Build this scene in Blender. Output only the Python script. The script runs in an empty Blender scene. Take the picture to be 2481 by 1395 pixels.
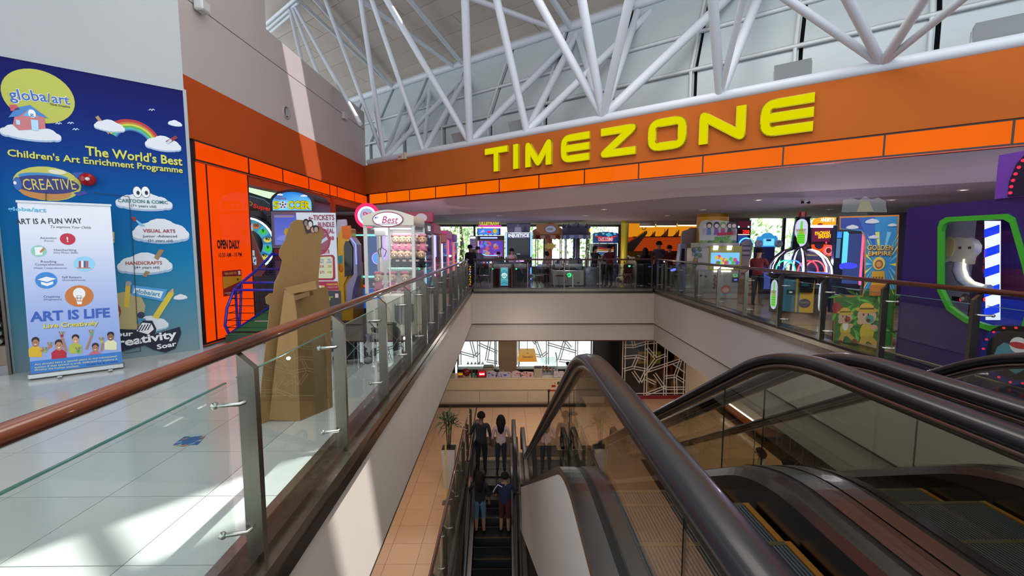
import bpy, bmesh, math, random
from mathutils import Vector, Matrix, Euler
PI = math.pi
random.seed(7)
SC = bpy.context.scene
COL = SC.collection

# ------------------------------------------------------------------ camera, sky, sun, exposure
F, CX, CY, HOR, VPX, EYE = 1076.0, 1240.5, 697.5, 597.0, 1226.0, 1.53
PITCH = math.atan((CY - HOR) / F); YAW = math.atan((CX - VPX) / F)
cam_d = bpy.data.cameras.new('camera'); cam = bpy.data.objects.new('camera', cam_d); COL.objects.link(cam)
cam_d.sensor_width = 36; cam_d.lens = F / 2481 * 36; cam_d.clip_start = .05; cam_d.clip_end = 300
cam.location = (0, 0, EYE); cam.rotation_euler = (PI / 2 - PITCH, 0, -YAW)
SC.camera = cam
SC.view_settings.view_transform = 'Standard'; SC.view_settings.look = 'None'
SC.view_settings.gamma = 1; SC.view_settings.use_curve_mapping = False
SC.view_settings.exposure = -0.17
world = bpy.data.worlds.new('sky'); SC.world = world; world.use_nodes = True
bg = world.node_tree.nodes['Background']
bg.inputs[0].default_value = (.86, .93, 1.0, 1); bg.inputs[1].default_value = 2.0
sun_d = bpy.data.lights.new('sun', 'SUN'); sun = bpy.data.objects.new('sun', sun_d); COL.objects.link(sun)
sun_d.energy = 9.0; sun_d.angle = .012; sun_d.color = (1, .97, .95)
SUNV = Vector((-.35, -.10, -1.0)).normalized()
sun.rotation_euler = SUNV.to_track_quat('-Z', 'Y').to_euler(); sun.location = (4, 2, 20)
def area(name, loc, size, power, col=(1, 1, 1), rot=(0, 0, 0), sy=None):
    d = bpy.data.lights.new(name, 'AREA'); o = bpy.data.objects.new(name, d); COL.objects.link(o)
    d.shape = 'RECTANGLE'; d.size = size; d.size_y = sy or size; d.energy = power; d.color = col
    o.location = loc; o.rotation_euler = rot; return o
area('skylight_glow', (2.0, 1.0, 8.6), 7, 480, (.88, .95, 1.0), (math.radians(8), math.radians(-5), 0), 7)
area('skylight_glow', (-3.0, 5.5, 7.3), 3, 60, (.92, .96, 1.0), (0, math.radians(5), 0), 5)
area('lower_lighting', (2.0, 14.0, -2.15), 5, 60, (1, .84, .68), (0, 0, 0), 3)
area('lower_lighting', (-2.8, 8.0, -2.15), 2.2, 85, (1, .82, .66), (0, 0, 0), 9)
area('lower_lighting', (7.8, 11.5, -2.15), 3, 95, (1, .84, .68), (0, 0, 0), 8)
area('counter_lighting', (0.5, 17.6, -2.05), 6, 14, (1, .84, .66), (0, 0, 0), 1.5)
def bulb(loc, power, col):  # unseen point light, added to lift the dim arcade ceiling and the void
    d = bpy.data.lights.new('fill_light', 'POINT'); o = bpy.data.objects.new('fill_light', d); COL.objects.link(o); d.energy = power; d.color = col; d.shadow_soft_size = .04; o.location = loc
for x, y, p, c in ((-.8, 17.9, 26, (.7, .62, 1)), (2.4, 17.0, 22, (.85, .75, 1)), (4.3, 18.0, 24, (1, .72, .55)), (6.0, 13.2, 22, (.95, .8, .9)), (7.4, 10.4, 26, (.8, .75, 1)), (6.1, 8.3, 14, (.9, .8, 1)), (7.6, 6.4, 16, (.6, .5, 1)), (-3.0, 12.5, 24, (1, .65, .8)), (-5.2, 10.6, 14, (1, .8, .75)), (.6, 14.6, 30, (1, .88, .8)), (3.2, 12.0, 24.5, (1, .88, .8))): bulb((x, y, 1.15 if p not in (30, 24.5) else -1.5), p, c)  # the two lowest are fill added inside the void, with no fitting
area('arcade_lighting', (2.0, 18.6, 2.5), 8, 34, (.82, .74, 1.0), (0, 0, 0), 3)
area('arcade_lighting', (7.6, 11.0, 2.5), 3, 34, (.92, .80, 1.0), (0, 0, 0), 8)
area('void_fill', (1.9, 6.0, 7.2), 3, 170, (1, .93, .86), (0, 0, 0), 4)  # added fill above the void to brighten its walls, no lamp hangs here
area('arcade_lighting', (-6.6, 11.5, 2.6), 2.5, 24, (1.0, .85, .8), (0, 0, 0), 6)

# ------------------------------------------------------------------ helpers
_f = Vector((math.sin(YAW) * math.cos(PITCH), math.cos(YAW) * math.cos(PITCH), -math.sin(PITCH)))
_r = Vector((math.cos(YAW), -math.sin(YAW), 0)); _u = _r.cross(_f)
EYEV = Vector((0, 0, EYE))
def ray(px, py): return _f + _r * ((px - CX) / F) - _u * ((py - CY) / F)
def atY(px, py, Y): d = ray(px, py); return EYEV + d * (Y / d.y)
def atX(px, py, X): d = ray(px, py); return EYEV + d * (X / d.x)
def atZ(px, py, Z): d = ray(px, py); return EYEV + d * ((Z - EYE) / d.z)
def atP(px, py, P, n):
    d = ray(px, py); n = Vector(n); return EYEV + d * ((Vector(P) - EYEV).dot(n) / d.dot(n))
def lin(c):
    c = c / 255.0
    return c / 12.92 if c <= .04045 else ((c + .055) / 1.055) ** 2.4
def hx(h):
    if isinstance(h, (tuple, list)): return (h[0], h[1], h[2], 1)
    return (lin((h >> 16) & 255), lin((h >> 8) & 255), lin(h & 255), 1)

MATS = {}
def newmat(name):
    m = bpy.data.materials.new(name); m.use_nodes = True; nt = m.node_tree
    for n in list(nt.nodes): nt.nodes.remove(n)
    out = nt.nodes.new('ShaderNodeOutputMaterial'); return m, nt, out
def attr(nt):
    a = nt.nodes.new('ShaderNodeAttribute'); a.attribute_name = 'Col'; return a
def pbr(name, rough=.5, metal=0, noise=0, nscale=8, bump=0, bscale=40, coat=0, stretch=None, spec=.5, rnd=0, rvar=0):
    m, nt, out = newmat(name); N = nt.nodes.new; L = nt.links.new
    b = N('ShaderNodeBsdfPrincipled'); L(b.outputs[0], out.inputs[0]); a = attr(nt); src = a.outputs[0]
    b.inputs['Roughness'].default_value = rough; b.inputs['Metallic'].default_value = metal
    b.inputs['Coat Weight'].default_value = coat; b.inputs['Specular IOR Level'].default_value = spec
    tc = N('ShaderNodeTexCoord'); mp = N('ShaderNodeMapping'); L(tc.outputs['Object'], mp.inputs[0])
    if stretch: mp.inputs['Scale'].default_value = stretch
    if noise or rvar:
        no = N('ShaderNodeTexNoise'); no.inputs['Scale'].default_value = nscale; no.inputs['Detail'].default_value = 5
        L(mp.outputs[0], no.inputs[0])
    if noise:
        mr = N('ShaderNodeMapRange'); mr.inputs[3].default_value = 1 - noise; mr.inputs[4].default_value = 1 + noise
        L(no.outputs[0], mr.inputs[0]); mx = N('ShaderNodeVectorMath'); mx.operation = 'SCALE'
        L(src, mx.inputs[0]); L(mr.outputs[0], mx.inputs['Scale']); src = mx.outputs[0]
    if rvar:
        mr = N('ShaderNodeMapRange'); mr.inputs[3].default_value = rough - rvar; mr.inputs[4].default_value = rough + rvar
        L(no.outputs[0], mr.inputs[0]); L(mr.outputs[0], b.inputs['Roughness'])
    if rnd:
        oi = N('ShaderNodeObjectInfo'); mr = N('ShaderNodeMapRange'); mr.inputs[3].default_value = 1 - rnd; mr.inputs[4].default_value = 1 + rnd
        L(oi.outputs['Random'], mr.inputs[0]); mx = N('ShaderNodeVectorMath'); mx.operation = 'SCALE'
        L(src, mx.inputs[0]); L(mr.outputs[0], mx.inputs['Scale']); src = mx.outputs[0]
    L(src, b.inputs['Base Color'])
    if bump:
        nb = N('ShaderNodeTexNoise'); nb.inputs['Scale'].default_value = bscale; L(mp.outputs[0], nb.inputs[0])
        bu = N('ShaderNodeBump'); bu.inputs['Strength'].default_value = bump; bu.inputs['Distance'].default_value = .01
        L(nb.outputs[0], bu.inputs['Height']); L(bu.outputs[0], b.inputs['Normal'])
    MATS[name] = m
pbr('paint', .55); pbr('satin', .35, noise=.04, nscale=3); pbr('gloss', .14)
pbr('wall', .6, noise=.035, nscale=1.3, bump=.05, bscale=60)
pbr('tile', .16, noise=.05, nscale=2.2, rnd=.035, bump=.02, bscale=6)
pbr('stone', .24, noise=.06, nscale=4, rnd=.05)
pbr('steel', .3, 1.0, noise=.12, nscale=30, stretch=(1, 1, .12), rvar=.08)
pbr('brushed', .24, 1.0, noise=.1, nscale=40, stretch=(1, .05, 1), rvar=.06)
pbr('wood', .28, 0, noise=.28, nscale=14, stretch=(6, .35, 6), coat=.6)
pbr('ply', .5, 0, noise=.22, nscale=5, stretch=(3, 3, .3))
pbr('card', .8, 0, noise=.1, nscale=7, stretch=(4, 4, .4), bump=.08, bscale=20)
pbr('rubber', .3, 0, noise=.1, nscale=5, coat=.12)
pbr('fabric', .9, 0, noise=.12, nscale=40, bump=.2, bscale=90)
pbr('skin', .5); pbr('hair', .75, noise=.2, nscale=60, spec=.2); pbr('leaf', .4, noise=.15, nscale=6)
pbr('plank', .6, 0, noise=.06, nscale=5, rnd=.05)
def glow(name, s):
    m, nt, out = newmat(name); e = nt.nodes.new('ShaderNodeEmission'); a = attr(nt)
    nt.links.new(a.outputs[0], e.inputs[0]); e.inputs[1].default_value = s; nt.links.new(e.outputs[0], out.inputs[0]); MATS[name] = m
pbr('matte', .85, noise=.03, nscale=1.5, spec=.15)
glow('screen', .9); glow('lit', 1.5); glow('neon', 4.0); glow('lamp', 12.0)
def backlit(name, s, var):      # backlit acrylic: the tubes behind make it brighter in places
    m, nt, out = newmat(name); N = nt.nodes.new; L = nt.links.new
    e = N('ShaderNodeEmission'); a = attr(nt); L(a.outputs[0], e.inputs[0])
    tc = N('ShaderNodeTexCoord'); no = N('ShaderNodeTexNoise'); no.inputs['Scale'].default_value = 1.1; no.inputs['Detail'].default_value = 1
    L(tc.outputs['Object'], no.inputs[0]); mr = N('ShaderNodeMapRange'); mr.inputs[3].default_value = s * (1 - var); mr.inputs[4].default_value = s * (1 + var)
    L(no.outputs[0], mr.inputs[0]); L(mr.outputs[0], e.inputs[1])
    g = N('ShaderNodeBsdfGlossy'); g.inputs['Roughness'].default_value = .05; fr = N('ShaderNodeFresnel'); fr.inputs[0].default_value = 1.16
    mx = N('ShaderNodeMixShader'); L(fr.outputs[0], mx.inputs[0]); L(e.outputs[0], mx.inputs[1]); L(g.outputs[0], mx.inputs[2]); L(mx.outputs[0], out.inputs[0])
    MATS[name] = m
backlit('acrylic', 1.0, .12)
def glass(name, tint, ior=1.5, rough=0.0):
    m, nt, out = newmat(name); N = nt.nodes.new; L = nt.links.new
    t = N('ShaderNodeBsdfTransparent'); t.inputs[0].default_value = (*tint, 1)
    g = N('ShaderNodeBsdfGlossy'); g.inputs['Roughness'].default_value = rough
    fr = N('ShaderNodeFresnel'); fr.inputs[0].default_value = ior; geo = N('ShaderNodeNewGeometry')
    # thin pane: same Fresnel from both sides
    mx = N('ShaderNodeMixShader'); lw = N('ShaderNodeLayerWeight'); lw.inputs[0].default_value = .5
    pw = N('ShaderNodeMath'); pw.operation = 'POWER'; pw.inputs[1].default_value = 4.0; L(lw.outputs['Facing'], pw.inputs[0])
    ml = N('ShaderNodeMath'); ml.operation = 'MULTIPLY_ADD'; ml.inputs[1].default_value = .75; ml.inputs[2].default_value = .045 * (ior / 1.5)
    L(pw.outputs[0], ml.inputs[0]); L(ml.outputs[0], mx.inputs[0]); L(t.outputs[0], mx.inputs[1]); L(g.outputs[0], mx.inputs[2])
    L(mx.outputs[0], out.inputs[0]); MATS[name] = m
glass('glass', (.93, .97, .95)); glass('glass_bronze', (.88, .89, .85)); glass('glass_clear', (.97, .98, .98)); glass('glass_dark', (.35, .33, .32))
pbr('glass_edge', .1)

FONT = {}
def text_mesh(s, bold=0.0):
    k = (s, bold)
    if k not in FONT:
        cu = bpy.data.curves.new('t', 'FONT'); cu.body = s; cu.size = 1; cu.offset = bold; cu.resolution_u = 2; cu.fill_mode = 'FRONT'
        o = bpy.data.objects.new('t', cu); COL.objects.link(o)
        dg = bpy.context.evaluated_depsgraph_get(); me = bpy.data.meshes.new_from_object(o.evaluated_get(dg))
        v = [tuple(x.co[:2]) for x in me.vertices]; f = [tuple(p.vertices) for p in me.polygons]
        bpy.data.objects.remove(o); bpy.data.curves.remove(cu); bpy.data.meshes.remove(me)
        xs = [a[0] for a in v] or [0, 1]; ys = [a[1] for a in v] or [0, 1]
        FONT[k] = (v, f, min(xs), max(xs), min(ys), max(ys))
    return FONT[k]

class MB:
    """collects coloured shapes; build() links them as ONE mesh object"""
    def __init__(s, M=None, k=1.0): s.k = k; s.v = []; s.f = []; s.c = []; s.m = []; s.sm = []; s.mats = []; s.M = M
    def add(s, vs, fs, col, mat='paint', smooth=False):
        o = len(s.v)
        vs = [Vector(v) for v in vs]
        if s.M is not None: wv = [s.M @ v for v in vs]
        else: wv = vs
        s.v += wv
        if mat not in s.mats: s.mats.append(mat)
        mi = s.mats.index(mat)
        for f in fs:
            s.f.append([i + o for i in f]); s.m.append(mi); s.sm.append(smooth)
            if callable(col): s.c.append([s.hc(col(vs[i])) for i in f])
            else: s.c.append(s.hc(col))
        return s
    def hc(s, c):
        c = hx(c)
        return c if s.k == 1 else (min(.92, c[0] * s.k), min(.92, c[1] * s.k), min(.92, c[2] * s.k), 1)
    def box(s, a, b, col, mat='paint', ch=0):
        x0, y0, z0 = [min(p, q) for p, q in zip(a, b)]; x1, y1, z1 = [max(p, q) for p, q in zip(a, b)]
        if ch:
            c = min(ch, (x1 - x0) / 2.01, (y1 - y0) / 2.01, (z1 - z0) / 2.01); vs = []; 
            for sz in (0, 1):
                for sy in (0, 1):
                    for sx in (0, 1):
                        X = (x0, x1)[sx]; Y = (y0, y1)[sy]; Z = (z0, z1)[sz]; dx = (c, -c)[sx]; dy = (c, -c)[sy]; dz = (c, -c)[sz]
                        vs += [(X, Y + dy, Z + dz), (X + dx, Y, Z + dz), (X + dx, Y + dy, Z)]
            q = lambda i, k: 3 * i + k
            fs = [[q(0, 0), q(2, 0), q(6, 0), q(4, 0)], [q(1, 0), q(5, 0), q(7, 0), q(3, 0)], [q(0, 1), q(4, 1), q(5, 1), q(1, 1)], [q(2, 1), q(3, 1), q(7, 1), q(6, 1)],
                  [q(0, 2), q(1, 2), q(3, 2), q(2, 2)], [q(4, 2), q(6, 2), q(7, 2), q(5, 2)]]
            for (i, j, k1, k2) in [(0, 1, 1, 2), (2, 3, 1, 2), (4, 5, 1, 2), (6, 7, 1, 2), (0, 2, 0, 2), (1, 3, 0, 2), (4, 6, 0, 2), (5, 7, 0, 2), (0, 4, 0, 1), (1, 5, 0, 1), (2, 6, 0, 1), (3, 7, 0, 1)]:
                fs.append([q(i, k1), q(j, k1), q(j, k2), q(i, k2)])
            for i in range(8): fs.append([q(i, 0), q(i, 1), q(i, 2)])
            return s.add(vs, fs, col, mat)
        vs = [(x0, y0, z0), (x1, y0, z0), (x1, y1, z0), (x0, y1, z0), (x0, y0, z1), (x1, y0, z1), (x1, y1, z1), (x0, y1, z1)]
        return s.add(vs, [[0, 3, 2, 1], [4, 5, 6, 7], [0, 1, 5, 4], [1, 2, 6, 5], [2, 3, 7, 6], [3, 0, 4, 7]], col, mat)
    def quad(s, a, b, c, d, col, mat='paint'): return s.add([a, b, c, d], [[0, 1, 2, 3]], col, mat)
    def prism(s, pts, d0, d1, col, mat='paint', ax='y', smooth=False):
        n = len(pts)
        def P(p, d): return {'y': (p[0], d, p[1]), 'x': (d, p[0], p[1]), 'z': (p[0], p[1], d)}[ax]
        vs = [P(p, d0) for p in pts] + [P(p, d1) for p in pts]
        s.add(vs, [list(range(n))[::-1], list(range(n, 2 * n))], col, mat)
        return s.add(vs, [[i, (i + 1) % n, n + (i + 1) % n, n + i] for i in range(n)], col, mat, smooth)
    def tube(s, pts, r, col, mat='paint', n=8, closed=False, caps=True, flat=1.0):
        pts = [Vector(p) for p in pts]; m = len(pts); vs = []
        up = None
        for i, p in enumerate(pts):
            a = pts[(i - 1) % m] if (closed or i > 0) else pts[0]; b = pts[(i + 1) % m] if (closed or i < m - 1) else pts[-1]
            t = (b - a).normalized()
            if up is None: up = Vector((0, 0, 1)) if abs(t.z) < .9 else Vector((0, 1, 0))
            sd = t.cross(up)
            if sd.length < 1e-4: sd = t.orthogonal()
            sd.normalize(); up2 = sd.cross(t).normalized(); up = up2
            rr = r[i] if isinstance(r, (list, tuple)) else r
            for k in range(n):
                an = 2 * PI * k / n; vs.append(p + sd * (math.cos(an) * rr) + up2 * (math.sin(an) * rr * flat))
        fs = []
        for i in range(m if closed else m - 1):
            for k in range(n):
                j = (i + 1) % m; fs.append([i * n + k, i * n + (k + 1) % n, j * n + (k + 1) % n, j * n + k])
        if caps and not closed: s.add([vs[k] for k in range(n)], [list(range(n))[::-1]], col, mat); s.add(vs[-n:], [list(range(n))], col, mat)
        return s.add(vs, fs, col, mat, True)
    def cyl(s, a, b, r, col, mat='paint', n=12, r2=None): return s.tube([a, b], [r, r if r2 is None else r2], col, mat, n)
    def lathe(s, prof, c, col, mat='paint', n=16, a0=0, a1=2 * PI):
        vs = []; full = abs(a1 - a0 - 2 * PI) < 1e-6; k = n if full else n + 1
        for r, z in prof:
            for i in range(k):
                an = a0 + (a1 - a0) * i / n; vs.append((c[0] + r * math.cos(an), c[1] + r * math.sin(an), c[2] + z))
        fs = []
        for j in range(len(prof) - 1):
            for i in range(n):
                i2 = (i + 1) % k; fs.append([j * k + i, j * k + i2, (j + 1) * k + i2, (j + 1) * k + i])
        return s.add(vs, fs, col, mat, True)
    def ball(s, c, r, col, mat='paint', n=12, m=8):
        if not isinstance(r, (tuple, list)): r = (r, r, r)
        vs = []; fs = []
        for j in range(m + 1):
            th = PI * j / m
            for i in range(n):
                an = 2 * PI * i / n; vs.append((c[0] + r[0] * math.sin(th) * math.cos(an), c[1] + r[1] * math.sin(th) * math.sin(an), c[2] + r[2] * math.cos(th)))
        for j in range(m):
            for i in range(n): fs.append([j * n + i, (j + 1) * n + i, (j + 1) * n + (i + 1) % n, j * n + (i + 1) % n])
        return s.add(vs, fs, col, mat, True)
    # ---- flat print: local x across, z up, lying at depth y (smaller y = nearer the reader)
    def poly(s, pts, y, col, mat='paint'): return s.add([(p[0], y, p[1]) for p in pts], [list(range(len(pts)))], col, mat)
    def rect(s, x0, z0, x1, z1, y, col, mat='paint'): return s.poly([(x0, z0), (x1, z0), (x1, z1), (x0, z1)], y, col, mat)
    def disc(s, cx, cz, rx, rz, y, col, mat='paint', n=20, a0=0, a1=2 * PI):
        return s.poly([(cx + rx * math.cos(a0 + (a1 - a0) * i / n), cz + rz * math.sin(a0 + (a1 - a0) * i / n)) for i in range(n if a1 - a0 > 6.28 else n + 1)], y, col, mat)
    def ring(s, cx, cz, r0, r1, y, col, mat='paint', n=28, a0=0, a1=2 * PI, sq=1):
        vs = []; 
        for i in range(n + 1):
            a = a0 + (a1 - a0) * i / n; vs += [(cx + r0 * math.cos(a), y, cz + r0 * math.sin(a) * sq), (cx + r1 * math.cos(a), y, cz + r1 * math.sin(a) * sq)]
        return s.add(vs, [[2 * i, 2 * i + 1, 2 * i + 3, 2 * i + 2] for i in range(n)], col, mat)
    def line(s, pts, w, y, col, mat='paint'):
        for a, b in zip(pts, pts[1:]):
            d = Vector((b[0] - a[0], b[1] - a[1])); y -= .0001
            if d.length < 1e-6: continue
            nn = Vector((-d.y, d.x)).normalized() * w / 2; d = d.normalized() * w * .3
            s.poly([(a[0] - nn.x - d.x, a[1] - nn.y - d.y), (b[0] - nn.x + d.x, b[1] - nn.y + d.y), (b[0] + nn.x + d.x, b[1] + nn.y + d.y), (a[0] + nn.x - d.x, a[1] + nn.y - d.y)], y, col, mat)
        return s
    def cloud(s, cx, cz, w, h, y, col=0xE6E9EE, mat='paint', sh=0xAFC3DA):
        rr = random.Random(int(cx * 1000) + int(cz * 777))
        for k, (c, dz) in enumerate(((sh, -.10 * h), (col, 0))):
            for i in range(7):
                y -= .0001; t = (i / 6 - .5); r = h * (.20 + (.26 if i % 2 else .18) * math.cos(t * PI)); s.disc(cx + t * w * .80, cz + dz - h * .08 + h * .16 * math.cos(t * PI), r * 1.15, r, y, c, mat, 14)
            y -= .0001; s.disc(cx, cz + dz - h * .14, w * .44, h * .24, y, c, mat, 18)
        return s
    def text(s, t, x, z, h, y, col, mat='paint', w=None, bold=.01, align='c', rot=0, slant=0, ext=0):
        """h = cap height; x,z = middle (align c) or left/right end of the base line"""
        v, f, x0, x1, y0, y1 = text_mesh(t, bold); k = h / .70; kx = k
        if w: kx = w / (x1 - x0)
        W = (x1 - x0) * kx; ox = x - W / 2 if align == 'c' else (x - W if align == 'r' else x)
        vs = []
        for a, b in v:
            X = (a - x0) * kx + ox - x + b * k * slant; Z = b * k
            if rot: X, Z = X * math.cos(rot) - Z * math.sin(rot), X * math.sin(rot) + Z * math.cos(rot)
            vs.append((x + X, y, z + Z))
        s.add(vs, f, col, mat)
        if ext:
            ed = {}
            for ff in f:
                for i in range(len(ff)):
                    e = (ff[i], ff[(i + 1) % len(ff)])
                    if (e[1], e[0]) in ed: del ed[(e[1], e[0])]
                    else: ed[e] = 1
            n = len(vs); s.add(vs + [(a, b + ext, c) for a, b, c in vs], [[b, a, a + n, b + n] for a, b in ed], col, mat)
        return s
    def build(s, name, parent=None, label=None, kind=None):
        me = bpy.data.meshes.new(name); me.from_pydata([tuple(v) for v in s.v], [], s.f)
        ca = me.color_attributes.new('Col', 'FLOAT_COLOR', 'CORNER'); buf = []
        for f, c in zip(s.f, s.c):
            if isinstance(c, list):
                for q in c: buf += q
            else: buf += list(c) * len(f)
        ca.data.foreach_set('color', buf)
        for mn in s.mats: me.materials.append(MATS[mn])
        me.polygons.foreach_set('material_index', s.m); me.polygons.foreach_set('use_smooth', s.sm); me.update()
        o = bpy.data.objects.new(name, me); COL.objects.link(o)
        if parent: o.parent = parent
        if label: o['label'] = label
        if kind: o['kind'] = kind
        return o
def thing(name, label, cat, loc=(0, 0, 0), rz=0, group=None):
    o = bpy.data.objects.new(name, None); COL.objects.link(o); o.empty_display_size = .1
    o.location = loc; o.rotation_euler = (0, 0, rz); o['label'] = label; o['category'] = cat
    if group: o['group'] = group
    return o
def tag(o, label, cat, group=None, loc=None, rz=None, kind=None):
    o['label'] = label; o['category'] = cat
    if group: o['group'] = group
    if kind: o['kind'] = kind
    if loc: o.location = loc
    if rz is not None: o.rotation_euler = (0, 0, rz)
    return o
def struct(name, mb, parent=None, label=None):
    o = mb.build(name, parent)
    if parent is None: o['kind'] = 'structure'
    if label: o['label'] = label
    return o
def dup(o, parent=None, loc=None, rz=None, label=None):
    c = o.copy(); COL.objects.link(c); c.parent = parent
    if loc is not None: c.location = loc
    if rz is not None: c.rotation_euler = (0, 0, rz)
    if label: c['label'] = label
    for ch in list(o.children): dup(ch, c)
    return c

class Plane:
    """a real flat face in the room: at() gives where on it a line of sight of the photo meets it"""
    def __init__(s, O, ex, ez=(0, 0, 1)):
        s.O = Vector(O); s.ex = Vector(ex).normalized(); ez = Vector(ez); s.ez = (ez - s.ex * ez.dot(s.ex)).normalized(); s.ey = s.ez.cross(s.ex)
        s.M = Matrix(((s.ex.x, s.ey.x, s.ez.x, s.O.x), (s.ex.y, s.ey.y, s.ez.y, s.O.y), (s.ex.z, s.ey.z, s.ez.z, s.O.z), (0, 0, 0, 1)))
    def at(s, px, py): q = atP(px, py, s.O, s.ey) - s.O; return (q.dot(s.ex), q.dot(s.ez))
    def P(s, l): return [s.at(*p) for p in l]
    def text(s, mb, t, x0, y0, x1, y1, h, col, y=-.004, mat='paint', bold=.01, straight=False, slant=0, ext=0):
        a = s.at(x0, y0); b = s.at(x1, y1); w = math.dist(a, b); rot = math.atan2(b[1] - a[1], b[0] - a[0]); m = ((x0 + x1) / 2, (y0 + y1) / 2)
        c = s.at(*m); d = s.at(m[0], m[1] - h); hh = d[1] - c[1]
        if straight: a = (a[0], (a[1] + b[1]) / 2); rot = 0
        mb.text(t, a[0], a[1], hh, y, col, mat, w=w, bold=bold, align='l', rot=rot, slant=slant, ext=ext)
    def ell(s, mb, cx, cy, rx, ry, col, y, mat='paint', n=24):
        c = s.at(cx, cy); a = s.at(cx + rx, cy); b = s.at(cx - rx, cy); t = s.at(cx, cy - ry); u = s.at(cx, cy + ry)
        mb.disc((a[0] + b[0]) / 2, (t[1] + u[1]) / 2, (a[0] - b[0]) / 2, (t[1] - u[1]) / 2, y, col, mat, n)
    def poly(s, mb, pts, col, y, mat='paint'): mb.poly(s.P(pts)[::1], y, col, mat)
    def line(s, mb, pts, w, col, y, mat='paint'): mb.line(s.P(pts), w, y, col, mat)
    def cloud(s, mb, cx, cy, w, h, y, col=0xC8CCD2, sh=0x8FA6C0):
        a = s.at(cx - w / 2, cy); b = s.at(cx + w / 2, cy); t = s.at(cx, cy - h / 2); u = s.at(cx, cy + h / 2)
        mb.cloud((a[0] + b[0]) / 2, (t[1] + u[1]) / 2, b[0] - a[0], t[1] - u[1], y, col, 'paint', sh)
# ------------------------------------------------------------------ setting: floors, voids, walls
ZL = -4.6                                     # lower mall floor
def vl(Y): return -1.16 - .09 * (Y - 2) / 14   # left edge of the void
def vr(Y): return 4.95 + .45 * (Y - 4) / 12    # right edge of the void
YB = 16.0                                     # far edge of the void
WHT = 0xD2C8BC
# upper floor slab (grout level just below the tiles)
m = MB()
G = 0x2C2B2A
m.prism([(-9, -2), (vl(-2) - .12, -2), (vl(YB) - .12, YB + .12), (vr(YB) + .12, YB + .12), (vr(-2) + .12, -2), (14, -2), (14, 17), (9.25, 17), (9.25, 22.05), (-9, 22.05)], -.10, -.012, G, 'stone', 'z')
m.prism([(vl(-2) - .12, -2), (vr(-2) + .12, -2), (vr(1.2), 1.2), (3.3, 1.2), (3.3, .2), (.35, .2), (.35, 1.2), (vl(1.2) - .1, 1.2)], -.10, -.012, G, 'stone', 'z')
floor = struct('floor', m, label='upper mall floor around the void')
# left walkway tiles, 0.6 m
tm = MB(); tm.box((-.2975, -.2975, -.012), (.2975, .2975, 0), 0xB4B6B2, 'tile')
def tiles(parent, pts, first_mesh, z=0):
    for i, (x, y) in enumerate(pts):
        o = bpy.data.objects.new('tile', first_mesh); COL.objects.link(o); o.parent = parent; o.location = (x, y, z)
t0 = tm.build('tile', floor); t0.location = (-1.85 - .3, 2.63 - .3, 0)
pts = []
for i in range(0, 7):
    for j in range(-2, 23):
        x = -2.15 - .6 * i; y = 2.33 + .6 * j
        if (i, j) == (0, 0): continue
        if x < -4.35 and y > 6.6 and y < 14.5 and x < -5.6: continue
        if x < -4.9 and y < 6.6 - (-x - 4.9) * .9 + 0.2 and y < 3: continue
        pts.append((x, y))
tiles(floor, pts, t0.data)
# narrow edge strip tiles by the railing
em = MB(); em.box((-.23, -.2975, -.012), (.23, .2975, 0), 0xC4C6C4, 'tile')
e0 = em.build('edge_tile', floor); e0.location = (-1.617, 2.33, 0)
tiles(floor, [(-1.617, 2.33 + .6 * j) for j in range(-2, 23) if j], e0.data)
# arcade floor tiles (0.9 m) behind and right of the void
am = MB(); am.box((-.447, -.447, -.012), (.447, .447, 0), 0x8C7B78, 'tile', .003)
a0 = am.build('tile', floor); a0.location = (-1.0, 16.7, 0)
tiles(floor, [(-1.0 + .9 * i, 16.7 + .9 * j) for i in range(0, 11) for j in range(0, 6) if (i or j)], a0.data)
am = MB(); am.box((-.447, -.447, -.012), (.447, .447, 0), 0xA08A6C, 'tile', .003)
a1 = am.build('tile', floor); a1.location = (6.05, 15.7, 0)
tiles(floor, [(6.05 + .9 * i, 15.7 - .9 * j) for i in range(0, 5) for j in range(0, 13) if (i or j)], a1.data)

# void faces
def face_strip(mb, f, y0, y1, z0, z1, off, col, mat='wall', th=.08, side=1):
    a = f(y0) + off; b = f(y1) + off
    mb.prism([(a, y0), (b, y1), (b + th * side, y1), (a + th * side, y0)], z0, z1, col, mat, 'z')
Z1, Z2, Z3 = -.12, -1.27, -1.93
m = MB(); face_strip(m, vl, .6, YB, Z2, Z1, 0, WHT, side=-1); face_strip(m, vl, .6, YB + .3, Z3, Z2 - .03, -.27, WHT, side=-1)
m.prism([(vl(.6) - .3, .6), (vl(.6), .6), (vl(YB), YB), (vl(YB) - .3, YB)], Z2 - .03, Z2, 0x3A3431, 'wall', 'z')
struct('wall_left', m, label='white face of the floor edge along the left of the void')
m = MB(); m.box((vl(YB), YB, Z2), (vr(YB), YB + .08, Z1), 0xC9BEB0, 'wall'); m.box((vl(YB) - .3, YB + .2, Z3), (vr(YB) + .2, YB + .3, Z2 - .02), 0xC9BEB0, 'wall')
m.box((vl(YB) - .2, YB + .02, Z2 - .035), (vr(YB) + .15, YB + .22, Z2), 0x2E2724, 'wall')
m.box((vl(YB) - .3, YB + .19, Z3 - .035), (vr(YB) + .2, YB + .3, Z3), 0x5A1A1A, 'paint')
struct('wall_back', m, label='white face of the floor edge at the far end of the void')
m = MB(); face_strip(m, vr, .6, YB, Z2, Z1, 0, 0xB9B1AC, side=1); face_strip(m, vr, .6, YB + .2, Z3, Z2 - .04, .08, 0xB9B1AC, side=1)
m.prism([(vr(.6) + .02, .6), (vr(.6) + .2, .6), (vr(YB) + .2, YB), (vr(YB) + .02, YB)], Z2 - .04, Z2, 0x2E2724, 'wall', 'z')
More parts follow.
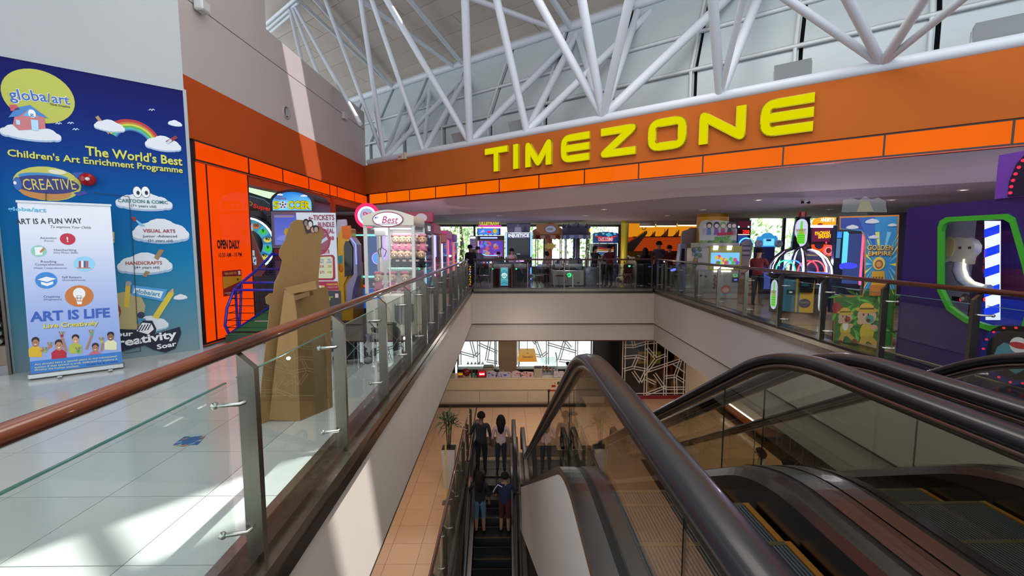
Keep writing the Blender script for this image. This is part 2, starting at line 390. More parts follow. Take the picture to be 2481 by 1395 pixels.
struct('wall_right', m, label='white face of the floor edge along the right of the void')
# underside of the slab over the lower mall
m = MB()
m.prism([(-9, 1), (vl(1) - .35, 1), (vl(YB) - .35, YB + .3), (vr(YB) + .2, YB + .3), (vr(1) + .15, 1), (14, 1), (14, 26), (-9, 26)], Z3, Z3 + .06, 0xB9B0A8, 'wall', 'z')
struct('ceiling', m, label='ceiling of the lower mall')
# solid slab between
m = MB()
m.prism([(-9, -2), (vl(-2) - .4, -2), (vl(YB) - .4, YB + .35), (vr(YB) + .3, YB + .35), (vr(-2) + .3, -2), (14, -2), (14, 17), (9.25, 17), (9.25, 22.05), (-9, 22.05)], -.6, -.12, 0x77706A, 'wall', 'z')
m.box((vl(0), -2, -.6), (vr(0), .15, -.12), 0x9A948E, 'wall')
m.box((vl(.1), .0, -9.6), (vr(.1), .15, -.6), 0x9A948E, 'wall')
struct('floor', m, label='concrete slab body')

# lower mall floor with the opening for the up escalator
m = MB(); LG = 0x3A2C22
OX0, OX1, OY1 = -1.12, .40, 12.0
m.box((-9, .2, ZL - .2), (OX0, 20.45, ZL - .012), LG, 'stone'); m.box((OX1, .2, ZL - .2), (14, 20.45, ZL - .012), LG, 'stone'); m.box((OX0, OY1, ZL - .2), (OX1, 20.45, ZL - .012), LG, 'stone')
lfloor = struct('floor', m, label='lower mall floor')
lm = MB(); lm.box((-.297, -.297, -.012), (.297, .297, 0), 0xC79F7E, 'tile')
l0 = lm.build('tile', lfloor); l0.location = (-1.45, 7.2, ZL)
pts = []
for i in range(-5, 19):
    for j in range(-4, 18):
        x = -1.45 + .6 * i + (0 if i <= 0 else .04); y = 7.2 + .6 * j
        if (i, j) == (0, 0): continue
        if OX0 - .28 < x < OX1 + .28 and y < OY1 + .2: continue
        if x > .4 and x < 3.2 and y < 12.8: continue
        if y < 12.4 and (x < -2.9 or x > 9): continue
        if x < -4: continue
        if y > 16.5 and x < 3.2: continue
        pts.append((x, y))
tiles(lfloor, pts[:300], l0.data, ZL)
for k, (a, b) in enumerate(((OX0, OX0 + .05), (OX1 - .05, OX1))):
    m = MB(); m.box((a, .3, ZL - .6), (b, OY1, ZL + .03), 0x4A4442, 'satin'); struct('trim_%d' % (k + 1), m, label='edge of the opening for the up escalator')
m = MB(); m.box((-7, .2, -9.4), (8, 20, -9.2), 0x5A4A40, 'stone'); struct('floor', m, label='floor two levels down')
m = MB(); m.box((-7, 19.9, -9.3), (8, 20, ZL - .2), 0x3A302A, 'wall'); struct('wall_back', m, label='dark wall two levels down')
m = MB(); m.box((-9, .2, ZL), (-8.9, 26, Z3), 0xB9A994, 'wall'); struct('wall_left', m, label='far left wall of the lower mall')
m = MB(); m.box((-9, 20.35, ZL), ((1100 - 1226) / F * 20.4, 20.45, Z3), 0x3A3634, 'wall'); m.box(((1440 - 1226) / F * 20.4, 20.35, ZL), (14, 20.45, Z3), 0x3A3634, 'wall'); struct('wall_back', m, label='dark far wall of the lower mall')

# ------------------------------------------------------------------ upper walls
WA = Vector((-4.585, 6.62)); C0 = Vector((-4.32, 14.05)); DF = Vector((.791, -.612)); NF = Vector((.612, .791))
HD = Vector((-.75, -.66)).normalized()       # hoarding runs this way from WA
def zrect(mb, a, b, z0, z1, th, col, mat='wall'):   # vertical slab from a to b (2D), th to the left of a->b
    d = (b - a).normalized(); n = Vector((-d.y, d.x)) * th
    mb.prism([tuple(a), tuple(b), tuple(b + n), tuple(a + n)], z0, z1, col, mat, 'z')
dW = (C0 - WA).normalized()
def wl(t): return WA + dW * t
LW = (C0 - WA).length
OY = wl(3.3)
tY = lambda px: None
def tl(px, py=None):        # distance along the left wall under a line of sight
    q = atP(px, (420 + (px - 600) * .24) if py is None else py, (WA.x, WA.y, 0), (dW.y, -dW.x, 0)); return (q.to_2d() - WA).dot(dW)
def ul(px, py=None):        # distance along the orange fascia
    q = atP(px, (487 - .104 * (px - 895)) if py is None else py, (C0.x, C0.y, 0), (NF.x, NF.y, 0)); return (q.to_2d() - C0).dot(DF)
m = MB()
zrect(m, wl(0), C0, 3.97, 5.06, .25, 0xB3A7A6)
zrect(m, wl(0), C0, 5.075, 5.6, .25, 0xB3A7A6)
m.prism([tuple(wl(0) + Vector((-.02, 0))), tuple(C0 + Vector((-.02, 0))), tuple(C0 + Vector((-.25, 0))), tuple(wl(0) + Vector((-.25, 0)))], 5.055, 5.08, 0x55504E, 'wall', 'z')
zrect(m, wl(0), wl(tl(645, 80)), 5.6, 10.5, .25, 0xB3A7A6)
struct('wall_left', m, label='pale upper wall with a seam, above the orange band')
m = MB(); zrect(m, wl(0), C0, 3.10, 3.97, .24, 0xAC4819, 'matte'); struct('wall_left', m, label='orange painted band on the left wall')
m = MB(); zrect(m, WA + HD * 4.6, WA, 3.72, 10.5, .25, 0xAEB1B3, 'wall')
struct('wall_left', m, label='white wall above the blue hoarding')
m = MB()
zrect(m, C0, C0 + DF * 17.5, 3.14, 4.0, -.06, 0xB05A22, 'matte')
# (panel seams)
fas = struct('wall_back', m, label='orange fascia carrying the big yellow letters')
for z in (3.36, 3.62):
    mm = MB(); a = C0 + DF * ul(1183); b = C0 + DF * ul(1860); zrect(mm, a - NF * .005, b - NF * .005, z, z + .008, .008, 0x6E2C10, 'satin'); mm.build('seam', fas)
# body of the bulkhead behind the fascia
m = MB(); zrect(m, C0 + NF * .3, C0 + NF * .3 + DF * 17.5, 2.9, 3.98, .2, 0x8a8580); struct('wall_back', m, label='wall body behind the fascia')

# lit orange strips : panels held in a dark frame
def lit_strip(root, a, d, z0, z1, cuts, face_n, col=0xFF5A05, kcol=None):
    n = face_n
    fr = MB()
    L0, L1 = cuts[0], cuts[-1]
    def slab(t0, t1, za, zb, near, far, c, mt, mb):
        p = a + d * t0; q = a + d * t1
        mb.prism([tuple(p + n * near), tuple(q + n * near), tuple(q + n * far), tuple(p + n * far)], za, zb, c, mt, 'z')
    slab(L0, L1, z1 - .012, z1 + .012, .03, -.06, 0x2A0F0A, 'satin', fr); slab(L0, L1, z0 - .014, z0 + .012, .03, -.06, 0x2A0F0A, 'satin', fr)
    slab(L0, L1, z0 - .028, z0 - .014, .033, -.06, 0xC4492A, 'satin', fr)
    for t in cuts: slab(t - .012, t + .012, z0, z1, .028, -.02, 0x2A0F0A, 'satin', fr)
    slab(L0, L1, z0, z1, -.02, -.06, 0x552211, 'paint', fr)
    fr.build('frame', root)
    for t0, t1 in zip(cuts, cuts[1:]):
        pm = MB(); slab(t0 + .012, t1 - .012, z0 + .012, z1 - .012, .02, .0, col, 'acrylic', pm); pm.build('lit_panel', root)
r = thing('lit_strip', 'long glowing orange strip of panels under the yellow letters', 'light', (0, 0, 0))
cuts = [0.15] + [ul(x) for x in (939, 994, 1057, 1131, 1211, 1307, 1417, 1548, 1703, 1897, 2141, 2452)] + [16.2]
lit_strip(r, C0, DF, 2.82, 3.13, cuts, -NF, 0xFF6E00)
nW_ = 0
r = thing('lit_strip', 'glowing orange strip of panels on the left wall over the shop entrance', 'light', (0, 0, 0))
nW = Vector((dW.y, -dW.x))
cuts = [tl(x) for x in (600, 683, 746, 797, 815, 857, 889)]
lit_strip(r, WA, dW, 2.80, 3.08, cuts, nW, 0xFF4E05)
# tall lit panels left of the entrance
r = thing('lit_panel_wall', 'tall backlit orange panel wall with opening hours beside the blue hoarding', 'wall panel', (0, 0, 0))
c3 = [tl(480, 600), tl(508, 600), tl(606, 600)]
lit_strip(r, WA, dW, 2.80, 3.08, [tl(466, 345), tl(600, 410)], nW, 0xFF4E05)
lit_strip(r, WA, dW, .06, 2.78, c3, nW, 0xFF4A04)
pw = wl(tl(521, 590)) + nW * .03; tw = (wl(tl(577, 590)) - wl(tl(521, 590))).length
mm = MB(Matrix.Translation((pw.x, pw.y, 0)) @ Matrix.Rotation(math.atan2(dW.y, dW.x), 4, 'Z'))
mm.text('OPEN DAILY', 0, 1.50, .13, 0, 0x2A0C04, w=tw, bold=.05, align='l'); mm.text('10.30 AM - 10 PM', 0.02, 1.36, .07, 0, 0x2A0C04, w=tw * 1.02, bold=.02, align='l')
mm.build('lettering', r)
mm = MB(Matrix.Translation((pw.x, pw.y, 0)) @ Matrix.Rotation(math.atan2(dW.y, dW.x), 4, 'Z'))
mm.box((.08, -.004, .73), (.56, .002, 1.14), 0x8E1F1E, 'paint'); mm.poly([(.08, .85), (.56, .95), (.56, 1.03), (.08, 1.05)], -.006, 0xC88A14)
mm.text('NINI AND FEZ', .28, 1.075, .035, -.006, 0xD9A24A, w=.3); mm.rect(.47, 1.055, .53, 1.12, -.007, 0xE6CFC8); mm.line([(.1, .78), (.54, .78)], .008, -.006, 0xE0B0A0); mm.text('TIMEZONE', .3, .745, .025, -.006, 0xE0B0A0, w=.3)
mm.disc(.45, .98, .02, .02, -.007, 0x401010)
mm.build('notice', r, 'dark red and gold notice stuck on the orange panel')
# posts at the entrance
m = MB()
for px, w in ((806, .14), ):
    a = wl(tl(px, 520) - w / 2); b = wl(tl(px, 520) + w / 2); zrect(m, a + nW * .05, b + nW * .05, 0, 2.77, .2, 0xB3300E, 'satin')
struct('wall_left', m, label='red post in the entrance')
m = MB(); zrect(m, wl(tl(604, 600)), C0, 2.62, 2.79, .25, 0xB8401E, 'satin'); struct('trim_3', m, label='red head of the entrance')

m = MB(); m.prism([(C0.x - .05, C0.y - .02), (C0.x + .03, C0.y - .07), (C0.x + .16, C0.y - .14), (C0.x + .2, C0.y + .1), (C0.x - .05, C0.y + .1)], 2.79, 3.14, 0x2A0F0A, 'satin', 'z'); struct('trim_4', m, label='dark corner post between the two lit strips')
# soffit under the strip, arcade ceiling
ZC = 2.6
edge = [atZ(x, y, ZC).to_2d() for x, y in ((900, 525), (1020, 522), (1100, 519), (1220, 513), (1300, 507), (1450, 495), (1650, 477), (1850, 468), (2000, 461), (2240, 449), (2481, 435))]
outer = [C0 + DF * max(0.0, ul(x)) for x in (900, 1020, 1100, 1220, 1300, 1450, 1650, 1850, 2000, 2240, 2481)]
outer.append(C0 + DF * 17.5); edge.append(Vector((11.0, 4.6)))
m = MB(); vs = []
for a, b in zip(outer, edge):
    mid = a * .55 + b * .45; vs += [(a.x, a.y, 2.80), (mid.x, mid.y, 2.67), (b.x, b.y, ZC)]
fs = []
for i in range(len(edge) - 1):
    for k in (0, 1): fs.append([3 * i + k, 3 * i + k + 1, 3 * i + k + 4, 3 * i + k + 3])
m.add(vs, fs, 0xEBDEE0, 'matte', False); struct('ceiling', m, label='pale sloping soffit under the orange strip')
m = MB()
pl = [tuple(p) for p in edge] + [(14, 4.2), (14, 17.0), (9.25, 17.0), (9.25, 22.1), (-10, 22.1), (-10, 15.0), (-4.5, 14.6)]
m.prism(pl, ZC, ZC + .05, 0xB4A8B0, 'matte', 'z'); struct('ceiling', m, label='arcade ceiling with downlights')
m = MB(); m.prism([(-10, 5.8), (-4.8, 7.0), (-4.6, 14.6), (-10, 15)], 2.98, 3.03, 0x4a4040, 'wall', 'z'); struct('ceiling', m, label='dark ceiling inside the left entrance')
m = MB(); m.box((-9.9, 5.0, 0), (-9.8, 22, 3.0), 0x3a1414, 'wall'); m.box((-9.8, 15.6, 0), (-4.2, 15.7, 3.0), 0x521414, 'wall'); m.box((-4.2, 15.6, 0), (-2.6, 15.7, 2.6), 0x521414, 'wall'); m.box((-4.45, 14.1, 2.6), (-4.38, 15.7, 3.1), 0x521414, 'wall'); struct('wall_left', m, label='dark red inner wall of the arcade')
m = MB(); m.box((12.5, 2, 0), (12.6, 16.9, 2.7), 0x40285a, 'wall'); m.box((9.2, 17, 0), (9.25, 22, 2.6), 0x5a4a6a, 'wall'); struct('wall_right', m, label='purple inner wall of the arcade')

# ceiling downlights
for i, (x, y) in enumerate(((1210, 522), (1418, 522), (1463, 507), (1617, 522), (1703, 508), (1838, 484), (2009, 507), (2160, 484), (2334, 460), (1960, 528))):
    p = atZ(x, y, ZC - .005); p.y = min(p.y, 21.5)
    r = thing('downlight', ['small round downlight glowing in the arcade ceiling, %s' % s for s in ('leftmost, above the blue cabinets', 'above the carousels', 'nearest the middle of the soffit', 'above the ship mural lanes', 'left of the yellow pillar', 'right of the yellow pillar', 'behind the dome camera', 'left of the purple machine', 'nearest, over the purple machine', 'above the dome game')][i], 'ceiling light', p, 0, 'ceiling downlights')
    mm = MB(); mm.lathe([(.10, .004), (.085, -.012), (.075, 0)], (0, 0, 0), 0xD8D2CC, 'satin', 16); mm.build('trim_ring', r)
    mm = MB(); mm.lathe([(.075, 0), (.0, .001)], (0, 0, 0), 0xFFEBD0, 'lamp', 16); mm.build('lamp_face', r)

# back windows of the arcade with garden outside
wx = [-4.0, -1.55, .15, 1.9, 3.6, 5.6]
for k, (a, b) in enumerate(zip(wx, wx[1:])):
    m = MB(); Y = 22.0
    m.box((a, Y, .5), (a + .05, Y + .08, 2.62), 0x50504E, 'satin'); m.box((b - .05, Y, .5), (b, Y + .08, 2.62), 0x50504E, 'satin')
    m.box((a, Y, .45), (b, Y + .08, .55), 0x50504E, 'satin'); m.box((a, Y, 2.5), (b, Y + .08, 2.62), 0x77777A, 'satin')
    w = struct('window_%d' % (k + 1), m, label='tall window at the back of the arcade')
    g = MB(); g.box((a + .05, Y + .03, .55), (b - .05, Y + .04, 2.5), 0xffffff, 'glass_clear'); g.build('pane', w)
m = MB(); m.box((-10, 22, 0), (14, 22.08, .47), 0x6b5a4a, 'wall'); m.box((-10, 22, .47), (-4, 22.08, 2.62), 0x503028, 'wall'); m.box((5.6, 22, .47), (9.2, 22.08, 2.62), 0xA86A14, 'wall'); struct('wall_back', m, label='back wall of the arcade')
for k, (a, b) in enumerate(((9.2, 10.6), (10.6, 12.5))):
    m = MB(); Y = 16.9
    m.box((a, Y, .5), (a + .05, Y + .08, 2.62), 0x303030, 'satin'); m.box((b - .05, Y, .5), (b, Y + .08, 2.62), 0x303030, 'satin'); m.box((a, Y, .5), (b, Y + .08, .6), 0x303030, 'satin')
    w = struct('window_%d' % (k + 6), m, label='garden window on the right side of the arcade')
    g = MB(); g.box((a + .05, Y + .03, .6), (b - .05, Y + .04, 2.6), 0xffffff, 'glass_clear'); g.build('pane', w)

# ------------------------------------------------------------------ roof: clerestory panels, pipes, planks
def UP(u, p, z):                     # u along the fascia, p distance from the eye across it
    b = C0 + DF * u + NF * (p - 8.47); return Vector((b.x, b.y, z))
PR = [(9.3, 3.95), (10.3, 4.0), (10.3, 5.3), (10.75, 6.25), (11.4, 7.55)]
us = [-6 + 1.9 * i for i in range(14)]
cl = MB()
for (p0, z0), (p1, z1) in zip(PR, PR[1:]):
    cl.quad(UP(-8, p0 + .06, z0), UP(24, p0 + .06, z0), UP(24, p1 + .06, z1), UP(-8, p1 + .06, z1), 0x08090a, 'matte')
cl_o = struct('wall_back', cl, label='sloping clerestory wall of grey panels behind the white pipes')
for j in range(1, 4):
    p0, z0 = PR[j]; p1, z1 = PR[j + 1]
    for a, b in zip(us, us[1:]):
        d = Vector((p1 - p0, z1 - z0)).normalized() * .03; mm = MB()
        A = [UP(a + .035, p0 + d.x, z0 + d.y), UP(b - .035, p0 + d.x, z0 + d.y), UP(b - .035, p1 - d.x, z1 - d.y), UP(a + .035, p1 - d.x, z1 - d.y)]
        B = [v + Vector((NF.x, NF.y, -.2)) * .05 for v in A]
        mm.add(A + B, [[3, 2, 1, 0], [0, 1, 5, 4], [1, 2, 6, 5], [2, 3, 7, 6], [3, 0, 4, 7]], 0xB7C0C3, 'satin'); mm.build('panel', cl_o)
# ledges along the panel rows
mm = MB()
for j in (2, 3, 4):
    p, z = PR[j]; mm.tube([UP(-8, p - .04, z), UP(24, p - .04, z)], .05, 0xC6CBCE, 'satin', 4)
for u in us:
    for j in range(1, 4):
        (p0, z0), (p1, z1) = PR[j], PR[j + 1]; mm.tube([UP(u - .09, p0 - .03, z0), UP(u - .09, p1 - .03, z1)], .045, 0xC6CBCE, 'satin', 4)
mm.build('rib', cl_o)
# roof planks with two sun slots
rf = MB(); ROOF = lambda p: 7.75 + .2 * (11.5 - p)
slots = [(2.98, 3.45, 5.5, 8.0), (10.9, 11.42, 3.3, 5.5), (10.88, 12.4, 1.3, 3.16)]
mm = MB(); mm.box((-.001, -.001, 0), (0, 0, .001), 0, 'plank')
rows = 30; pw_ = .62
roof_o = None
def plank(u0, u1, p0, p1, name='plank'):
    mb = MB(); g = .008
    A = [UP(u0 + g, p0 + g, ROOF(p0)), UP(u1 - g, p0 + g, ROOF(p0)), UP(u1 - g, p1 - g, ROOF(p1)), UP(u0 + g, p1 - g, ROOF(p1))]
    B = [v + Vector((0, 0, .04)) for v in A]
    mb.add(A + B, [[0, 1, 2, 3], [7, 6, 5, 4], [0, 4, 5, 1], [1, 5, 6, 2], [2, 6, 7, 3], [3, 7, 4, 0]], 0xBDB2A6, 'plank'); return mb.build(name, roof_o)
back = MB()
def covers(u, p): return not any(a < u < b and c < p < d for a, b, c, d in slots)
cu = sorted({-9, -3, 3, 9.0, 15, 24} | {s for q in slots for s in q[:2]}); cp = sorted({-8.5, 11.5} | {s for q in slots for s in q[2:]})
for a, b in zip(cu, cu[1:]):
    for c, d in zip(cp, cp[1:]):
        if covers((a + b) / 2, (c + d) / 2):
            back.quad(UP(a, c, ROOF(c) + .05), UP(b, c, ROOF(c) + .05), UP(b, d, ROOF(d) + .05), UP(a, d, ROOF(d) + .05), 0x3a3632, 'plank')
roof_o = struct('ceiling', back, label='sloping plank roof lining')
for k in range(rows):
    p1 = 11.5 - k * pw_; p0 = p1 - pw_
    if p1 < 4.5: continue
    off = (k % 3) * 1.3
    q = [-9 + off, -4.5 + off, 0 + off, 4.5 + off, 9 + off, 13.5 + off, 18 + off]
    for a, b in zip(q, q[1:]):
        segs = [(a, b)]
        for s in slots:
            if s[2] < p1 and s[3] > p0:
                ns = []
                for x, y in segs:
                    if y <= s[0] or x >= s[1]: ns.append((x, y)); continue
                    if x < s[0]: ns.append((x, s[0]))
                    if y > s[1]: ns.append((s[1], y))
                segs = ns
        for x, y in segs: plank(x, y, p0, p1)
# white space frame: one thing, each tube a part
tr = thing('roof_truss', 'white tubular steel roof truss above the orange fascia', 'roof truss', (0, 0, 0))
PW = 0xC9CED6
def pipe(a, b, r, name='strut', col=PW):
    mb = MB(); a = Vector(a); b = Vector(b); mb.cyl(a, b, r, col, 'satin', 12); return mb.build(name, tr)
pipe(UP(.15, 8.47, 4.09), UP(17.5, 8.47, 4.09), .09, 'bottom_chord')
pipe(UP(-6, 11.35, 7.62), UP(20, 11.35, 7.62), .12, 'top_chord')
def PP(px, py, p): q = UP(0, p, 0); return atP(px, py, q, (NF.x, NF.y, 0))
def node(px): return UP(ul(px, 405 - .196 * (px - 900)), 8.47, 4.12)
nodes = {0: node(931), 1: node(1026), 2: node(1138), 3: node(1276), 4: node(1460), 5: node(1744), 6: node(2135)}
def strut(n, px, py, p, ext, r): a = nodes[n]; b = PP(px, py, p); pipe(a, a + (b - a) * ext, r)
for n, px, py, r in ((0, 788, 0, .06), (0, 874, 0, .075), (1, 901, 0, .07), (2, 937, 0, .085), (2, 1127, 0, .10), (3, 1204, 0, .09), (4, 1303, 0, .095), (4, 1410, 0, .10), (4, 1525, 0, .10),
                     (5, 1727, 0, .12), (5, 1800, 0, .08), (6, 1910, 0, .10), (6, 2055, 0, .115), (6, 2237, 0, .11), (6, 2330, 0, .085)):
    strut(n, px, py, 7.4, 1.7, r * (.9 if n < 4 else (.84, .64, .56)[n - 4]))
for n, px, py, r in ((0, 985, 235, .07), (0, 1128, 183, .08), (0, 1040, 215, .07), (1, 1135, 180, .08), (2, 1135, 182, .07), (2, 1390, 92, .09), (3, 1396, 85, .09), (4, 1400, 88, .08), (4, 1545, 30, .09), (3, 1575, 30, .09), (4, 1820, -60, .10), (1, 1043, 212, .06), (5, 1870, -90, .09), (0, 905, 262, .05)):
    strut(n, px, py, 11.35, 1.0, r)
# chords under the roof planks
def rp(px, py, z): return atZ(px, py, z)
for a, b, r in (((728, -40), (967, 228), .06), ((690, -30), (1015, 272), .05), ((820, -40), (1130, 182), .07), ((960, -40), (1135, 172), .07), ((990, -60), (1395, 88), .07), ((1300, -60), (1395, 85), .08), ((1480, -60), (1560, 40), .07), ((700, 15), (735, 165), .05), ((706, 14), (777, 195), .05), ((712, 12), (848, 255), .05)):
    RN = (.2 * NF.x, .2 * NF.y, 1); R0_ = UP(0, 11.5, 7.55); a3 = atP(a[0], a[1], R0_, RN); b3 = atP(b[0], b[1], R0_, RN) if b[0] > 860 else PP(b[0], b[1], (a3.to_2d()).dot(NF) - .5); b3 = b3 if b[0] > 860 else a3 + (b3 - a3) * 1.15; pipe(b3, a3, r, 'upper_chord')
# bright gutter by the left roof light
mb = MB()
for k in range(3): RN = (.2 * NF.x, .2 * NF.y, 1); R0_ = UP(0, 11.5, 7.45); a = atP(640, 62 + 14 * k, R0_, RN); b = atP(722, -8 + 14 * k, R0_, RN); mb.tube([a, b], .05, 0xD5DEE3, 'satin', 6)
mb.build('gutter', tr)
# ------------------------------------------------------------------ balustrades
ST = 0x7C786E
def balustrade(name, label, A, B, ts, side, zr=1.06, z0=0.0, rail_ext=(0, 0), wall_drop=.12, rail_r=.031, glass_off=.10, sill=True, cs=-1):
    """A,B: 2D ends of the outer post face line; side=+1: void lies to the right of A->B"""
    r = thing(name, label, 'railing', (A[0], A[1], z0)); A = Vector(A); B = Vector(B); d = (B - A).normalized(); n = Vector((d.y, -d.x)) * side   # n points to the void
    O = A.copy(); L = (B - A).length
    def P(t, off, z): q = d * t + n * off; return Vector((q.x, q.y, z))
    def bar(mb, t0, t1, o0, o1, z0_, z1_, col, mat='steel', ch=.003):
        vs = [P(t0, o0, z0_), P(t1, o0, z0_), P(t1, o1, z0_), P(t0, o1, z0_), P(t0, o0, z1_), P(t1, o0, z1_), P(t1, o1, z1_), P(t0, o1, z1_)]
        mb.add(vs, [[0, 3, 2, 1], [4, 5, 6, 7], [0, 1, 5, 4], [1, 2, 6, 5], [2, 3, 7, 6], [3, 0, 4, 7]], col, mat)
    m = MB(); pts = [P(-rail_ext[0] + (L + sum(rail_ext)) * i / 8, -.085, zr) for i in range(9)]; m.tube(pts, rail_r, 0x48200F, 'wood', 16); m.build('handrail', r)
    if sill:
        m = MB(); bar(m, -rail_ext[0], L, -.14, -.02, -.03, .035, 0x6d655c); bar(m, -rail_ext[0], L, -.02, .05, -.10, .0, 0x8f8678); bar(m, -rail_ext[0], L, .035, .06, -.16, -.075, 0x5a534c); bar(m, -rail_ext[0], L, -.22, -.14, -.02, .012, 0xb3aea4)
        m.build('base_channel', r)
    pm = None; cms = []
    for i, t in enumerate(ts):
        if pm is None:
            m = MB(); w = .04
            vs = [P(-w / 2, -.08, 0), P(w / 2, -.08, 0), P(w / 2, 0, 0), P(-w / 2, 0, 0), P(-w / 2, -.08, zr - .028), P(w / 2, -.08, zr - .028), P(w / 2, 0, zr - .10), P(-w / 2, 0, zr - .10)]
            m.add(vs, [[0, 3, 2, 1], [4, 5, 6, 7], [0, 1, 5, 4], [1, 2, 6, 5], [2, 3, 7, 6], [3, 0, 4, 7]], ST, 'steel'); o = m.build('post', r); pm = o.data
            cms = []
            for q in (cs,):
                c = MB(); c.tube([P(q * .005, -.05, 0), P(q * .045, -.06, 0), P(q * .07, -.085 - glass_off * .75, 0)], .011, 0xC8C6C0, 'steel', 8); c.ball(P(q * .07, -.085 - glass_off * .75, 0), .019, 0xC8C6C0, 'steel', 8, 5)
                co = c.build('clamp', r); cms.append(co.data); bpy.data.objects.remove(co)
        else:
            o = bpy.data.objects.new('post', pm); COL.objects.link(o); o.parent = r
        for z in (.17, .80):
            for dm in cms: co = bpy.data.objects.new('clamp', dm); COL.objects.link(co); co.parent = r; co.location = (d.x * t, d.y * t, z)
        q = d * t; o.location = (q.x, q.y, 0.0)
    tt = [-rail_ext[0]] + list(ts) + ([L] if L - ts[-1] > .3 else [])
    for a, b in zip(tt, tt[1:]):
        g = MB(); a_, b_ = a + .045, b - .045; bar(g, a_, b_, -.085 - glass_off * .4, -.085 - glass_off * .4 + .010, .05, .90, 0xffffff, 'glass')
        e = MB(); bar(g, a_, b_, -.0855 - glass_off * .4, -.085 - glass_off * .4 + .0105, .898, .904, 0x5E8C80, 'glass_edge')
        g.build('glass_panel', r)
    return r
# left: posts every 1.17 m
LA = (vl(.2) - .02, .2); LB = (vl(YB) - .02, YB)
balustrade('balustrade', 'wooden-railed glass and steel balustrade along the left walkway', LA, LB, [2.07 - .2 + 1.17 * k - 0.0 for k in range(12)], 1, rail_ext=(1.2, 0))
RA = (vr(YB) + .02, YB); RB = (vr(2.0) + .02, 2.0)
LR = math.dist(RA, RB)
balustrade('balustrade', 'wooden-railed glass and steel balustrade along the right side of the void', RA, RB, [YB - y for y in (15.9, 14.95, 13.7, 12.3, 10.9, 9.55, 8.25, 7.05, 5.85, 4.65, 3.5)], 1, rail_ext=(0, .5), cs=1)
BA = (vl(YB) + .07, YB + .02); BB = (vr(YB) - .07, YB + .02)
balustrade('balustrade', 'far balustrade across the end of the void, in front of the arcade', BA, BB, [(x - 1226) / F * 16.1 - BA[0] for x in (1152, 1192, 1278.5, 1367, 1453.6, 1541, 1580)], 1)
# lower balustrade beside the up escalator
balustrade('balustrade', 'lower balustrade beside the escalator carrying people up', (-1.10, 2.0), (-1.10, 12.2), [1.0 + 1.2 * k for k in range(10)], 1, z0=ZL, zr=1.03)

# ------------------------------------------------------------------ escalators
def esc_path(Ya, Ys, z_top, z_bot, R=1.5, Yend=None, step=.12):
    """list of (Y, z, ny, nz) for a line that runs level, bends down 30 deg and levels out"""
    th = math.radians(30); P = []
    y = Ya
    while y < Ys - 1e-6: P.append((y, z_top, 0, 1)); y += .35
    n = 8
    for i in range(n + 1):
        a = th * i / n; P.append((Ys + R * math.sin(a), z_top - R * (1 - math.cos(a)), math.sin(a), math.cos(a)))
    drop = z_top - z_bot - 2 * R * (1 - math.cos(th)); run = drop / math.tan(th); y1 = Ys + R * math.sin(th); zz = z_top - R * (1 - math.cos(th)); k = 8
    for i in range(1, k): P.append((y1 + run * i / k, zz - drop * i / k, math.sin(th), math.cos(th)))
    y2 = y1 + run + R * math.sin(th)
    for i in range(n + 1):
        a = th * (1 - i / n); P.append((y2 - R * math.sin(a), z_bot + R * (1 - math.cos(a)), math.sin(a), math.cos(a)))
    if Yend: P.append((Yend, z_bot, 0, 1))
    return P
def sweep(mb, path, prof, x, col, mat, closed=True, smooth=True):
    vs = []; k = len(prof)
    for (y, z, ny, nz) in path:
        for (px, pn) in prof: vs.append((x + px, y + ny * pn, z + nz * pn))
    fs = []
    for i in range(len(path) - 1):
        for j in range(k if closed else k - 1):
            a = i * k + j; b = i * k + (j + 1) % k; fs.append([a, b, b + k, a + k])
    mb.add(vs, fs, col, mat, smooth)
    mb.add(vs[:k], [list(range(k))], col, mat); mb.add(vs[-k:], [list(range(k))[::-1]], col, mat)
HPROF = [(-.045, -.03), (-.060, -.012), (-.058, .006), (-.042, .020), (0, .027), (.042, .020), (.058, .006), (.060, -.012), (.045, -.03)]
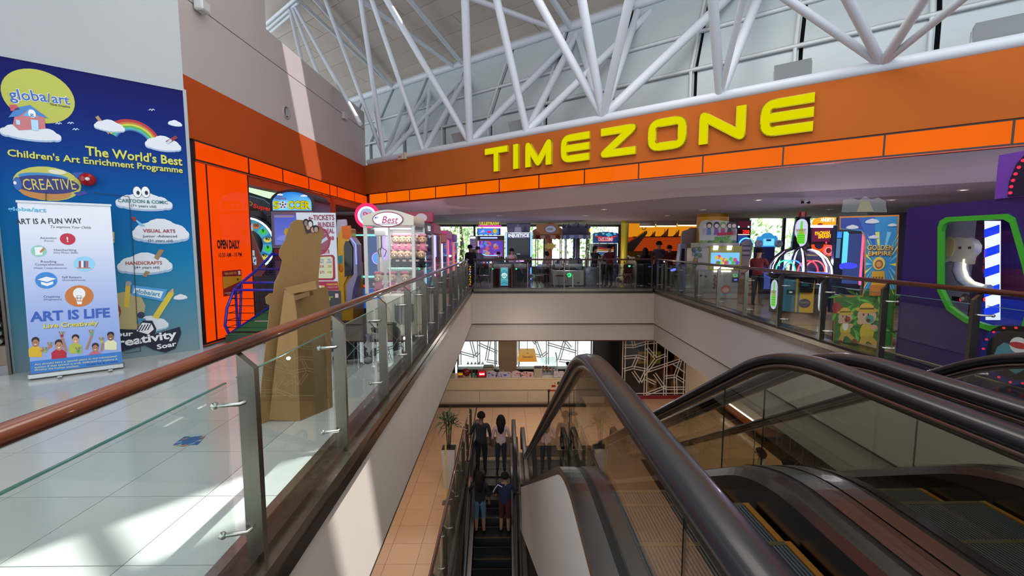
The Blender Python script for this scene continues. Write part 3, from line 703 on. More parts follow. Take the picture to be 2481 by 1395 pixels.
def escalator(name, label, xl, xr, Ya, Ys, zt, zb, Yend, mirror=False, cladL=True, cladR=True, side_deck_w=.12, tint='glass_bronze', gap_deck=True):
    r = thing(name, label, 'escalator', (0, 0, 0))
    top = esc_path(Ya, Ys, zt, zb, Yend=Yend)
    # handrails with newels at both ends
    for sx, nm in ((xl, 'handrail'), (xr, 'handrail')):
        for up in (0,):
            pth = list(top)
            Rn = .30
            yb, zb_ = Yend, zb
            for i in range(1, 11):
                a = PI * i / 10; pth.append((yb + Rn * math.sin(a), zb_ - Rn * (1 - math.cos(a)), math.sin(a), math.cos(a)))
            pre = []
            for i in range(10, 0, -1):
                a = PI * i / 10; pre.append((Ya - Rn * math.sin(a), zt - Rn * (1 - math.cos(a)), -math.sin(a), math.cos(a)))
            pth = pre + pth
            m = MB(); sweep(m, pth, HPROF, sx, 0x14141A, 'rubber'); m.build('handrail', r)
            m = MB(); sweep(m, pth, [(-.03, -.07), (-.034, -.03), (.034, -.03), (.03, -.07)], sx, 0x8C8078, 'brushed'); m.build('handrail_guide', r)
    dz = -.70                               # rail top to deck
    bot = [(y, z + dz, ny, nz) for (y, z, ny, nz) in top]
    # glass panels cut at equal Y steps
    def interp(P, y):
        for a, b in zip(P, P[1:]):
            if a[0] <= y <= b[0]:
                t = (y - a[0]) / max(1e-6, b[0] - a[0]); return a[1] + (b[1] - a[1]) * t
        return P[-1][1]
    ys = [Ya - .15, 1.1]
    while ys[-1] < Yend: ys.append(ys[-1] + 2.1)
    ys[-1] = Yend + .2
    for sx in (xl, xr):
        for a, b in zip(ys, ys[1:]):
            q = [a + .004 + (b - a - .008) * i / 12 for i in range(13)]
            vs = []
            for y in q: yy = min(max(y, Ya), Yend); vs += [(sx - .0035, y, interp(bot, yy) - .02), (sx - .0035, y, interp(top, yy) - .06), (sx + .0035, y, interp(bot, yy) - .02), (sx + .0035, y, interp(top, yy) - .06)]
            fs = []
            for i in range(12): k = 4 * i; fs += [[k, k + 1, k + 5, k + 4], [k + 2, k + 6, k + 7, k + 3]]
            g = MB(); g.add(vs, fs, 0xffffff, tint)
            g.add([vs[0], vs[1], vs[3], vs[2]], [[0, 1, 2, 3]], 0x14201C, 'glass_edge'); g.add([vs[-4], vs[-3], vs[-1], vs[-2]], [[0, 1, 2, 3]], 0x14201C, 'glass_edge'); g.build('glass_panel', r)
    # decks: outer, glass channel, inner + skirt
    for sx, s in ((xl, 1), (xr, -1)):
        m = MB(); sweep(m, bot, [(s * -.125, -.05), (s * -.125, 0), (s * -.022, 0), (s * -.022, -.05)], sx, 0x8D8B8C, 'brushed', smooth=False); m.build('outer_deck', r)
        m = MB(); sweep(m, bot, [(-.022, -.05), (-.022, -.006), (.022, -.006), (.022, -.05)], sx, 0x16181C, 'satin', smooth=False); m.build('glass_channel', r)
        m = MB(); sweep(m, bot, [(s * .022, -.05), (s * .022, -.0), (s * .10, -.012), (s * .125, -.06), (s * .125, -.34), (s * .11, -.34)], sx, 0x75716F, 'brushed', smooth=False)
        m.build('inner_deck', r)
    # cladding of the truss
    low = [(y, z - 1.15, ny, nz) for (y, z, ny, nz) in bot]
    for sx, s, on in ((xl, -1, cladL), (xr, 1, cladR)):
        if not on: continue
        vs = []
        for p, q in zip(bot, low):
            vs += [(sx + s * .122, p[0], p[1] - .02), (sx + s * .122, q[0], max(q[1], ZL - 1.2)), (sx + s * .10, p[0], p[1] - .02), (sx + s * .10, q[0], max(q[1], ZL - 1.2))]
        fs = []
        for i in range(len(bot) - 1): k = 4 * i; fs += [[k, k + 1, k + 5, k + 4], [k + 2, k + 6, k + 7, k + 3]]
        m = MB(); m.add(vs, fs, 0xC9C0BA, 'satin', False); m.build('side_cladding', r)
    m = MB(); vs = []
    for q in low: vs += [(xl - .12, q[0], max(q[1], ZL - 1.2)), (xr + .12, q[0], max(q[1], ZL - 1.2))]
    m.add(vs, [[2 * i, 2 * i + 1, 2 * i + 3, 2 * i + 2] for i in range(len(low) - 1)], 0xB9B0AA, 'satin'); m.build('soffit', r)
    # ribbed landing plate, steps with yellow edges
    fx0, fx1 = xl + .14, xr - .14; zf = zt - .93
    m = MB(); m.box((fx0, Ya - .8, zf - .03), (fx1, Ys - .95, zf), 0x7A5C4C, 'brushed')
    nrib = 44
    for i in range(nrib):
        x = fx0 + (fx1 - fx0) * (i + .5) / nrib; m.box((x - .005, Ya - .8, zf), (x + .005, Ys - .95, zf + .006), 0x8E7260, 'brushed')
    m.build('landing_plate', r)
    m = MB(); m.box((fx0, Ys - .95, zf - .02), (fx1, Ys - .80, zf + .008), 0x77706A, 'brushed'); m.build('comb_plate', r)
    sm = MB(); sm.box((fx0 + .01, 0, -.20), (fx1 - .01, .40, -.012), 0x1B1D20, 'satin')
    for i in range(40):
        x = fx0 + .05 + (fx1 - fx0 - .10) * (i + .5) / 40; sm.box((x - .006, .0, -.012), (x + .006, .40, 0), 0x3A3E42, 'satin')
    for x in (fx0 + .01, fx1 - .045): sm.box((x, 0, -.012), (x + .035, .40, .002), 0x7A4E10, 'satin')
    sm.box((fx0 + .01, .37, -.012), (fx1 - .01, .40, .0015), 0x3A3420, 'satin')
    sd = None; y = Ys - .80; i = 0
    tread = esc_path(Ya, Ys - .1, zf, zb - .93, Yend=Yend)
    while y < Yend - .9 and i < 26:
        z = interp(tread, y + .2)
        if sd is None: o = sm.build('step', r); sd = o.data
        else: o = bpy.data.objects.new('step', sd); COL.objects.link(o); o.parent = r
        o.location = (0, y, z); y += .402; i += 1
    m = MB(); m.box((fx0 - .05, Yend - .9, zb - .98), (fx1 + .05, Yend + .9, zb - .925), 0x4A4644, 'steel'); m.build('lower_landing_plate', r)
    return r
ZT = .93
escalator('escalator', 'escalator going down, nearest the camera, with the tall arched black handrail', .47, 1.63, -.7, 2.16, ZT, ZL + .93, 12.3, cladR=False)
escalator('escalator', 'second escalator, on the far right beyond the double handrails', 1.93, 3.10, -.7, 2.16, ZT, ZL + .93, 12.3, cladL=False)
m = MB(); bp = [(y, z - .70, a, b) for (y, z, a, b) in esc_path(-.7, 2.16, ZT, ZL + .93, Yend=12.3)]
sweep(m, bp, [(-.018, -.05), (-.018, -.004), (.018, -.004), (.018, -.05)], 1.78, 0x7d7a78, 'brushed', smooth=False)
tag(m.build('deck_filler'), 'narrow steel deck strip between the two near escalators', 'metal strip')
# up escalator from two levels down: runs level at its far end
def up_escalator(xl, xr, label):
    r = thing('escalator', label, 'escalator', (0, 0, 0))
    top = esc_path(-12.9, -11.5, ZL + .93, ZL - 4.6 + .93, Yend=-2.0)      # built mirrored in Y, then flipped
    fl = [(-y, z, -ny, nz) for (y, z, ny, nz) in top]
    for sx in (xl, xr):
        pth = list(fl); Rn = .28; ya, za = pth[0][0], pth[0][1]; pre = []
        for i in range(10, 0, -1):
            a = PI * i / 10; pre.append((ya + Rn * math.sin(a), za - Rn * (1 - math.cos(a)), math.sin(a), math.cos(a)))
        m = MB(); sweep(m, pre + pth, HPROF, sx, 0x14141A, 'rubber'); m.build('handrail', r)
        m = MB(); sweep(m, fl, [(-.03, -.07), (-.03, -.035), (.03, -.035), (.03, -.07)], sx, 0xB0A498, 'brushed'); m.build('handrail_guide', r)
        g = MB(); vs = []
        for p in fl: vs += [(sx, p[0], p[1] - .72), (sx, p[0], p[1] - .05)]
        g.add(vs, [[2 * i, 2 * i + 1, 2 * i + 3, 2 * i + 2] for i in range(len(fl) - 1)], 0xffffff, 'glass_bronze'); g.build('glass_panel', r)
        s = 1 if sx == xl else -1
        m = MB(); bt = [(a, b - .70, c, d) for a, b, c, d in fl]; sweep(m, bt, [(s * -.11, -.3), (s * -.11, 0), (s * .10, -.01), (s * .12, -.36)], sx, 0x6B6664, 'brushed', smooth=False); m.build('deck', r)
    fx0, fx1 = xl + .122, xr - .122
    sm = MB(); sm.box((fx0, -.40, -.22), (fx1, 0, -.01), 0x15161A, 'satin')
    for i in range(24):
        x = fx0 + (fx1 - fx0) * (i + .5) / 24; sm.box((x - .008, -.40, -.01), (x + .008, 0, 0), 0x25272b, 'satin')
    sm.box((fx0, -.402, -.012), (fx1, -.38, .002), 0x4a3a18, 'satin')
    sd = None; y = 12.6; tread = [(p[0], p[1] - .93) for p in fl][::-1]
    def zi(y):
        for a, b in zip(tread, tread[1:]):
            if a[0] <= y <= b[0]: return a[1] + (b[1] - a[1]) * (y - a[0]) / (b[0] - a[0])
        return tread[-1][1]
    while y > 5.2:
        if sd is None: o = sm.build('step', r); sd = o.data
        else: o = bpy.data.objects.new('step', sd); COL.objects.link(o); o.parent = r
        o.location = (0, y, zi(y - .2)); y -= .402
    m = MB(); m.box((xl - .15, 12.5, ZL - .03), (xr + .15, 13.85, ZL + .012), 0x4E4440, 'steel'); m.build('landing_plate', r)
    return r, zi
_, step_z = up_escalator(-.87, .22, 'lower escalator carrying four people up, between two black handrails')
# ------------------------------------------------------------------ left: blue hoarding
hd = -HD
A0 = WA + HD * 2.35 - Vector((-hd.y, hd.x)) * .0
PH = Plane((A0.x, A0.y, 0), (hd.x, hd.y, 0))
r = thing('hoarding', 'tall blue printed hoarding of an art school with clouds and a rainbow', 'hoarding', (0, 0, 0))
HL = 2.35; HT = 3.72
x_l = PH.at(40, 905)[0]
m = MB(PH.M, 1.0)
def hg(v):
    t = max(0, min(1, 1 - v[2] / HT)); st = [(0, (27, 27, 92)), (.18, (26, 44, 122)), (.38, (14, 84, 156)), (.62, (22, 122, 176)), (.8, (70, 136, 160)), (1, (128, 146, 154))]
    for (a, c), (b, d) in zip(st, st[1:]):
        if a <= t <= b: q = (t - a) / (b - a); return tuple(lin(c[i] + (d[i] - c[i]) * q) for i in range(3))
    return tuple(lin(q) for q in st[-1][1])
zs = [.0, .4, .8, 1.3, 1.8, 2.3, 2.8, 3.2, 3.5, HT]
for a, b in zip(zs, zs[1:]): m.quad((x_l, -.05, a), (HL - .02, -.05, a), (HL - .02, -.05, b), (x_l, -.05, b), hg, 'matte')
m.box((x_l, -.048, 0), (HL - .02, 0, HT), 0x4a5a78)
m.build('printed_board', r)
m = MB(PH.M); m.box((HL - .02, -.06, 0), (HL + .02, .02, HT + .02), 0x9FA6AC, 'satin'); m.box((x_l, -.06, HT), (HL, .02, HT + .03), 0xA9AEB2, 'satin'); m.box((x_l - .02, -.06, 0), (x_l, .02, HT), 0x8C9EA8, 'satin'); m.build('edge_trim', r)
m = MB(PH.M, 1.3); y = -.052
def D(k): return -.0515 - .0018 * k
# yellow disc, clipped by the top edge
c = PH.at(96, 236); rx = (PH.at(184, 236)[0] - PH.at(9, 236)[0]) / 2; rz = (PH.at(96, 172)[1] - PH.at(96, 299)[1]) / 2
m.poly([(c[0] + rx * math.cos(2 * PI * i / 36), min(HT - .01, c[1] + rz * 1.0 * math.sin(2 * PI * i / 36))) for i in range(36)], D(1), 0xA8AA46)
PH.cloud(m, 75, 323, 148, 44, D(2))
PH.poly(m, [(40, 268), (33, 305), (48, 318), (112, 314), (108, 280), (72, 262)], 0xB46A6E, D(4)); PH.poly(m, [(22, 287), (40, 264), (74, 257), (118, 289), (96, 284), (72, 266), (48, 284)], 0x3A74B0, D(5))
PH.poly(m, [(25, 256), (42, 257), (50, 268), (28, 272)], 0xB44A52, D(5)); PH.poly(m, [(72, 266), (58, 283), (94, 287)], 0x5AA0D0, D(5)); PH.ell(m, 79, 278, 9, 10, 0xD8DCE0, D(6)); PH.text(m, 'g', 74, 283, 84, 284, 8, 0x2F6AA8, D(7))
PH.poly(m, [(76, 292), (94, 294), (95, 318), (79, 318)], 0x9CC4DC, D(6)); PH.poly(m, [(40, 292), (50, 294), (51, 305), (42, 304)], 0x9CC4DC, D(6))
for q, cc, bd in ((0, 0xDDE2E8, .045), (1, 0x2F5CA8, .012)):
    PH.text(m, 'globa', 26, 243, 116, 249, 25, cc, D(3 + q), bold=bd); PH.text(m, '/', 118, 250, 128, 250, 20, cc, D(3 + q), bold=bd); PH.text(m, 'art', 128, 251, 170, 256, 22, cc, D(3 + q), bold=bd)
PH.text(m, 'Think Creative', 121, 257, 170, 264, 5, 0x201C28, D(4))
cc = PH.at(322, 352); R0 = (PH.at(400, 352)[0] - PH.at(256, 352)[0]) / 2
for k, (a, b, col) in enumerate(((.90, 1.0, 0xA32226), (.83, .90, 0xB06A2A), (.76, .83, 0xB8B83A), (.69, .76, 0x4F9A3C), (.62, .69, 0x3C9C9C), (.57, .62, 0x2E5C9C))): m.ring(cc[0], cc[1] - .02, R0 * a, R0 * b, D(1 + k * .2), col, 'paint', 30, math.radians(12), math.radians(152), 1.12)
PH.poly(m, [(231, 286), (238, 282), (268, 322), (262, 327)], 0x9A7A5A, D(2))
for a in ((265, 308, 70, 30, 3), (394, 351, 82, 38, 3), (423, 301, 32, 15, 2)): PH.cloud(m, a[0], a[1], a[2], a[3], D(a[4]))
PH.poly(m, [(400, 344), (424, 330), (430, 336), (408, 350)], 0x7A2026, D(6)); PH.poly(m, [(402, 346), (412, 338), (416, 343), (406, 352)], 0xB8B8C0, D(7))
for bx, by in ((143, 303), (172, 302), (184, 317), (367, 270), (350, 321)): PH.line(m, [(bx - 7, by - 1), (bx - 3, by - 4), (bx, by), (bx + 3, by - 4), (bx + 7, by - 1)], .008, 0xB8C4D8, D(1))
for q, cc, o in ((0, 0x101C30, 2), (1, 0xBDBE55, 0)):
    PH.text(m, "The World's Best", 208 + o, 377 + o, 441 + o, 402 + o, 21, cc, D(1 + q), bold=.02); PH.text(m, "Children's Art Enrichment Programme", 20 + o, 379 + o, 442 + o, 420 + o, 15, cc, D(1 + q), bold=.02)
# airship
PH.ell(m, 115, 446, 82, 41, 0xB0AE50, D(1)); PH.ell(m, 112, 448, 80, 22, 0x252C6E, D(3)); PH.ell(m, 112, 466, 62, 19, 0xB37A40, D(2)); PH.ell(m, 106, 430, 60, 10, 0x2E7AB0, D(2.5)); PH.ell(m, 44, 446, 10, 16, 0x2A5AA0, D(4)); PH.ell(m, 38, 444, 4, 4, 0xD0D8E0, D(5))
PH.poly(m, [(175, 420), (200, 418), (204, 428), (184, 432)], 0x2A4A98, D(2)); PH.poly(m, [(178, 468), (205, 462), (214, 470), (190, 476)], 0x2A3A88, D(2)); PH.ell(m, 140, 418, 22, 6, 0xC8C8A8, D(4))
PH.text(m, 'CREATIVE', 60, 461, 186, 460, 26, 0xC8B85A, D(5), bold=.0)
for cx, cy, w, h in ((348, 490, 138, 46), (388, 562, 130, 60), (350, 640, 128, 54), (436, 719, 32, 14), (360, 785, 90, 40)): PH.cloud(m, cx, cy, w, h, D(2))
for ex_ in (332, 352): PH.ell(m, ex_, 466, 11, 14, 0x20242c, D(4)); PH.ell(m, ex_, 466, 10, 13, 0xD8DADC, D(5)); PH.ell(m, ex_ + 2, 468, 4, 5, 0x1A1A3A, D(6))
PH.text(m, 'CARTOON & COMIC', 286, 490, 406, 495, 8, 0x2C6A6A, D(6), bold=.02); PH.text(m, '(7+ years old)', 317, 501, 378, 504, 6, 0x2C5A5A, D(6))
PH.text(m, 'VISUAL ARTS', 346, 563, 424, 564, 8, 0x8C2A3A, D(6), bold=.02); PH.text(m, 'Junior -Advanced', 345, 575, 428, 575, 6, 0x3A4A5A, D(6)); PH.text(m, '(3+ years old)', 358, 585, 418, 586, 6, 0x3A4A5A, D(6))
PH.text(m, 'HANDICRAFTS', 304, 641, 392, 640, 8, 0x9C3A34, D(6), bold=.02); PH.text(m, '(4+ years old)', 326, 650, 386, 650, 6, 0x3A4A5A, D(6))
PH.poly(m, [(385, 603), (397, 606), (382, 630), (372, 624)], 0x8A7050, D(5)); PH.poly(m, [(352, 655), (363, 658), (354, 671), (345, 668)], 0x8A7050, D(5)); PH.poly(m, [(320, 527), (330, 532), (352, 548), (340, 548)], 0x6FA8CC, D(5)); PH.poly(m, [(318, 526), (326, 525), (331, 533), (324, 538)], 0x8A2226, D(6))
# pencils, banner, slogan
PH.poly(m, [(268, 712), (300, 706), (340, 715), (352, 740), (340, 800), (290, 800), (282, 760)], 0xA09468, D(3))
PH.poly(m, [(304, 688), (316, 690), (312, 745), (300, 742)], 0xC4A234, D(4)); PH.ell(m, 311, 686, 8, 6, 0x8A8A88, D(5)); PH.poly(m, [(407, 707), (419, 698), (420, 712), (382, 772), (368, 766)], 0xC4B034, D(4)); PH.poly(m, [(407, 707), (419, 697), (419, 708)], 0xB89070, D(5))
PH.poly(m, [(320, 690), (405, 700), (394, 729), (318, 714)], 0x3F8AC0, D(5)); PH.poly(m, [(325, 696), (395, 705), (388, 722), (322, 709)], 0xC8D4DC, D(6)); PH.text(m, 'globa/art', 326, 708, 386, 717, 10, 0x3A7A9C, D(7), bold=.02)
PH.ell(m, 282, 752, 11, 17, 0x8A3A2A, D(5)); PH.ell(m, 281, 758, 8, 10, 0xC4B03A, D(6)); PH.ell(m, 341, 762, 9, 8, 0x202A4A, D(6)); PH.poly(m, [(333, 770), (352, 770), (354, 782), (330, 782)], 0x3A7AA0, D(6))
SL = 0x14182E
PH.poly(m, [(282, 795), (330, 797), (345, 775), (368, 775), (378, 795), (374, 808), (434, 790), (438, 805), (424, 842), (400, 852), (372, 845), (350, 834), (284, 852)], SL, D(8))
PH.text(m, 'Your', 262, 814, 322, 811, 11, 0xD8DADC, D(9), bold=.03); PH.text(m, 'Creativity', 252, 844, 428, 815, 19, 0xD8DADC, D(9), bold=.03); PH.text(m, 'Soar', 380, 844, 427, 835, 11, 0xD8DADC, D(9), bold=.03)
PH.poly(m, [(330, 800), (344, 780), (366, 782), (372, 796), (358, 808)], 0xD8DADC, D(9)); 
for i in range(4): PH.line(m, [(336 + 7 * i, 800 - i * 1), (344 + 7 * i, 786 - i)], .012, SL, D(10))
PH.text(m, 'REEL', 258, 581, 276, 582, 9, 0xA03A20, D(7), bold=.04)
m.build('print', r)
m = MB(PH.M, 1.5); PH.poly(m, [(254, 562), (277, 562), (277, 588), (254, 587)], 0xB89A6A, D(6)); m.build('small_sign', r, 'small tan sign on the hoarding')
for sl in ([(228, 468), (312, 477), (322, 600), (331, 760), (340, 848), (300, 854)], [(113, 466), (113, 490)]): m = MB(PH.M); PH.line(m, sl, .007, 0x10222e, D(11)); m.build('door_seam', r)
if 0: pass

# alarm bell on the hoarding
b = PH.at(213, 437); P3 = PH.M @ Vector((b[0], -.098, b[1]))
m = MB(); Rm = Matrix.Rotation(math.atan2(hd.y, hd.x), 4, 'Z') @ Matrix.Rotation(PI / 2, 4, 'X')
m.M = Rm; m.lathe([(.0, .075), (.03, .072), (.032, .066), (.06, .055), (.08, .03), (.082, .0)], (0, 0, 0), 0xA0141C, 'gloss', 20)
r = thing('alarm_bell', 'round red fire alarm bell mounted on the blue hoarding', 'alarm bell', P3); m.build('gong', r)
m = MB(Rm); m.lathe([(.0, .080), (.022, .078), (.022, .07)], (0, 0, 0), 0xD8D8D4, 'satin', 14); m.build('hub', r); m = MB(Rm); m.box((-.05, -.05, -.01), (.05, .05, .01), 0x8C1018, 'satin'); m.build('back_box', r)
# shop display left of the hoarding
m = MB(PH.M)
m.box((x_l - 1.6, .25, 0), (x_l - .03, .3, HT), 0x6a5f58, 'wall'); m.box((x_l - 1.6, -.1, .0), (x_l - .03, .25, .35), 0x8a7a66, 'ply'); m.box((x_l - .05, -.12, 0), (x_l - .025, .3, HT), 0x5a5048, 'satin')
m.box((x_l - 1.6, -.12, 0), (x_l - .05, -.1, .12), 0x8c8c8a, 'steel')
r = tag(m.build('shop_window'), 'sliver of shop front with stacked cloth at the far left edge', 'shop window')
for i, (c, z) in enumerate(((0xA8B8A8, .35), (0x9AA89C, .45), (0xB4BEB0, .55), (0x94444C, .65), (0xA8B8A8, .72), (0x8A7C7A, .82), (0x6A6062, .92))):
    m = MB(PH.M); m.box((x_l - .62, -.06, z + .004), (x_l - .08, .2, z + (.068 if i == 3 else .085)), c, 'fabric', .03)
    tag(m.build('folded_cloth'), 'folded cloth in the far left shop window, %s' % ('lowest of the stack', 'second from the bottom', 'third from the bottom', 'dark red one in the middle', 'pale green one above the red', 'brown one near the top', 'topmost dark checked one')[i], 'cloth', 'folded cloths in the shop window')

# ------------------------------------------------------------------ roll-up banner
BL = atZ(72, 908, .055); BR = atZ(299, 880, .055)
PR_ = Plane(BL, (BR - BL), (-.31, .0, 2.0)); WB = (BR - BL).length
r = thing('rollup_banner', 'white and blue roll-up banner reading ART IS LIFE before the hoarding', 'banner', (BL.x, BL.y, 0))
W = Matrix.Translation((-BL.x, -BL.y, 0)) @ PR_.M
HB = PR_.at(10, 488)[1]
m = MB(W, 1.45)
def rg(v):
    t = v[2] / HB; a = (126, 146, 196); b = (196, 198, 206); q = max(0, min(1, (t - .25) / .6)); return tuple(lin(a[i] + (b[i] - a[i]) * q) for i in range(3))
for i in range(6): m.quad((.01, 0, HB * i / 6), (WB - .01, 0, HB * i / 6), (WB - .01, 0, HB * (i + 1) / 6), (.01, 0, HB * (i + 1) / 6), rg, 'satin')
m.box((.01, .001, 0), (WB - .01, .003, HB), 0x9a9a9a); m.build('sheet', r)
m = MB(W); m.box((0, -.012, HB - .005), (WB, .014, HB + .02), 0xB9BCBE, 'steel'); m.build('top_rail', r)
m = MB(W); m.box((-.01, -.06, -.05), (WB + .01, .06, .012), 0xB5B8BA, 'steel', .01); m.build('base', r)
fm = MB(W)
for x in (.26, .70): f = MB(W); f.box((x - .02, -.16, -.055), (x + .02, .16, -.045), 0xB5B8BA, 'steel'); f.build('foot', r)
m = MB(W, 1.45); T = lambda *a, **k: PR_.text(m, *a, **k); E_ = lambda *a: PR_.ell(m, *a)
T('globa/art', 19, 510, 113, 513, 9, 0x5A9AB8, -.002, bold=.03); T('Think Creative', 82, 514, 112, 515, 2.5, 0x5A9AB8, -.002)
T('ART IS A FUN WAY', 38, 543, 199, 541, 13, 0x16162A, -.002, bold=.015); T('To improve Your Childs', 121, 552, 220, 554, 6, 0x20202E, -.002, bold=0, slant=.25)
for s_, x0, x1, y0 in (('Attention', 97, 137, 579), ('(Focus)', 107, 130, 585), ('Handwriting', 131, 185, 608), ('(Fine Motor Skills)', 130, 189, 614), ('Reading', 99, 137, 636), ('Comprehension', 85, 154, 643), ('(Visual Comprehension)', 82, 161, 651), ('Self Esteem', 150, 197, 674), ('(Accomplishment)', 151, 207, 680), ('Creativity', 105, 146, 721), ('(Imagination)', 106, 149, 727)):
    T(s_, x0, y0, x1, y0, 4.0 if s_[0] == '(' else 5.5, 0x3A4058, -.002, bold=0)
E_(164, 579, 19, 14, 0xA82038, -.002); T('!', 162, 586, 166, 586, 12, 0xD8D8DC, -.003, bold=.02)
E_(94, 608, 19, 14, 0x7AB0A0, -.002); PR_.poly(m, [(84, 599), (103, 598), (103, 617), (86, 618)], 0xD4D8D4, -.003); PR_.poly(m, [(96, 609), (106, 599), (109, 603), (99, 613)], 0xB06A40, -.004)
E_(204, 639, 26, 18, 0x7EB6DC, -.002)
for i, c_ in enumerate((0x9A3040, 0xD0D4DC, 0x3A4A6A, 0xA84848)): PR_.poly(m, [(191 + 6 * i, 632), (196 + 6 * i, 632), (196 + 6 * i, 648), (191 + 6 * i, 648)], c_, -.003)
PR_.line(m, [(188, 649), (219, 649)], .012, 0xB06A50, -.003)
E_(112, 679, 27, 20, 0x2F74B8, -.002); PR_.poly(m, [(91, 677), (112, 670), (136, 675), (114, 683)], 0xD8DADC, -.003); PR_.poly(m, [(99, 682), (114, 686), (129, 681), (129, 688), (114, 693), (100, 689)], 0xD8DADC, -.003)
E_(192, 717, 35, 26, 0xB0662C, -.002); E_(192, 711, 15, 14, 0xD0D2D0, -.003); PR_.poly(m, [(183, 720), (202, 720), (199, 728), (186, 728)], 0xD0D2D0, -.003); PR_.poly(m, [(186, 730), (199, 730), (198, 737), (188, 737)], 0xD0D2D0, -.003); PR_.line(m, [(188, 727), (186, 716), (197, 716), (195, 727)], .004, 0x806040, -.004)
T('ART IS LIFE', 73, 779, 267, 767, 22, 0x2C50A0, -.003, bold=.035); T('Live Creatively', 107, 796, 239, 788, 11, 0x303048, -.002, bold=.02); T('Live Creatively', 106, 795, 238, 787, 11, 0xC8BC40, -.003, bold=.02)
# photo of children in coloured shirts: flat print
def kid(x, y, s, sk, hair, sh, hands=True):
    PR_.poly(m, [(x - 15 * s, y + 34 * s), (x - 16 * s, y + 16 * s), (x - 7 * s, y + 9 * s), (x + 7 * s, y + 9 * s), (x + 16 * s, y + 16 * s), (x + 15 * s, y + 34 * s)], sh, -.003)
    E_(x, y, 8.5 * s, 11 * s, sk, -.004); E_(x, y - 5 * s, 9 * s, 7.5 * s, hair, -.0045); E_(x, y + 1 * s, 7 * s, 8 * s, sk, -.005)
    for q in (-3, 3): E_(x + q * s, y - 0 * s, 1.1 * s, .8 * s, 0x2a1a16, -.006, 'paint', 8)
    E_(x, y + 5 * s, 2.6 * s, 1.2 * s, 0xD8C8C0, -.006, 'paint', 8)
kid(86, 829, 1.05, 0x9A6A50, 0x1A1414, 0xC09A1C); kid(183, 822, 1.0, 0xB4886E, 0x1C1614, 0x98A040); kid(268, 815, .95, 0x7E5644, 0x15100f, 0xC4C49C); kid(231, 842, .95, 0x9A6A50, 0x1A1210, 0xA8586A); kid(143, 836, 1.15, 0xA87A60, 0x1A1414, 0xA01C30)
for a_, b_ in (((160, 850), (150, 816)), ((210, 845), (222, 814)), ((100, 850), (118, 842)), ((246, 850), (249, 832))): PR_.line(m, [a_, b_], .02, 0x9A6A50, -.0055)
for hx_, hy, c1 in ((150, 812, 0x8A2030), (222, 808, 0x4A9A4A), (122, 838, 0xB0682A), (247, 826, 0xB0A038), (190, 850, 0x3A8A5A), (110, 850, 0x80A040)):
    E_(hx_, hy, 4, 4.5, c1, -.006)
    for q in range(5): PR_.line(m, [(hx_ + (q - 2) * 1.2, hy - 2), (hx_ + (q - 2) * 3.2, hy - 9)], .007, (0xA04040, 0xB0A040, 0x40A060, 0x4060A0, 0xB08060)[q], -.0065)
m.rect(.012, .002, WB - .012, PR_.at(180, 864)[1], -.007, 0x2E6AAE)
T('Art should have a special place in our educational', 84, 885, 283, 864, 4.5, 0xB8B870, -.008, bold=.01); T('system if that system is truly dedicated to explore &', 84, 892, 285, 871, 4.5, 0xB8B870, -.008, bold=.01); T('develop the human intellect.', 84, 898, 192, 888, 4.5, 0xB8B870, -.008, bold=.01); T('- Global Art & Creative', 204, 886, 286, 877, 4.5, 0x16245A, -.008, bold=.015)
m.build('print', r)

# blue floor sticker
m = MB(); q = [atZ(*p, .002) for p in ((418, 1078), (479, 1077), (497, 1057), (447, 1057))]
m.add(q + [v + Vector((0, 0, -.001)) for v in q], [[0, 1, 2, 3]], 0x2A5E92, 'satin')
o = m.build('floor_sticker'); tag(o, 'worn blue square sticker on the left walkway floor', 'sticker')
m = MB(); c = sum(q, Vector()) / 4
for i in range(9): a = 2 * PI * i / 9; p = c + Vector((math.cos(a) * .07, math.sin(a) * .09, .001)); m.add([p + Vector((-.02, -.02, 0)), p + Vector((.02, -.01, 0)), p + Vector((.01, .03, 0))], [[0, 1, 2]], (0xA0A8A0, 0xB07850, 0x7AA0B8)[i % 3], 'satin')
m.build('worn_print', o)

# ------------------------------------------------------------------ cardboard standee seen from behind
bl_ = atZ(624, 1030, 0); br_ = atZ(783, 979, 0)
PC = Plane(bl_, br_ - bl_)
r = thing('cardboard_standee', 'brown cardboard standee seen from its plain back, propped on the walkway', 'standee', (bl_.x, bl_.y, 0))
W = Matrix.Translation((-bl_.x, -bl_.y, 0)) @ PC.M
out = [(624, 1030), (643, 850), (655, 740), (646, 735), (644, 720), (654, 711), (663, 710), (666, 684), (679, 658), (685, 631), (677, 619), (678, 606), (692, 580), (698, 558), (706, 541), (718, 532), (733, 533), (750, 540), (765, 551), (780, 553), (784, 565), (778, 590), (776, 626), (772, 668), (772, 697), (775, 722), (779, 771), (783, 979)]
m = MB(W); m.prism(PC.P(out), 0, .012, 0x8C6A3E, 'card', 'y'); m.build('board', r)
m = MB(W); m.prism(PC.P([(734, 534), (750, 539), (766, 551), (772, 552), (760, 560), (742, 566), (738, 552)]), -.004, .0, 0x3a3036, 'satin', 'y')
for i, (x, y_) in enumerate(((746, 550), (757, 557), (741, 541), (765, 556), (751, 543))): c = PC.at(x, y_); m.disc(c[0], c[1], .02, .026, -.0055 - .0002 * i, (0xC09A88, 0xB88E7C, 0x8a7a80, 0xA8908a, 0xD8CCC8)[i], 'paint', 12); m.disc(c[0], c[1] + .008, .03, .034, -.0052 - .0002 * i, 0x181418, 'paint', 12)
m.build('photo_print', r, 'crumpled photo print of faces showing at its top')
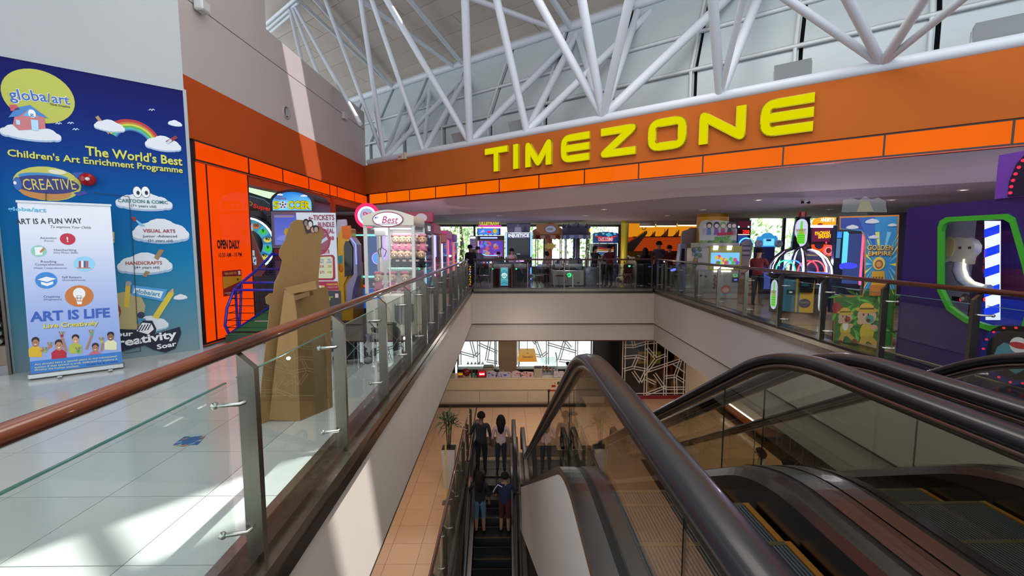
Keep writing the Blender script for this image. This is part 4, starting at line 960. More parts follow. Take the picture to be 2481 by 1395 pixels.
# easel: folded box leg
PE = Plane((bl_.x, bl_.y + .08, 0), (1, .02, 0)); W2 = Matrix.Translation((-bl_.x, -bl_.y, 0)) @ PE.M
e = PE.P([(652, 1016), (727, 1021), (719, 760), (712, 712), (703, 702), (689, 703), (676, 800)])
m = MB(W2); m.prism(e, -.0, .015, 0x967346, 'card', 'y'); m.build('easel_front', r)
e2 = PE.P([(727, 1021), (719, 760), (713, 715), (712, 704)]); e3 = [(x + .0, z) for x, z in e2]
m = MB(W2); vs = [(x, 0, z) for x, z in e2] + [(x + .16, .33, z) for x, z in e2]
m.add(vs, [[i, i + 1, i + 5, i + 4] for i in range(3)], 0x7E5F36, 'card'); m.add([(x, y + .012, z) for x, y, z in vs], [[i, i + 4, i + 5, i + 1] for i in range(3)], 0x7E5F36, 'card'); m.build('easel_side', r)
m = MB(W2); q = PE.P([(690, 697), (765, 680), (768, 700), (706, 712)]); m.prism(q, -.006, .05, 0x8F6D40, 'card', 'y'); m.build('flap', r)
m = MB(W2); q = PE.P([(713, 716), (750, 706), (751, 716), (715, 728)]); m.prism(q, -.004, .07, 0x70532e, 'card', 'y'); m.build('slot', r)

# ------------------------------------------------------------------ e-ticket poster stand
Yp = 6.5; q0 = atY(721, 600, Yp).x; PT_ = Plane((q0, Yp, 0), (.985, .10, 0)); W = Matrix.Translation((-q0, -Yp, 0)) @ PT_.M
r = thing('poster_stand', 'white e-TICKETS BUNDLE DEAL poster stand behind the cardboard standee', 'poster stand', (q0, Yp, 0))
zt_ = PT_.at(760, 515)[1]; w_ = PT_.at(816, 600)[0]; zr_ = PT_.at(800, 681)[1]; zb_ = PT_.at(800, 704)[1]
m = MB(W); m.box((0, 0, zb_), (w_, .012, zt_), 0xC9CCD4, 'satin'); m.build('board', r)
m = MB(W); m.box((.12, 0.001, .03), (w_ + .03, .02, zb_ - .005), 0x24262C, 'satin'); m.build('lower_board', r, 'dark lower poster with a big yellow number')
m = MB(W); m.box((.05, -.15, 0), (w_ - .05, .2, .03), 0x303236, 'satin'); m.build('base', r)
m = MB(W); cR = 0x981C38
for t, x0, x1, y0, h in (('e-TICKETS', 748, 810, 533, 12), ('BUNDLE', 771, 810, 550, 12), ('DEAL', 785, 810, 565, 11)):
    PT_.text(m, t, x0 + 1, y0 + 1, x1 + 1, y0, h, 0x9a9aa8, -.002, bold=.03); PT_.text(m, t, x0, y0, x1, y0 - 1, h, cR, -.003, bold=.015)
PT_.text(m, '48', 797, 582, 810, 581, 9, cR, -.003, bold=.03); PT_.text(m, '2018', 781, 615, 799, 614, 10, cR, -.003, bold=.02)
c = PT_.at(762, 583); m.ring(c[0], c[1], .20, .222, -.002, cR, 'paint', 30); m.disc(c[0], c[1], .2, .2, -.001, 0x8a4a58, 'paint', 30); m.poly([(c[0] + .02, c[1] - .05), (c[0] + .17, c[1] + .06), (c[0] + .19, c[1] + .02), (c[0] + .02, c[1] - .09)], -.0025, 0xB8BCD0)
PT_.poly(m, [(745, 620), (806, 617), (811, 622), (813, 674), (808, 679), (745, 679)], cR, -.002); PT_.poly(m, [(745, 624), (802, 621), (806, 625), (807, 671), (803, 674), (745, 674)], 0xC8C6A0, -.003)
for t, x0, x1, y0, h, c_ in (('COIN', 775, 784, 631, 4, 0x3A78B8), ('VALUE', 775, 784, 637, 4, 0x3A78B8), ('FREE', 794, 801, 631, 4, 0x3A78B8), ('e-TICKETS', 791, 804, 637, 4, 0x3A78B8), ('$38', 775, 785, 648, 6, 0xA83A58), ('200', 794, 804, 648, 6, 0xB08A28), ('$75', 775, 786, 662, 6, 0xA83A58), ('+500', 793, 804, 662, 6, 0xB08A28)): PT_.text(m, t, x0, y0, x1, y0, h, c_, -.004, bold=.02)
PT_.poly(m, [(745, 682), (818, 681), (821, 703), (745, 705)], cR, -.002); PT_.text(m, 'TIMEZONE', 792, 691, 818, 690, 4, 0xD0A040, -.003, bold=.03); PT_.text(m, 'WHERE FUN LIVES', 793, 697, 818, 696, 2.5, 0xC8A0A0, -.003)
for i in range(4): c = PT_.at(772 + 4 * i, 694); m.disc(c[0], c[1], .016, .018, -.003, (0xD8C8C8, 0xD8D0D0, 0xC8A090, 0xD0A040)[i], 'paint', 10)
PT_.text(m, '5', 780, 744, 799, 742, 19, 0xB0B030, -.004, bold=.05, slant=.3); PT_.line(m, [(776, 722), (806, 719)], .02, 0x8a8a40, -.003); PT_.poly(m, [(812, 711), (820, 711), (820, 721), (812, 721)], 0xD8B0A8, -.003); PT_.text(m, 'CUP', 797, 776, 815, 774, 10, 0xB07820, -.004, bold=.04); PT_.text(m, 'SERIES', 790, 763, 818, 761, 7, 0x906018, -.004, bold=.03)
m.build('print', r)

# ------------------------------------------------------------------ soccer cage machine
XL, XR_ = -4.40, -3.58
r = thing('soccer_game', 'arcade soccer game with a domed SOCCER marquee and blue steel cage', 'arcade machine', ((XL + XR_) / 2, 7.9, 0)); O_ = Matrix.Translation((-(XL + XR_) / 2, -7.9, 0))
PS = Plane((XL, 8.45, 0), (1, 0, 0)); Wd = XR_ - XL
W = O_ @ PS.M
m = MB(W)
arc = [(Wd / 2 + Wd / 2 * math.cos(PI * i / 14), 2.36 + .23 * math.sin(PI * i / 14)) for i in range(15)]
m.prism([(Wd, .0)] + arc + [(0, 0)], .0, .75, 0x1A1626, 'satin', 'y'); m.build('cabinet', r)
m = MB(W); inn = [(Wd / 2 + (Wd / 2 - .05) * math.cos(PI * i / 14), 2.35 + .19 * math.sin(PI * i / 14)) for i in range(15)]
m.poly([(Wd - .05, 2.20)] + inn + [(.05, 2.20)], -.004, lambda v: 0x6CB8E8 if v[2] < 2.36 else 0x2A78C8, 'lit')
m.cloud(.20, 2.49, .12, .04, -.006, 0xC8D0E8, 'lit', 0x9AB4E0); m.cloud(.64, 2.47, .14, .04, -.006, 0xC8D0E8, 'lit', 0x9AB4E0)
m.text('The', .20, 2.445, .03, -.010, 0x7A1830, 'paint', bold=.03); m.text('Simpsons', .21, 2.40, .045, -.010, 0x8A1830, 'paint', w=.2, bold=.02)
for q_, cc_, mt_, bd_ in ((0, 0x20281A, 'paint', .07), (1, 0xE8D818, 'screen', .04)):
    m.text('S', .06, 2.23, .14, -.010 - .001 * q_, cc_, mt_, w=.12, bold=bd_, align='l'); m.text('CCER', .33, 2.23, .14, -.010 - .001 * q_, cc_, mt_, w=.43, bold=bd_, align='l')
m.disc(.245, 2.30, .074, .074, -.012, 0xE4E4F0, 'screen', 20)
for a in range(5): m.disc(.245 + .05 * math.cos(a * 1.257 + .3), 2.30 + .05 * math.sin(a * 1.257 + .3), .017, .017, -.013, 0x202028, 'paint', 5)
m.disc(.245, 2.30, .02, .02, -.0135, 0x202028, 'paint', 5); m.build('marquee', r, 'domed marquee reading SOCCER')
m = MB(W); m.box((.02, -.02, 1.5), (Wd - .02, -.002, 2.18), 0x6C5C70, 'satin'); m.rect(.07, 1.56, Wd - .07, 2.12, -.022, lambda v: 0x5A6AD8 if v[2] > 1.8 else 0x7A86E0, 'screen'); m.cloud(.25, 1.68, .3, .12, -.024, 0x8A94E8, 'screen', 0x6A74D8); m.rect(.08, 2.07, .45, 2.11, -.024, 0x9A8AA8, 'screen'); m.disc(.30, 1.80, .05, .07, -.027, 0xC8A030, 'screen', 12); m.build('display', r)
m = MB(W); m.box((.05, -.015, 1.28), (Wd - .05, -.001, 1.48), 0x701818, 'satin'); m.box((.05, -.012, .55), (Wd - .05, -.001, 1.26), 0x6A4050, 'satin'); m.build('lower_panel', r)
m = MB(O_)
for z, y0 in ((.10, 6.92), ): m.box((XL - .02, 6.95, .02), (XR_ + .02, 8.45, .14), 0x2E4A3A, 'satin'); 
m.build('base', r)
m = MB(O_); m.quad((XL, 6.95, .145), (XR_, 6.95, .145), (XR_, 8.45, .42), (XL, 8.45, .42), 0x1E6A3A, 'fabric'); m.quad((XL + .1, 7.55, .258), (XR_ - .1, 7.55, .258), (XR_ - .1, 7.62, .271), (XL + .1, 7.62, .271), 0xC8D0C8, 'fabric'); m.quad((XL, 7.02, .162), (XR_, 7.02, .162), (XR_, 7.10, .176), (XL, 7.10, .176), 0x101614, 'fabric'); m.build('turf', r, 'green turf with white lines')
BLUE = 0x2228A0
prof = [(7.03, .12), (6.93, .30), (7.0, .56), (7.2, .83), (7.42, .93), (7.95, 1.14), (8.45, 1.40)]
for X in (XL, XR_): mm = MB(O_); mm.tube([(X, y_, z) for y_, z in prof], .022, BLUE, 'gloss', 8); mm.build('cage_rail', r)
for y_, z in ((7.2, .83), (7.42, .93), (7.93, 1.13), (8.4, 1.38)): mm = MB(O_); mm.cyl((XL, y_, z), (XR_, y_, z), .02, BLUE, 'gloss', 8); mm.build('cage_crossbar', r)
for X in (XL, XR_):
    for a, b in (((7.25, .83), (7.25, .19)), ((7.42, .9), (7.30, .2)), ((7.03, .15), (8.45, .45))): mm = MB(O_); mm.cyl((X, a[0], a[1]), (X, b[0], b[1]), .02, BLUE, 'gloss', 8); mm.build('cage_upright', r)
for i in range(5): z = .26 + .11 * i; y_ = 6.95 + .04 * i; mm = MB(O_); mm.tube([(XL, 7.26, z), (XL, y_, z), (XR_, y_, z), (XR_, 7.26, z)], .006, 0x141418, 'satin', 5); mm.build('guard_rod', r)
mm = MB(O_)
for i in range(14):
    t = i / 13; y_ = 7.42 + t * 1.0; z = .92 + t * .46; mm.cyl((XL, y_, z), (XR_, y_, z), .003, 0x303058, 'satin', 3)
for i in range(18):
    X = XL + (XR_ - XL) * i / 17; mm.cyl((X, 7.42, .92), (X, 8.42, 1.38), .003, 0x303058, 'satin', 3)
mm.build('net', r, kind='stuff')

# ------------------------------------------------------------------ wheel game inside the entrance
Yw = 9.7; PWh = Plane((atY(600, 600, Yw).x, Yw, 0), (1, 0, 0)); ox = PWh.O.x
r = thing('wheel_game', 'prize wheel game with a lit wheel just inside the left entrance', 'arcade machine', (ox, Yw, 0)); W = Matrix.Translation((-ox, -Yw, 0)) @ PWh.M
m = MB(W); m.box((-.9, .1, 0), (.62, .9, 2.3), 0x20222E, 'satin'); m.build('cabinet', r)
c = PWh.at(598, 592); Rw = PWh.at(664, 592)[0] - c[0]
m = MB(W); m.disc(c[0], c[1], Rw + .05, Rw + .05, .05, 0x20242e, 'satin', 40); m.ring(c[0], c[1], Rw - .04, Rw, .04, 0xC8F0FF, 'neon', 40)
nseg = 14
for i in range(nseg):
    a0 = 2 * PI * i / nseg; a1 = 2 * PI * (i + 1) / nseg; m.ring(c[0], c[1], Rw * .55, Rw - .05, .042, (0x3A8AC8, 0x58B8D8, 0x4AA0B0)[i % 3], 'screen', 4, a0, a1)
    am_ = (a0 + a1) / 2; m.disc(c[0] + Rw * .75 * math.cos(am_), c[1] + Rw * .75 * math.sin(am_), Rw * .15, Rw * .10, .038, (0xE8D868, 0x50D860, 0xD87858)[i % 3], 'screen', 12)
    m.text(('40', '9', '100', '25')[i % 4], c[0] + Rw * .75 * math.cos(am_), c[1] + Rw * .72 * math.sin(am_), .07, .035, 0x2A6A2A, 'paint', bold=.03)
m.disc(c[0], c[1], Rw * .22, Rw * .22, .03, 0xE8E8F8, 'lit', 20); m.disc(c[0], c[1], Rw * .12, Rw * .12, .028, 0xD0B850, 'screen', 16)
m.build('wheel', r)
m = MB(W); q = PWh.P([(605, 452), (622, 452), (672, 470), (668, 482), (650, 480), (606, 466)]); m.prism(q, -.05, .05, 0xC8FFC0, 'lit', 'y'); m.build('header_light', r)
m = MB(W); q = PWh.P([(602, 470), (640, 480), (668, 500), (664, 520), (650, 525), (630, 505), (602, 498)]); m.prism(q, -.02, .08, 0x2A3448, 'satin', 'y'); PWh.text(m, 'D', 603, 495, 612, 500, 9, 0xC8803A, -.03, 'screen'); PWh.text(m, 'Super', 615, 503, 660, 512, 10, 0xD83A2A, -.03, 'screen', bold=.03); PWh.line(m, [(604, 474), (640, 484), (666, 503), (660, 522)], .01, 0x6A90B0, -.025, 'screen'); m.build('header_board', r)
m = MB(W); q = PWh.P([(603, 500), (612, 510), (622, 550), (662, 650), (652, 668), (603, 668)]); m.prism(q, -.3, -.25, 0xB0280E, 'satin', 'y')
m.build('side_panel', r, 'slanted red side panel')
m = MB(W)
rg2 = random.Random(3)
for i in range(26): px, py = rg2.uniform(606, 640), rg2.uniform(545, 635); 
cells = [(607, 543, 632, 560), (607, 563, 625, 578), (607, 582, 622, 604), (612, 606, 636, 622), (616, 622, 640, 640)]
for k, (x0, y0, x1, y1) in enumerate(cells):
    a = PWh.at(x0, y1); b = PWh.at(x1, y0); m.rect(a[0], a[1], b[0], b[1], -.31, 0xB8C8D8, 'screen')
    for i in range(8): x = rg2.uniform(a[0], b[0] - .03); z = rg2.uniform(a[1], b[1] - .03); m.rect(x, z, x + .03, z + .03, -.312, rg2.choice([0x8A2A3A, 0x2A5A4A, 0x40406a, 0xD8B060]), 'screen')
m.build('ticket_print', r)
m = MB(W); a = PWh.at(603, 820); b = PWh.at(660, 640)
for i in range(12): x = a[0] + (b[0] - a[0]) * i / 11; m.cyl((x, -.2, 0), (x, -.2, b[1]), .004, 0x8A1A14, 'satin', 4)
for i in range(16): z = b[1] * i / 15; m.cyl((a[0], -.2, z), (b[0], -.2, z), .004, 0x8A1A14, 'satin', 4)
m.build('grille', r, kind='stuff')
# ------------------------------------------------------------------ people
def person(name, label, loc, rz, h, top=0x303038, bottom=0x202430, skin=0xA87858, hair=0x15110f, shoes=0x202020, J=None, hairstyle='short', sleeve='short', shorts=False, group=None, girth=1.0, sm=1, hands=True, look=0):
    B = {'pelvis': (0, 0, .525), 'waist': (0, .0, .60), 'chest': (0, .0, .71), 'neck': (0, -.005, .825), 'head0': (0, .005, .865), 'head': (0, .015, .915), 'crown': (0, .01, .955)}
    for s, q in (('l', -1), ('r', 1)):
        B.update({s + 'sh': (q * .105, -.005, .795), s + 'el': (q * .14, -.01, .62), s + 'wr': (q * .145, .04, .475), s + 'ha': (q * .143, .06, .435),
                  s + 'hip': (q * .05, 0, .50), s + 'kn': (q * .055, .012, .28), s + 'an': (q * .058, -.01, .045), s + 'to': (q * .068, .085, .018)})
    if J: B.update(J)
    R = {'pelvis': .085 * girth, 'waist': .075 * girth, 'chest': .088 * girth, 'neck': .034, 'head0': .036, 'head': .056, 'crown': .044}
    for s in 'lr': R.update({s + 'sh': .040, s + 'el': .027, s + 'wr': .019, s + 'ha': .022, s + 'hip': .062 * girth, s + 'kn': .040, s + 'an': .025, s + 'to': .022})
    E = [('pelvis', 'waist'), ('waist', 'chest'), ('chest', 'neck'), ('neck', 'head0'), ('head0', 'head'), ('head', 'crown')]
    for s in 'lr': E += [('chest', s + 'sh'), (s + 'sh', s + 'el'), (s + 'el', s + 'wr'), (s + 'wr', s + 'ha'), ('pelvis', s + 'hip'), (s + 'hip', s + 'kn'), (s + 'kn', s + 'an'), (s + 'an', s + 'to')]
    ks = list(B); ix = {k: i for i, k in enumerate(ks)}; V = [Vector(B[k]) * h for k in ks]
    me = bpy.data.meshes.new('b'); me.from_pydata([tuple(v) for v in V], [(ix[a], ix[b]) for a, b in E], [])
    o = bpy.data.objects.new('b', me); COL.objects.link(o); md = o.modifiers.new('s', 'SKIN'); md.use_smooth_shade = True; md.branch_smoothing = .3
    for k in ks:
        sv = me.skin_vertices[0].data[ix[k]]; rr = R[k] * h
        sv.radius = (rr * (1.25 if k in ('chest', 'waist', 'pelvis') else (.92 if k in ('head', 'crown') else 1)), rr * (.82 if k in ('chest', 'waist', 'pelvis') else (1.12 if k in ('head',) else 1)))
        sv.use_root = (k == 'pelvis')
    s2 = o.modifiers.new('u', 'SUBSURF'); s2.levels = sm; s2.render_levels = sm
    dg = bpy.context.evaluated_depsgraph_get(); ev = bpy.data.meshes.new_from_object(o.evaluated_get(dg))
    vs = [v.co.copy() for v in ev.vertices]; fs = [tuple(p.vertices) for p in ev.polygons]
    bpy.data.objects.remove(o)
    seg = []
    for a, b in E:
        t = b[1:]
        if b in ('head0', 'head', 'crown'): c = (skin, 'skin')
        elif t in ('sh',) or b in ('waist', 'chest', 'neck'): c = (top, 'fabric')
        elif t == 'el': c = (top, 'fabric') if sleeve != 'none' else (skin, 'skin')
        elif t == 'wr': c = (top, 'fabric') if sleeve == 'long' else (skin, 'skin')
        elif t == 'ha': c = (skin, 'skin')
        elif t in ('hip', 'kn'): c = (bottom, 'fabric')
        elif t == 'an': c = (skin, 'skin') if shorts else (bottom, 'fabric')
        else: c = (shoes, 'satin')
        seg.append((V[ix[a]], V[ix[b]], c, R[b] * h))
    r = thing(name, label, 'person', loc, rz, group); mb = MB(); groups = {}
    for f in fs:
        c = sum((vs[i] for i in f), Vector()) / len(f); best = None; bd = 1e9
        for a, b, cc, rr in seg:
            ab = b - a; t = max(0, min(1, (c - a).dot(ab) / ab.length_squared)); d = (c - a - ab * t).length - rr * .6
            if d < bd: bd = d; best = cc
        groups.setdefault(best, []).append(f)
    # one continuous body: shared vertices, faces coloured as skin or cloth
    mb.v = list(vs)
    for (c, mt), l in groups.items():
        if mt not in mb.mats: mb.mats.append(mt)
        for f in l: mb.f.append(list(f)); mb.m.append(mb.mats.index(mt)); mb.sm.append(True); mb.c.append(hx(c))
    if hands:
        for s, q in (('l', -1), ('r', 1)):
            w = V[ix[s + 'wr']]; a = V[ix[s + 'ha']]; d = (a - w).normalized(); side = Vector((1, 0, 0)); side = (side - d * side.dot(d)).normalized(); nn = d.cross(side)
            for k, (off, ln) in enumerate(((-.016, .034), (-.006, .042), (.005, .040), (.015, .030))):
                p = a + side * off * h * .9; p1 = p + d * ln * h * .6; p2 = p1 + (d * .7 + nn * .6 * (-1)).normalized() * ln * h * .45; mb.tube([p - d * .01 * h, p1, p2], [.0062 * h, .0056 * h, .0045 * h], skin, 'skin', 6)
            p = w + d * .012 * h - side * q * .014 * h; mb.tube([p, p + (d * .6 - side * q * .8) * .024 * h, p + (d * 1.6 - side * q * .8) * .028 * h], [.0075 * h, .0065 * h, .005 * h], skin, 'skin', 6)
    mb.build('body', r)
    hd = V[ix['head']]; cr = V[ix['crown']]; up = (cr - V[ix['head0']]).normalized(); fw = Vector((math.sin(look), math.cos(look), 0)); rt = fw.cross(up)
    M_ = Matrix(((rt.x, fw.x, up.x, hd.x), (rt.y, fw.y, up.y, hd.y), (rt.z, fw.z, up.z, hd.z), (0, 0, 0, 1)))
    f = MB(M_); f.ball((0, .062 * h, -.012 * h), (.008 * h, .012 * h, .012 * h), skin, 'skin', 8, 6)
    for q in (-1, 1): f.ball((q * .056 * h, .0, -.008 * h), (.008 * h, .012 * h, .018 * h), skin, 'skin', 8, 6)
    f.build('nose_and_ears', r)
    f = MB(M_)
    for q in (-1, 1): f.ball((q * .022 * h, .055 * h, .004 * h), (.007 * h, .004 * h, .004 * h), 0x1a1414, 'gloss', 8, 5)
    f.build('eyes', r); f = MB(M_); f.ball((0, .056 * h, -.034 * h), (.015 * h, .005 * h, .004 * h), 0x8A4A44, 'skin', 8, 5); f.build('mouth', r)
    H = MB(M_)
    vs2 = []; n = 14; mm = 8
    for j in range(mm + 1):
        th = (PI * .62) * j / mm
        for i in range(n):
            an = 2 * PI * i / n; fr = max(0, math.sin(an)); cut = 1 - .42 * fr; t2 = th * cut
            vs2.append(((.066 * h) * math.sin(t2) * math.cos(an), -.004 * h + (.071 * h) * math.sin(t2) * math.sin(an), .014 * h + (.066 * h) * math.cos(t2)))
    H.add(vs2, [[j * n + i, (j + 1) * n + i, (j + 1) * n + (i + 1) % n, j * n + (i + 1) % n] for j in range(mm) for i in range(n)], hair, 'hair', True)
    if hairstyle == 'long':
        H.tube([(0, -.03 * h, .04 * h), (0, -.056 * h, -.03 * h), (0, -.062 * h, -.10 * h), (0, -.058 * h, -.17 * h), (0, -.05 * h, -.215 * h)], [.045 * h, .062 * h, .06 * h, .052 * h, .02 * h], hair, 'hair', 10)
        H.tube([(-.05 * h, -.01 * h, .02 * h), (-.058 * h, -.015 * h, -.06 * h), (-.05 * h, -.03 * h, -.12 * h)], [.022 * h, .024 * h, .01 * h], hair, 'hair', 8); H.tube([(.05 * h, -.01 * h, .02 * h), (.058 * h, -.015 * h, -.06 * h), (.05 * h, -.03 * h, -.12 * h)], [.022 * h, .024 * h, .01 * h], hair, 'hair', 8)
    if hairstyle == 'tail': H.tube([(0, -.06 * h, .02 * h), (0, -.085 * h, -.03 * h), (0, -.075 * h, -.12 * h)], [.018 * h, .026 * h, .008 * h], hair, 'hair', 8)
    if hairstyle == 'bob': H.tube([(0, -.02 * h, .03 * h), (0, -.035 * h, -.03 * h), (0, -.03 * h, -.065 * h)], [.055 * h, .068 * h, .05 * h], hair, 'hair', 12)
    H.build('hair', r)
    return r
def arms(l=None, r_=None):
    J = {}
    for s, a in (('l', l), ('r', r_)):
        if a: J[s + 'el'], J[s + 'wr'], J[s + 'ha'] = a
    return J
FWD = lambda q: ((q * .135, .05, .66), (q * .10, .17, .63), (q * .09, .20, .625))
REST = lambda q, o=0: ((q * .15, -.02, .63), (q * .20, .10, .585), (q * .205, .14, .58))
def seated(J=None):
    d = {'pelvis': (0, 0, .27), 'waist': (0, .0, .34), 'chest': (0, .015, .45), 'neck': (0, .02, .565), 'head0': (0, .03, .605), 'head': (0, .04, .655), 'crown': (0, .035, .695)}
    for s, q in (('l', -1), ('r', 1)):
        d.update({s + 'sh': (q * .105, .01, .535), s + 'el': (q * .14, .05, .38), s + 'wr': (q * .10, .17, .36), s + 'ha': (q * .09, .20, .36), s + 'hip': (q * .05, .03, .265), s + 'kn': (q * .06, .24, .27), s + 'an': (q * .06, .23, .045), s + 'to': (q * .065, .31, .02)})
    if J: d.update(J)
    return d
# on the lower escalator, riding up, backs to the camera
def on_step(px, py, ylim=None):
    best = None
    for i in range(600):
        y = 6 + i * .01; d = ray(px, py); q = EYEV + d * (y / d.y); 
        if q.z <= step_z(y): return Vector((q.x, y, step_z(y)))
    return atZ(px, py, ZL)
def onst(px, Y):      # stand on the step under Y, at the column px
    n = round((12.6 - Y) / .402 - .5); yc = 12.6 - .402 * (n + .5) ; x = (px - VPX) / F * yc; return Vector((x, yc, step_z(12.6 - .402 * n - .2)))
p1 = onst(1168, 11.5); p2 = onst(1208, 11.5); p3 = onst(1162, 10.1); p4 = onst(1222, 10.1)
person('person', 'tall man in dark shirt and trousers riding the lower escalator, front left of the four', (p1.x - .05, p1.y, p1.z), 0, 1.72, 0x1C1E26, 0x101014, 0x6A4838, J=arms(((-.16, .01, .64), (-.20, .11, .58), (-.21, .14, .575)), None))
person('person', 'woman with long black hair and pale blouse riding the lower escalator, front right', (p2.x + .05, p2.y, p2.z), 0, 1.62, 0xB89A98, 0x1A2234, 0x7A5444, hairstyle='long', J=arms(None, ((.14, 0, .63), (.19, .08, .55), (.20, .11, .54))))
person('person', 'girl in black top and denim shorts on the lower escalator, rear left of the four', (p3.x - .03, p3.y, p3.z), 0, 1.52, 0x101218, 0x4A6A84, 0x8A6048, hairstyle='long', shorts=True, shoes=0x8A6048, J=arms(((-.16, .04, .68), (-.17, .12, .76), (-.16, .14, .79)), None))
person('person', 'boy in navy shirt and dark red shorts on the lower escalator, rear right', (p4.x, p4.y, p4.z), math.radians(-8), 1.5, 0x121C3C, 0x4A0E14, 0x8A6048, shorts=True, girth=1.12, J=arms(((-.17, 0, .66), (-.19, .07, .56), (-.17, .12, .54)), ((.17, .02, .66), (.21, .10, .60), (.215, .13, .59))))
o = [x for x in COL.objects if x.get('label', '').startswith('boy in navy')][0]
m = MB()
m.tube([(-.03 * 1.5, -.085 * 1.5, .80 * 1.5), (-.10 * 1.5, -.05 * 1.5, .81 * 1.5), (-.155 * 1.5, -.035 * 1.5, .73 * 1.5), (-.18 * 1.5, -.03 * 1.5, .67 * 1.5)], .010, 0xC8CCD8, 'fabric', 6); m.build('sleeve_stripe', o, 'white sleeve stripe')
# in the arcade
PPL = [
 ('boy in a pale shirt standing at the dark fighting cabinet', 1240, 18.6, 0, 1.47, dict(top=0xC8A8A0, bottom=0x2A2A3A, J=arms(FWD(-1), FWD(1)))),
 ('child with dark hair before the big blue shooting game', 1208, 18.55, 0, 1.33, dict(top=0x181820, bottom=0x181820, J=arms(FWD(-1), FWD(1)))),
 ('man in black near the left corner of the far balustrade', 1140, 17.3, .6, 1.62, dict(top=0x141418, bottom=0x1a1a20)),
 ('person in dark clothes behind the left end of the far balustrade', 1158, 18.5, .2, 1.55, dict(top=0x2A2A34, bottom=0x1a1a20)),
 ('woman in black standing by the dark carousel, arms lifted', 1441, 17.7, -.8, 1.58, dict(top=0x16161a, bottom=0x16161a, hairstyle='tail', J=arms(((-.12, .08, .70), (-.06, .18, .74), (-.04, .21, .76)), ((.12, .08, .70), (.06, .18, .74), (.04, .21, .76))))),
 ('man in a dark red shirt standing right of the carousels', 1477, 16.7, .3, 1.62, dict(top=0x5A1824, bottom=0x16161c, J=arms(FWD(-1), FWD(1)))),
 ('small child in front of the man in red', 1465, 17.4, .1, 1.05, dict(top=0x2A2A20, bottom=0x16161c)),
 ('woman with black bob watching the ball lanes, left of the tall man', 1564, 17.3, 0, 1.50, dict(top=0x1E2038, bottom=0x2A2848, hairstyle='long')),
 ('tall man in grey shirt watching the ball lanes', 1597, 17.1, 0, 1.76, dict(top=0x4A424E, bottom=0x3A3460, J=arms(FWD(-1), FWD(1)))),
 ('person in dark red watching the ball lanes, right of the tall man', 1623, 17.5, 0, 1.60, dict(top=0x5A1418, bottom=0x1A1A20, J=arms(FWD(-1), FWD(1)))),
 ('woman seen small between the windows and the tan carousel', 1325, 18.5, .5, 1.35, dict(top=0x9A8A88, bottom=0x2A2A30, hairstyle='bob')),
 ('boy in a red and navy shirt playing beside the white dance cabinet', 1842, 11.2, -.9, 1.52, dict(top=0x7A2A2A, bottom=0x181C30, J=arms(FWD(-1), FWD(1)), look=-.3)),
]
for lb, px, Y, rz, h, kw in PPL:
    person('person', lb, ((px - VPX) / F * Y, Y, 0), rz, h, **kw)
# ------------------------------------------------------------------ arcade, far side
class Cab:
    """a machine facing the camera side: local x right, y away, z up; origin at the foot of its front left corner"""
    def __init__(s, name, label, px0, px1, Y, cat='arcade machine', group=None, rz=0, z=0):
        s.x0 = (px0 - VPX) / F * Y; s.x1 = (px1 - VPX) / F * Y; s.w = s.x1 - s.x0; s.Y = Y
        s.pl = Plane((s.x0, Y, z), (math.cos(rz), math.sin(rz), 0)); s.r = thing(name, label, cat, (s.x0 + s.w / 2, Y, z), 0, group); s.W = Matrix.Translation((-(s.x0 + s.w / 2), -Y, -z)) @ s.pl.M
    def mb(s, k=1.0): return MB(s.W, k)
    def z(s, py): return s.pl.at(CX, py)[1]
    def x(s, px): return s.pl.at(px, HOR)[0]
    def add(s, m, name, label=None, kind=None): return m.build(name, s.r, label, kind)
def glyphs(m, x, z, w, h, y, col, n, mat='paint'):     # lettering too blurred to read: letter-like strokes
    q = random.Random(n + int(x * 100)); a = w / n
    for i in range(n):
        X = x + a * i; s = a * .62; y -= .0003
        for pts in q.choice(([(0, 0), (0, 1), (1, 0), (1, 1)], [(1, 1), (0, 1), (0, 0), (1, 0)], [(0, 0), (.5, 1), (1, 0)], [(0, 0), (0, 1), (1, 1), (1, 0), (0, 0)], [(0, 1), (1, 1), (0, 0), (1, 0)])) and [q.choice(([(0, 0), (0, 1), (1, 0), (1, 1)], [(1, 1), (0, 1), (0, 0), (1, 0)], [(0, 0), (.5, 1), (1, 0)], [(0, 0), (0, 1), (1, 1), (1, 0), (0, 0)], [(0, 1), (1, 1), (0, 0), (1, 0)]))]: m.line([(X + u * s, z + v * h) for u, v in pts], max(.012, s * .24), y, col, mat)
# big blue shooting game
c = Cab('shooting_game', 'big blue shooting game with purple screen, left end of the far arcade', 1156, 1222, 19.5)
m = c.mb(); m.box((0, .05, 0), (c.w, .9, 2.0), 0x14161E, 'satin', .01); c.add(m, 'cabinet')
m = c.mb(); m.box((.02, .0, c.z(569)), (c.w * .86, .5, c.z(553)), 0x1A2A6A, 'satin'); z = c.z(561); m.rect(.06, z - .12, c.w * .8, z + .12, -.004, 0x3A7AE8, 'lit'); m.rect(c.w * .38, z - .06, c.w * .52, z + .03, -.008, 0xF02030, 'lit'); m.disc(c.w * .66, z + .02, .09, .11, -.008, 0xE8D020, 'screen', 12); m.poly([(.1, z - .06), (.3, z + .1), (.34, z - .02)], -.008, 0xE0C0E8, 'screen')
for i in range(4): m.rect(.12 + .2 * i, c.z(570.5), .26 + .2 * i, c.z(568.5), -.006, 0xE8ECFF, 'lit')
c.add(m, 'header')
m = c.mb(); m.prism([(.1, c.z(549)), (c.w * .86, c.z(549)), (c.w * .9, c.z(545)), (.05, c.z(545))], .0, .3, 0xC83A9A, 'lit', 'y'); 
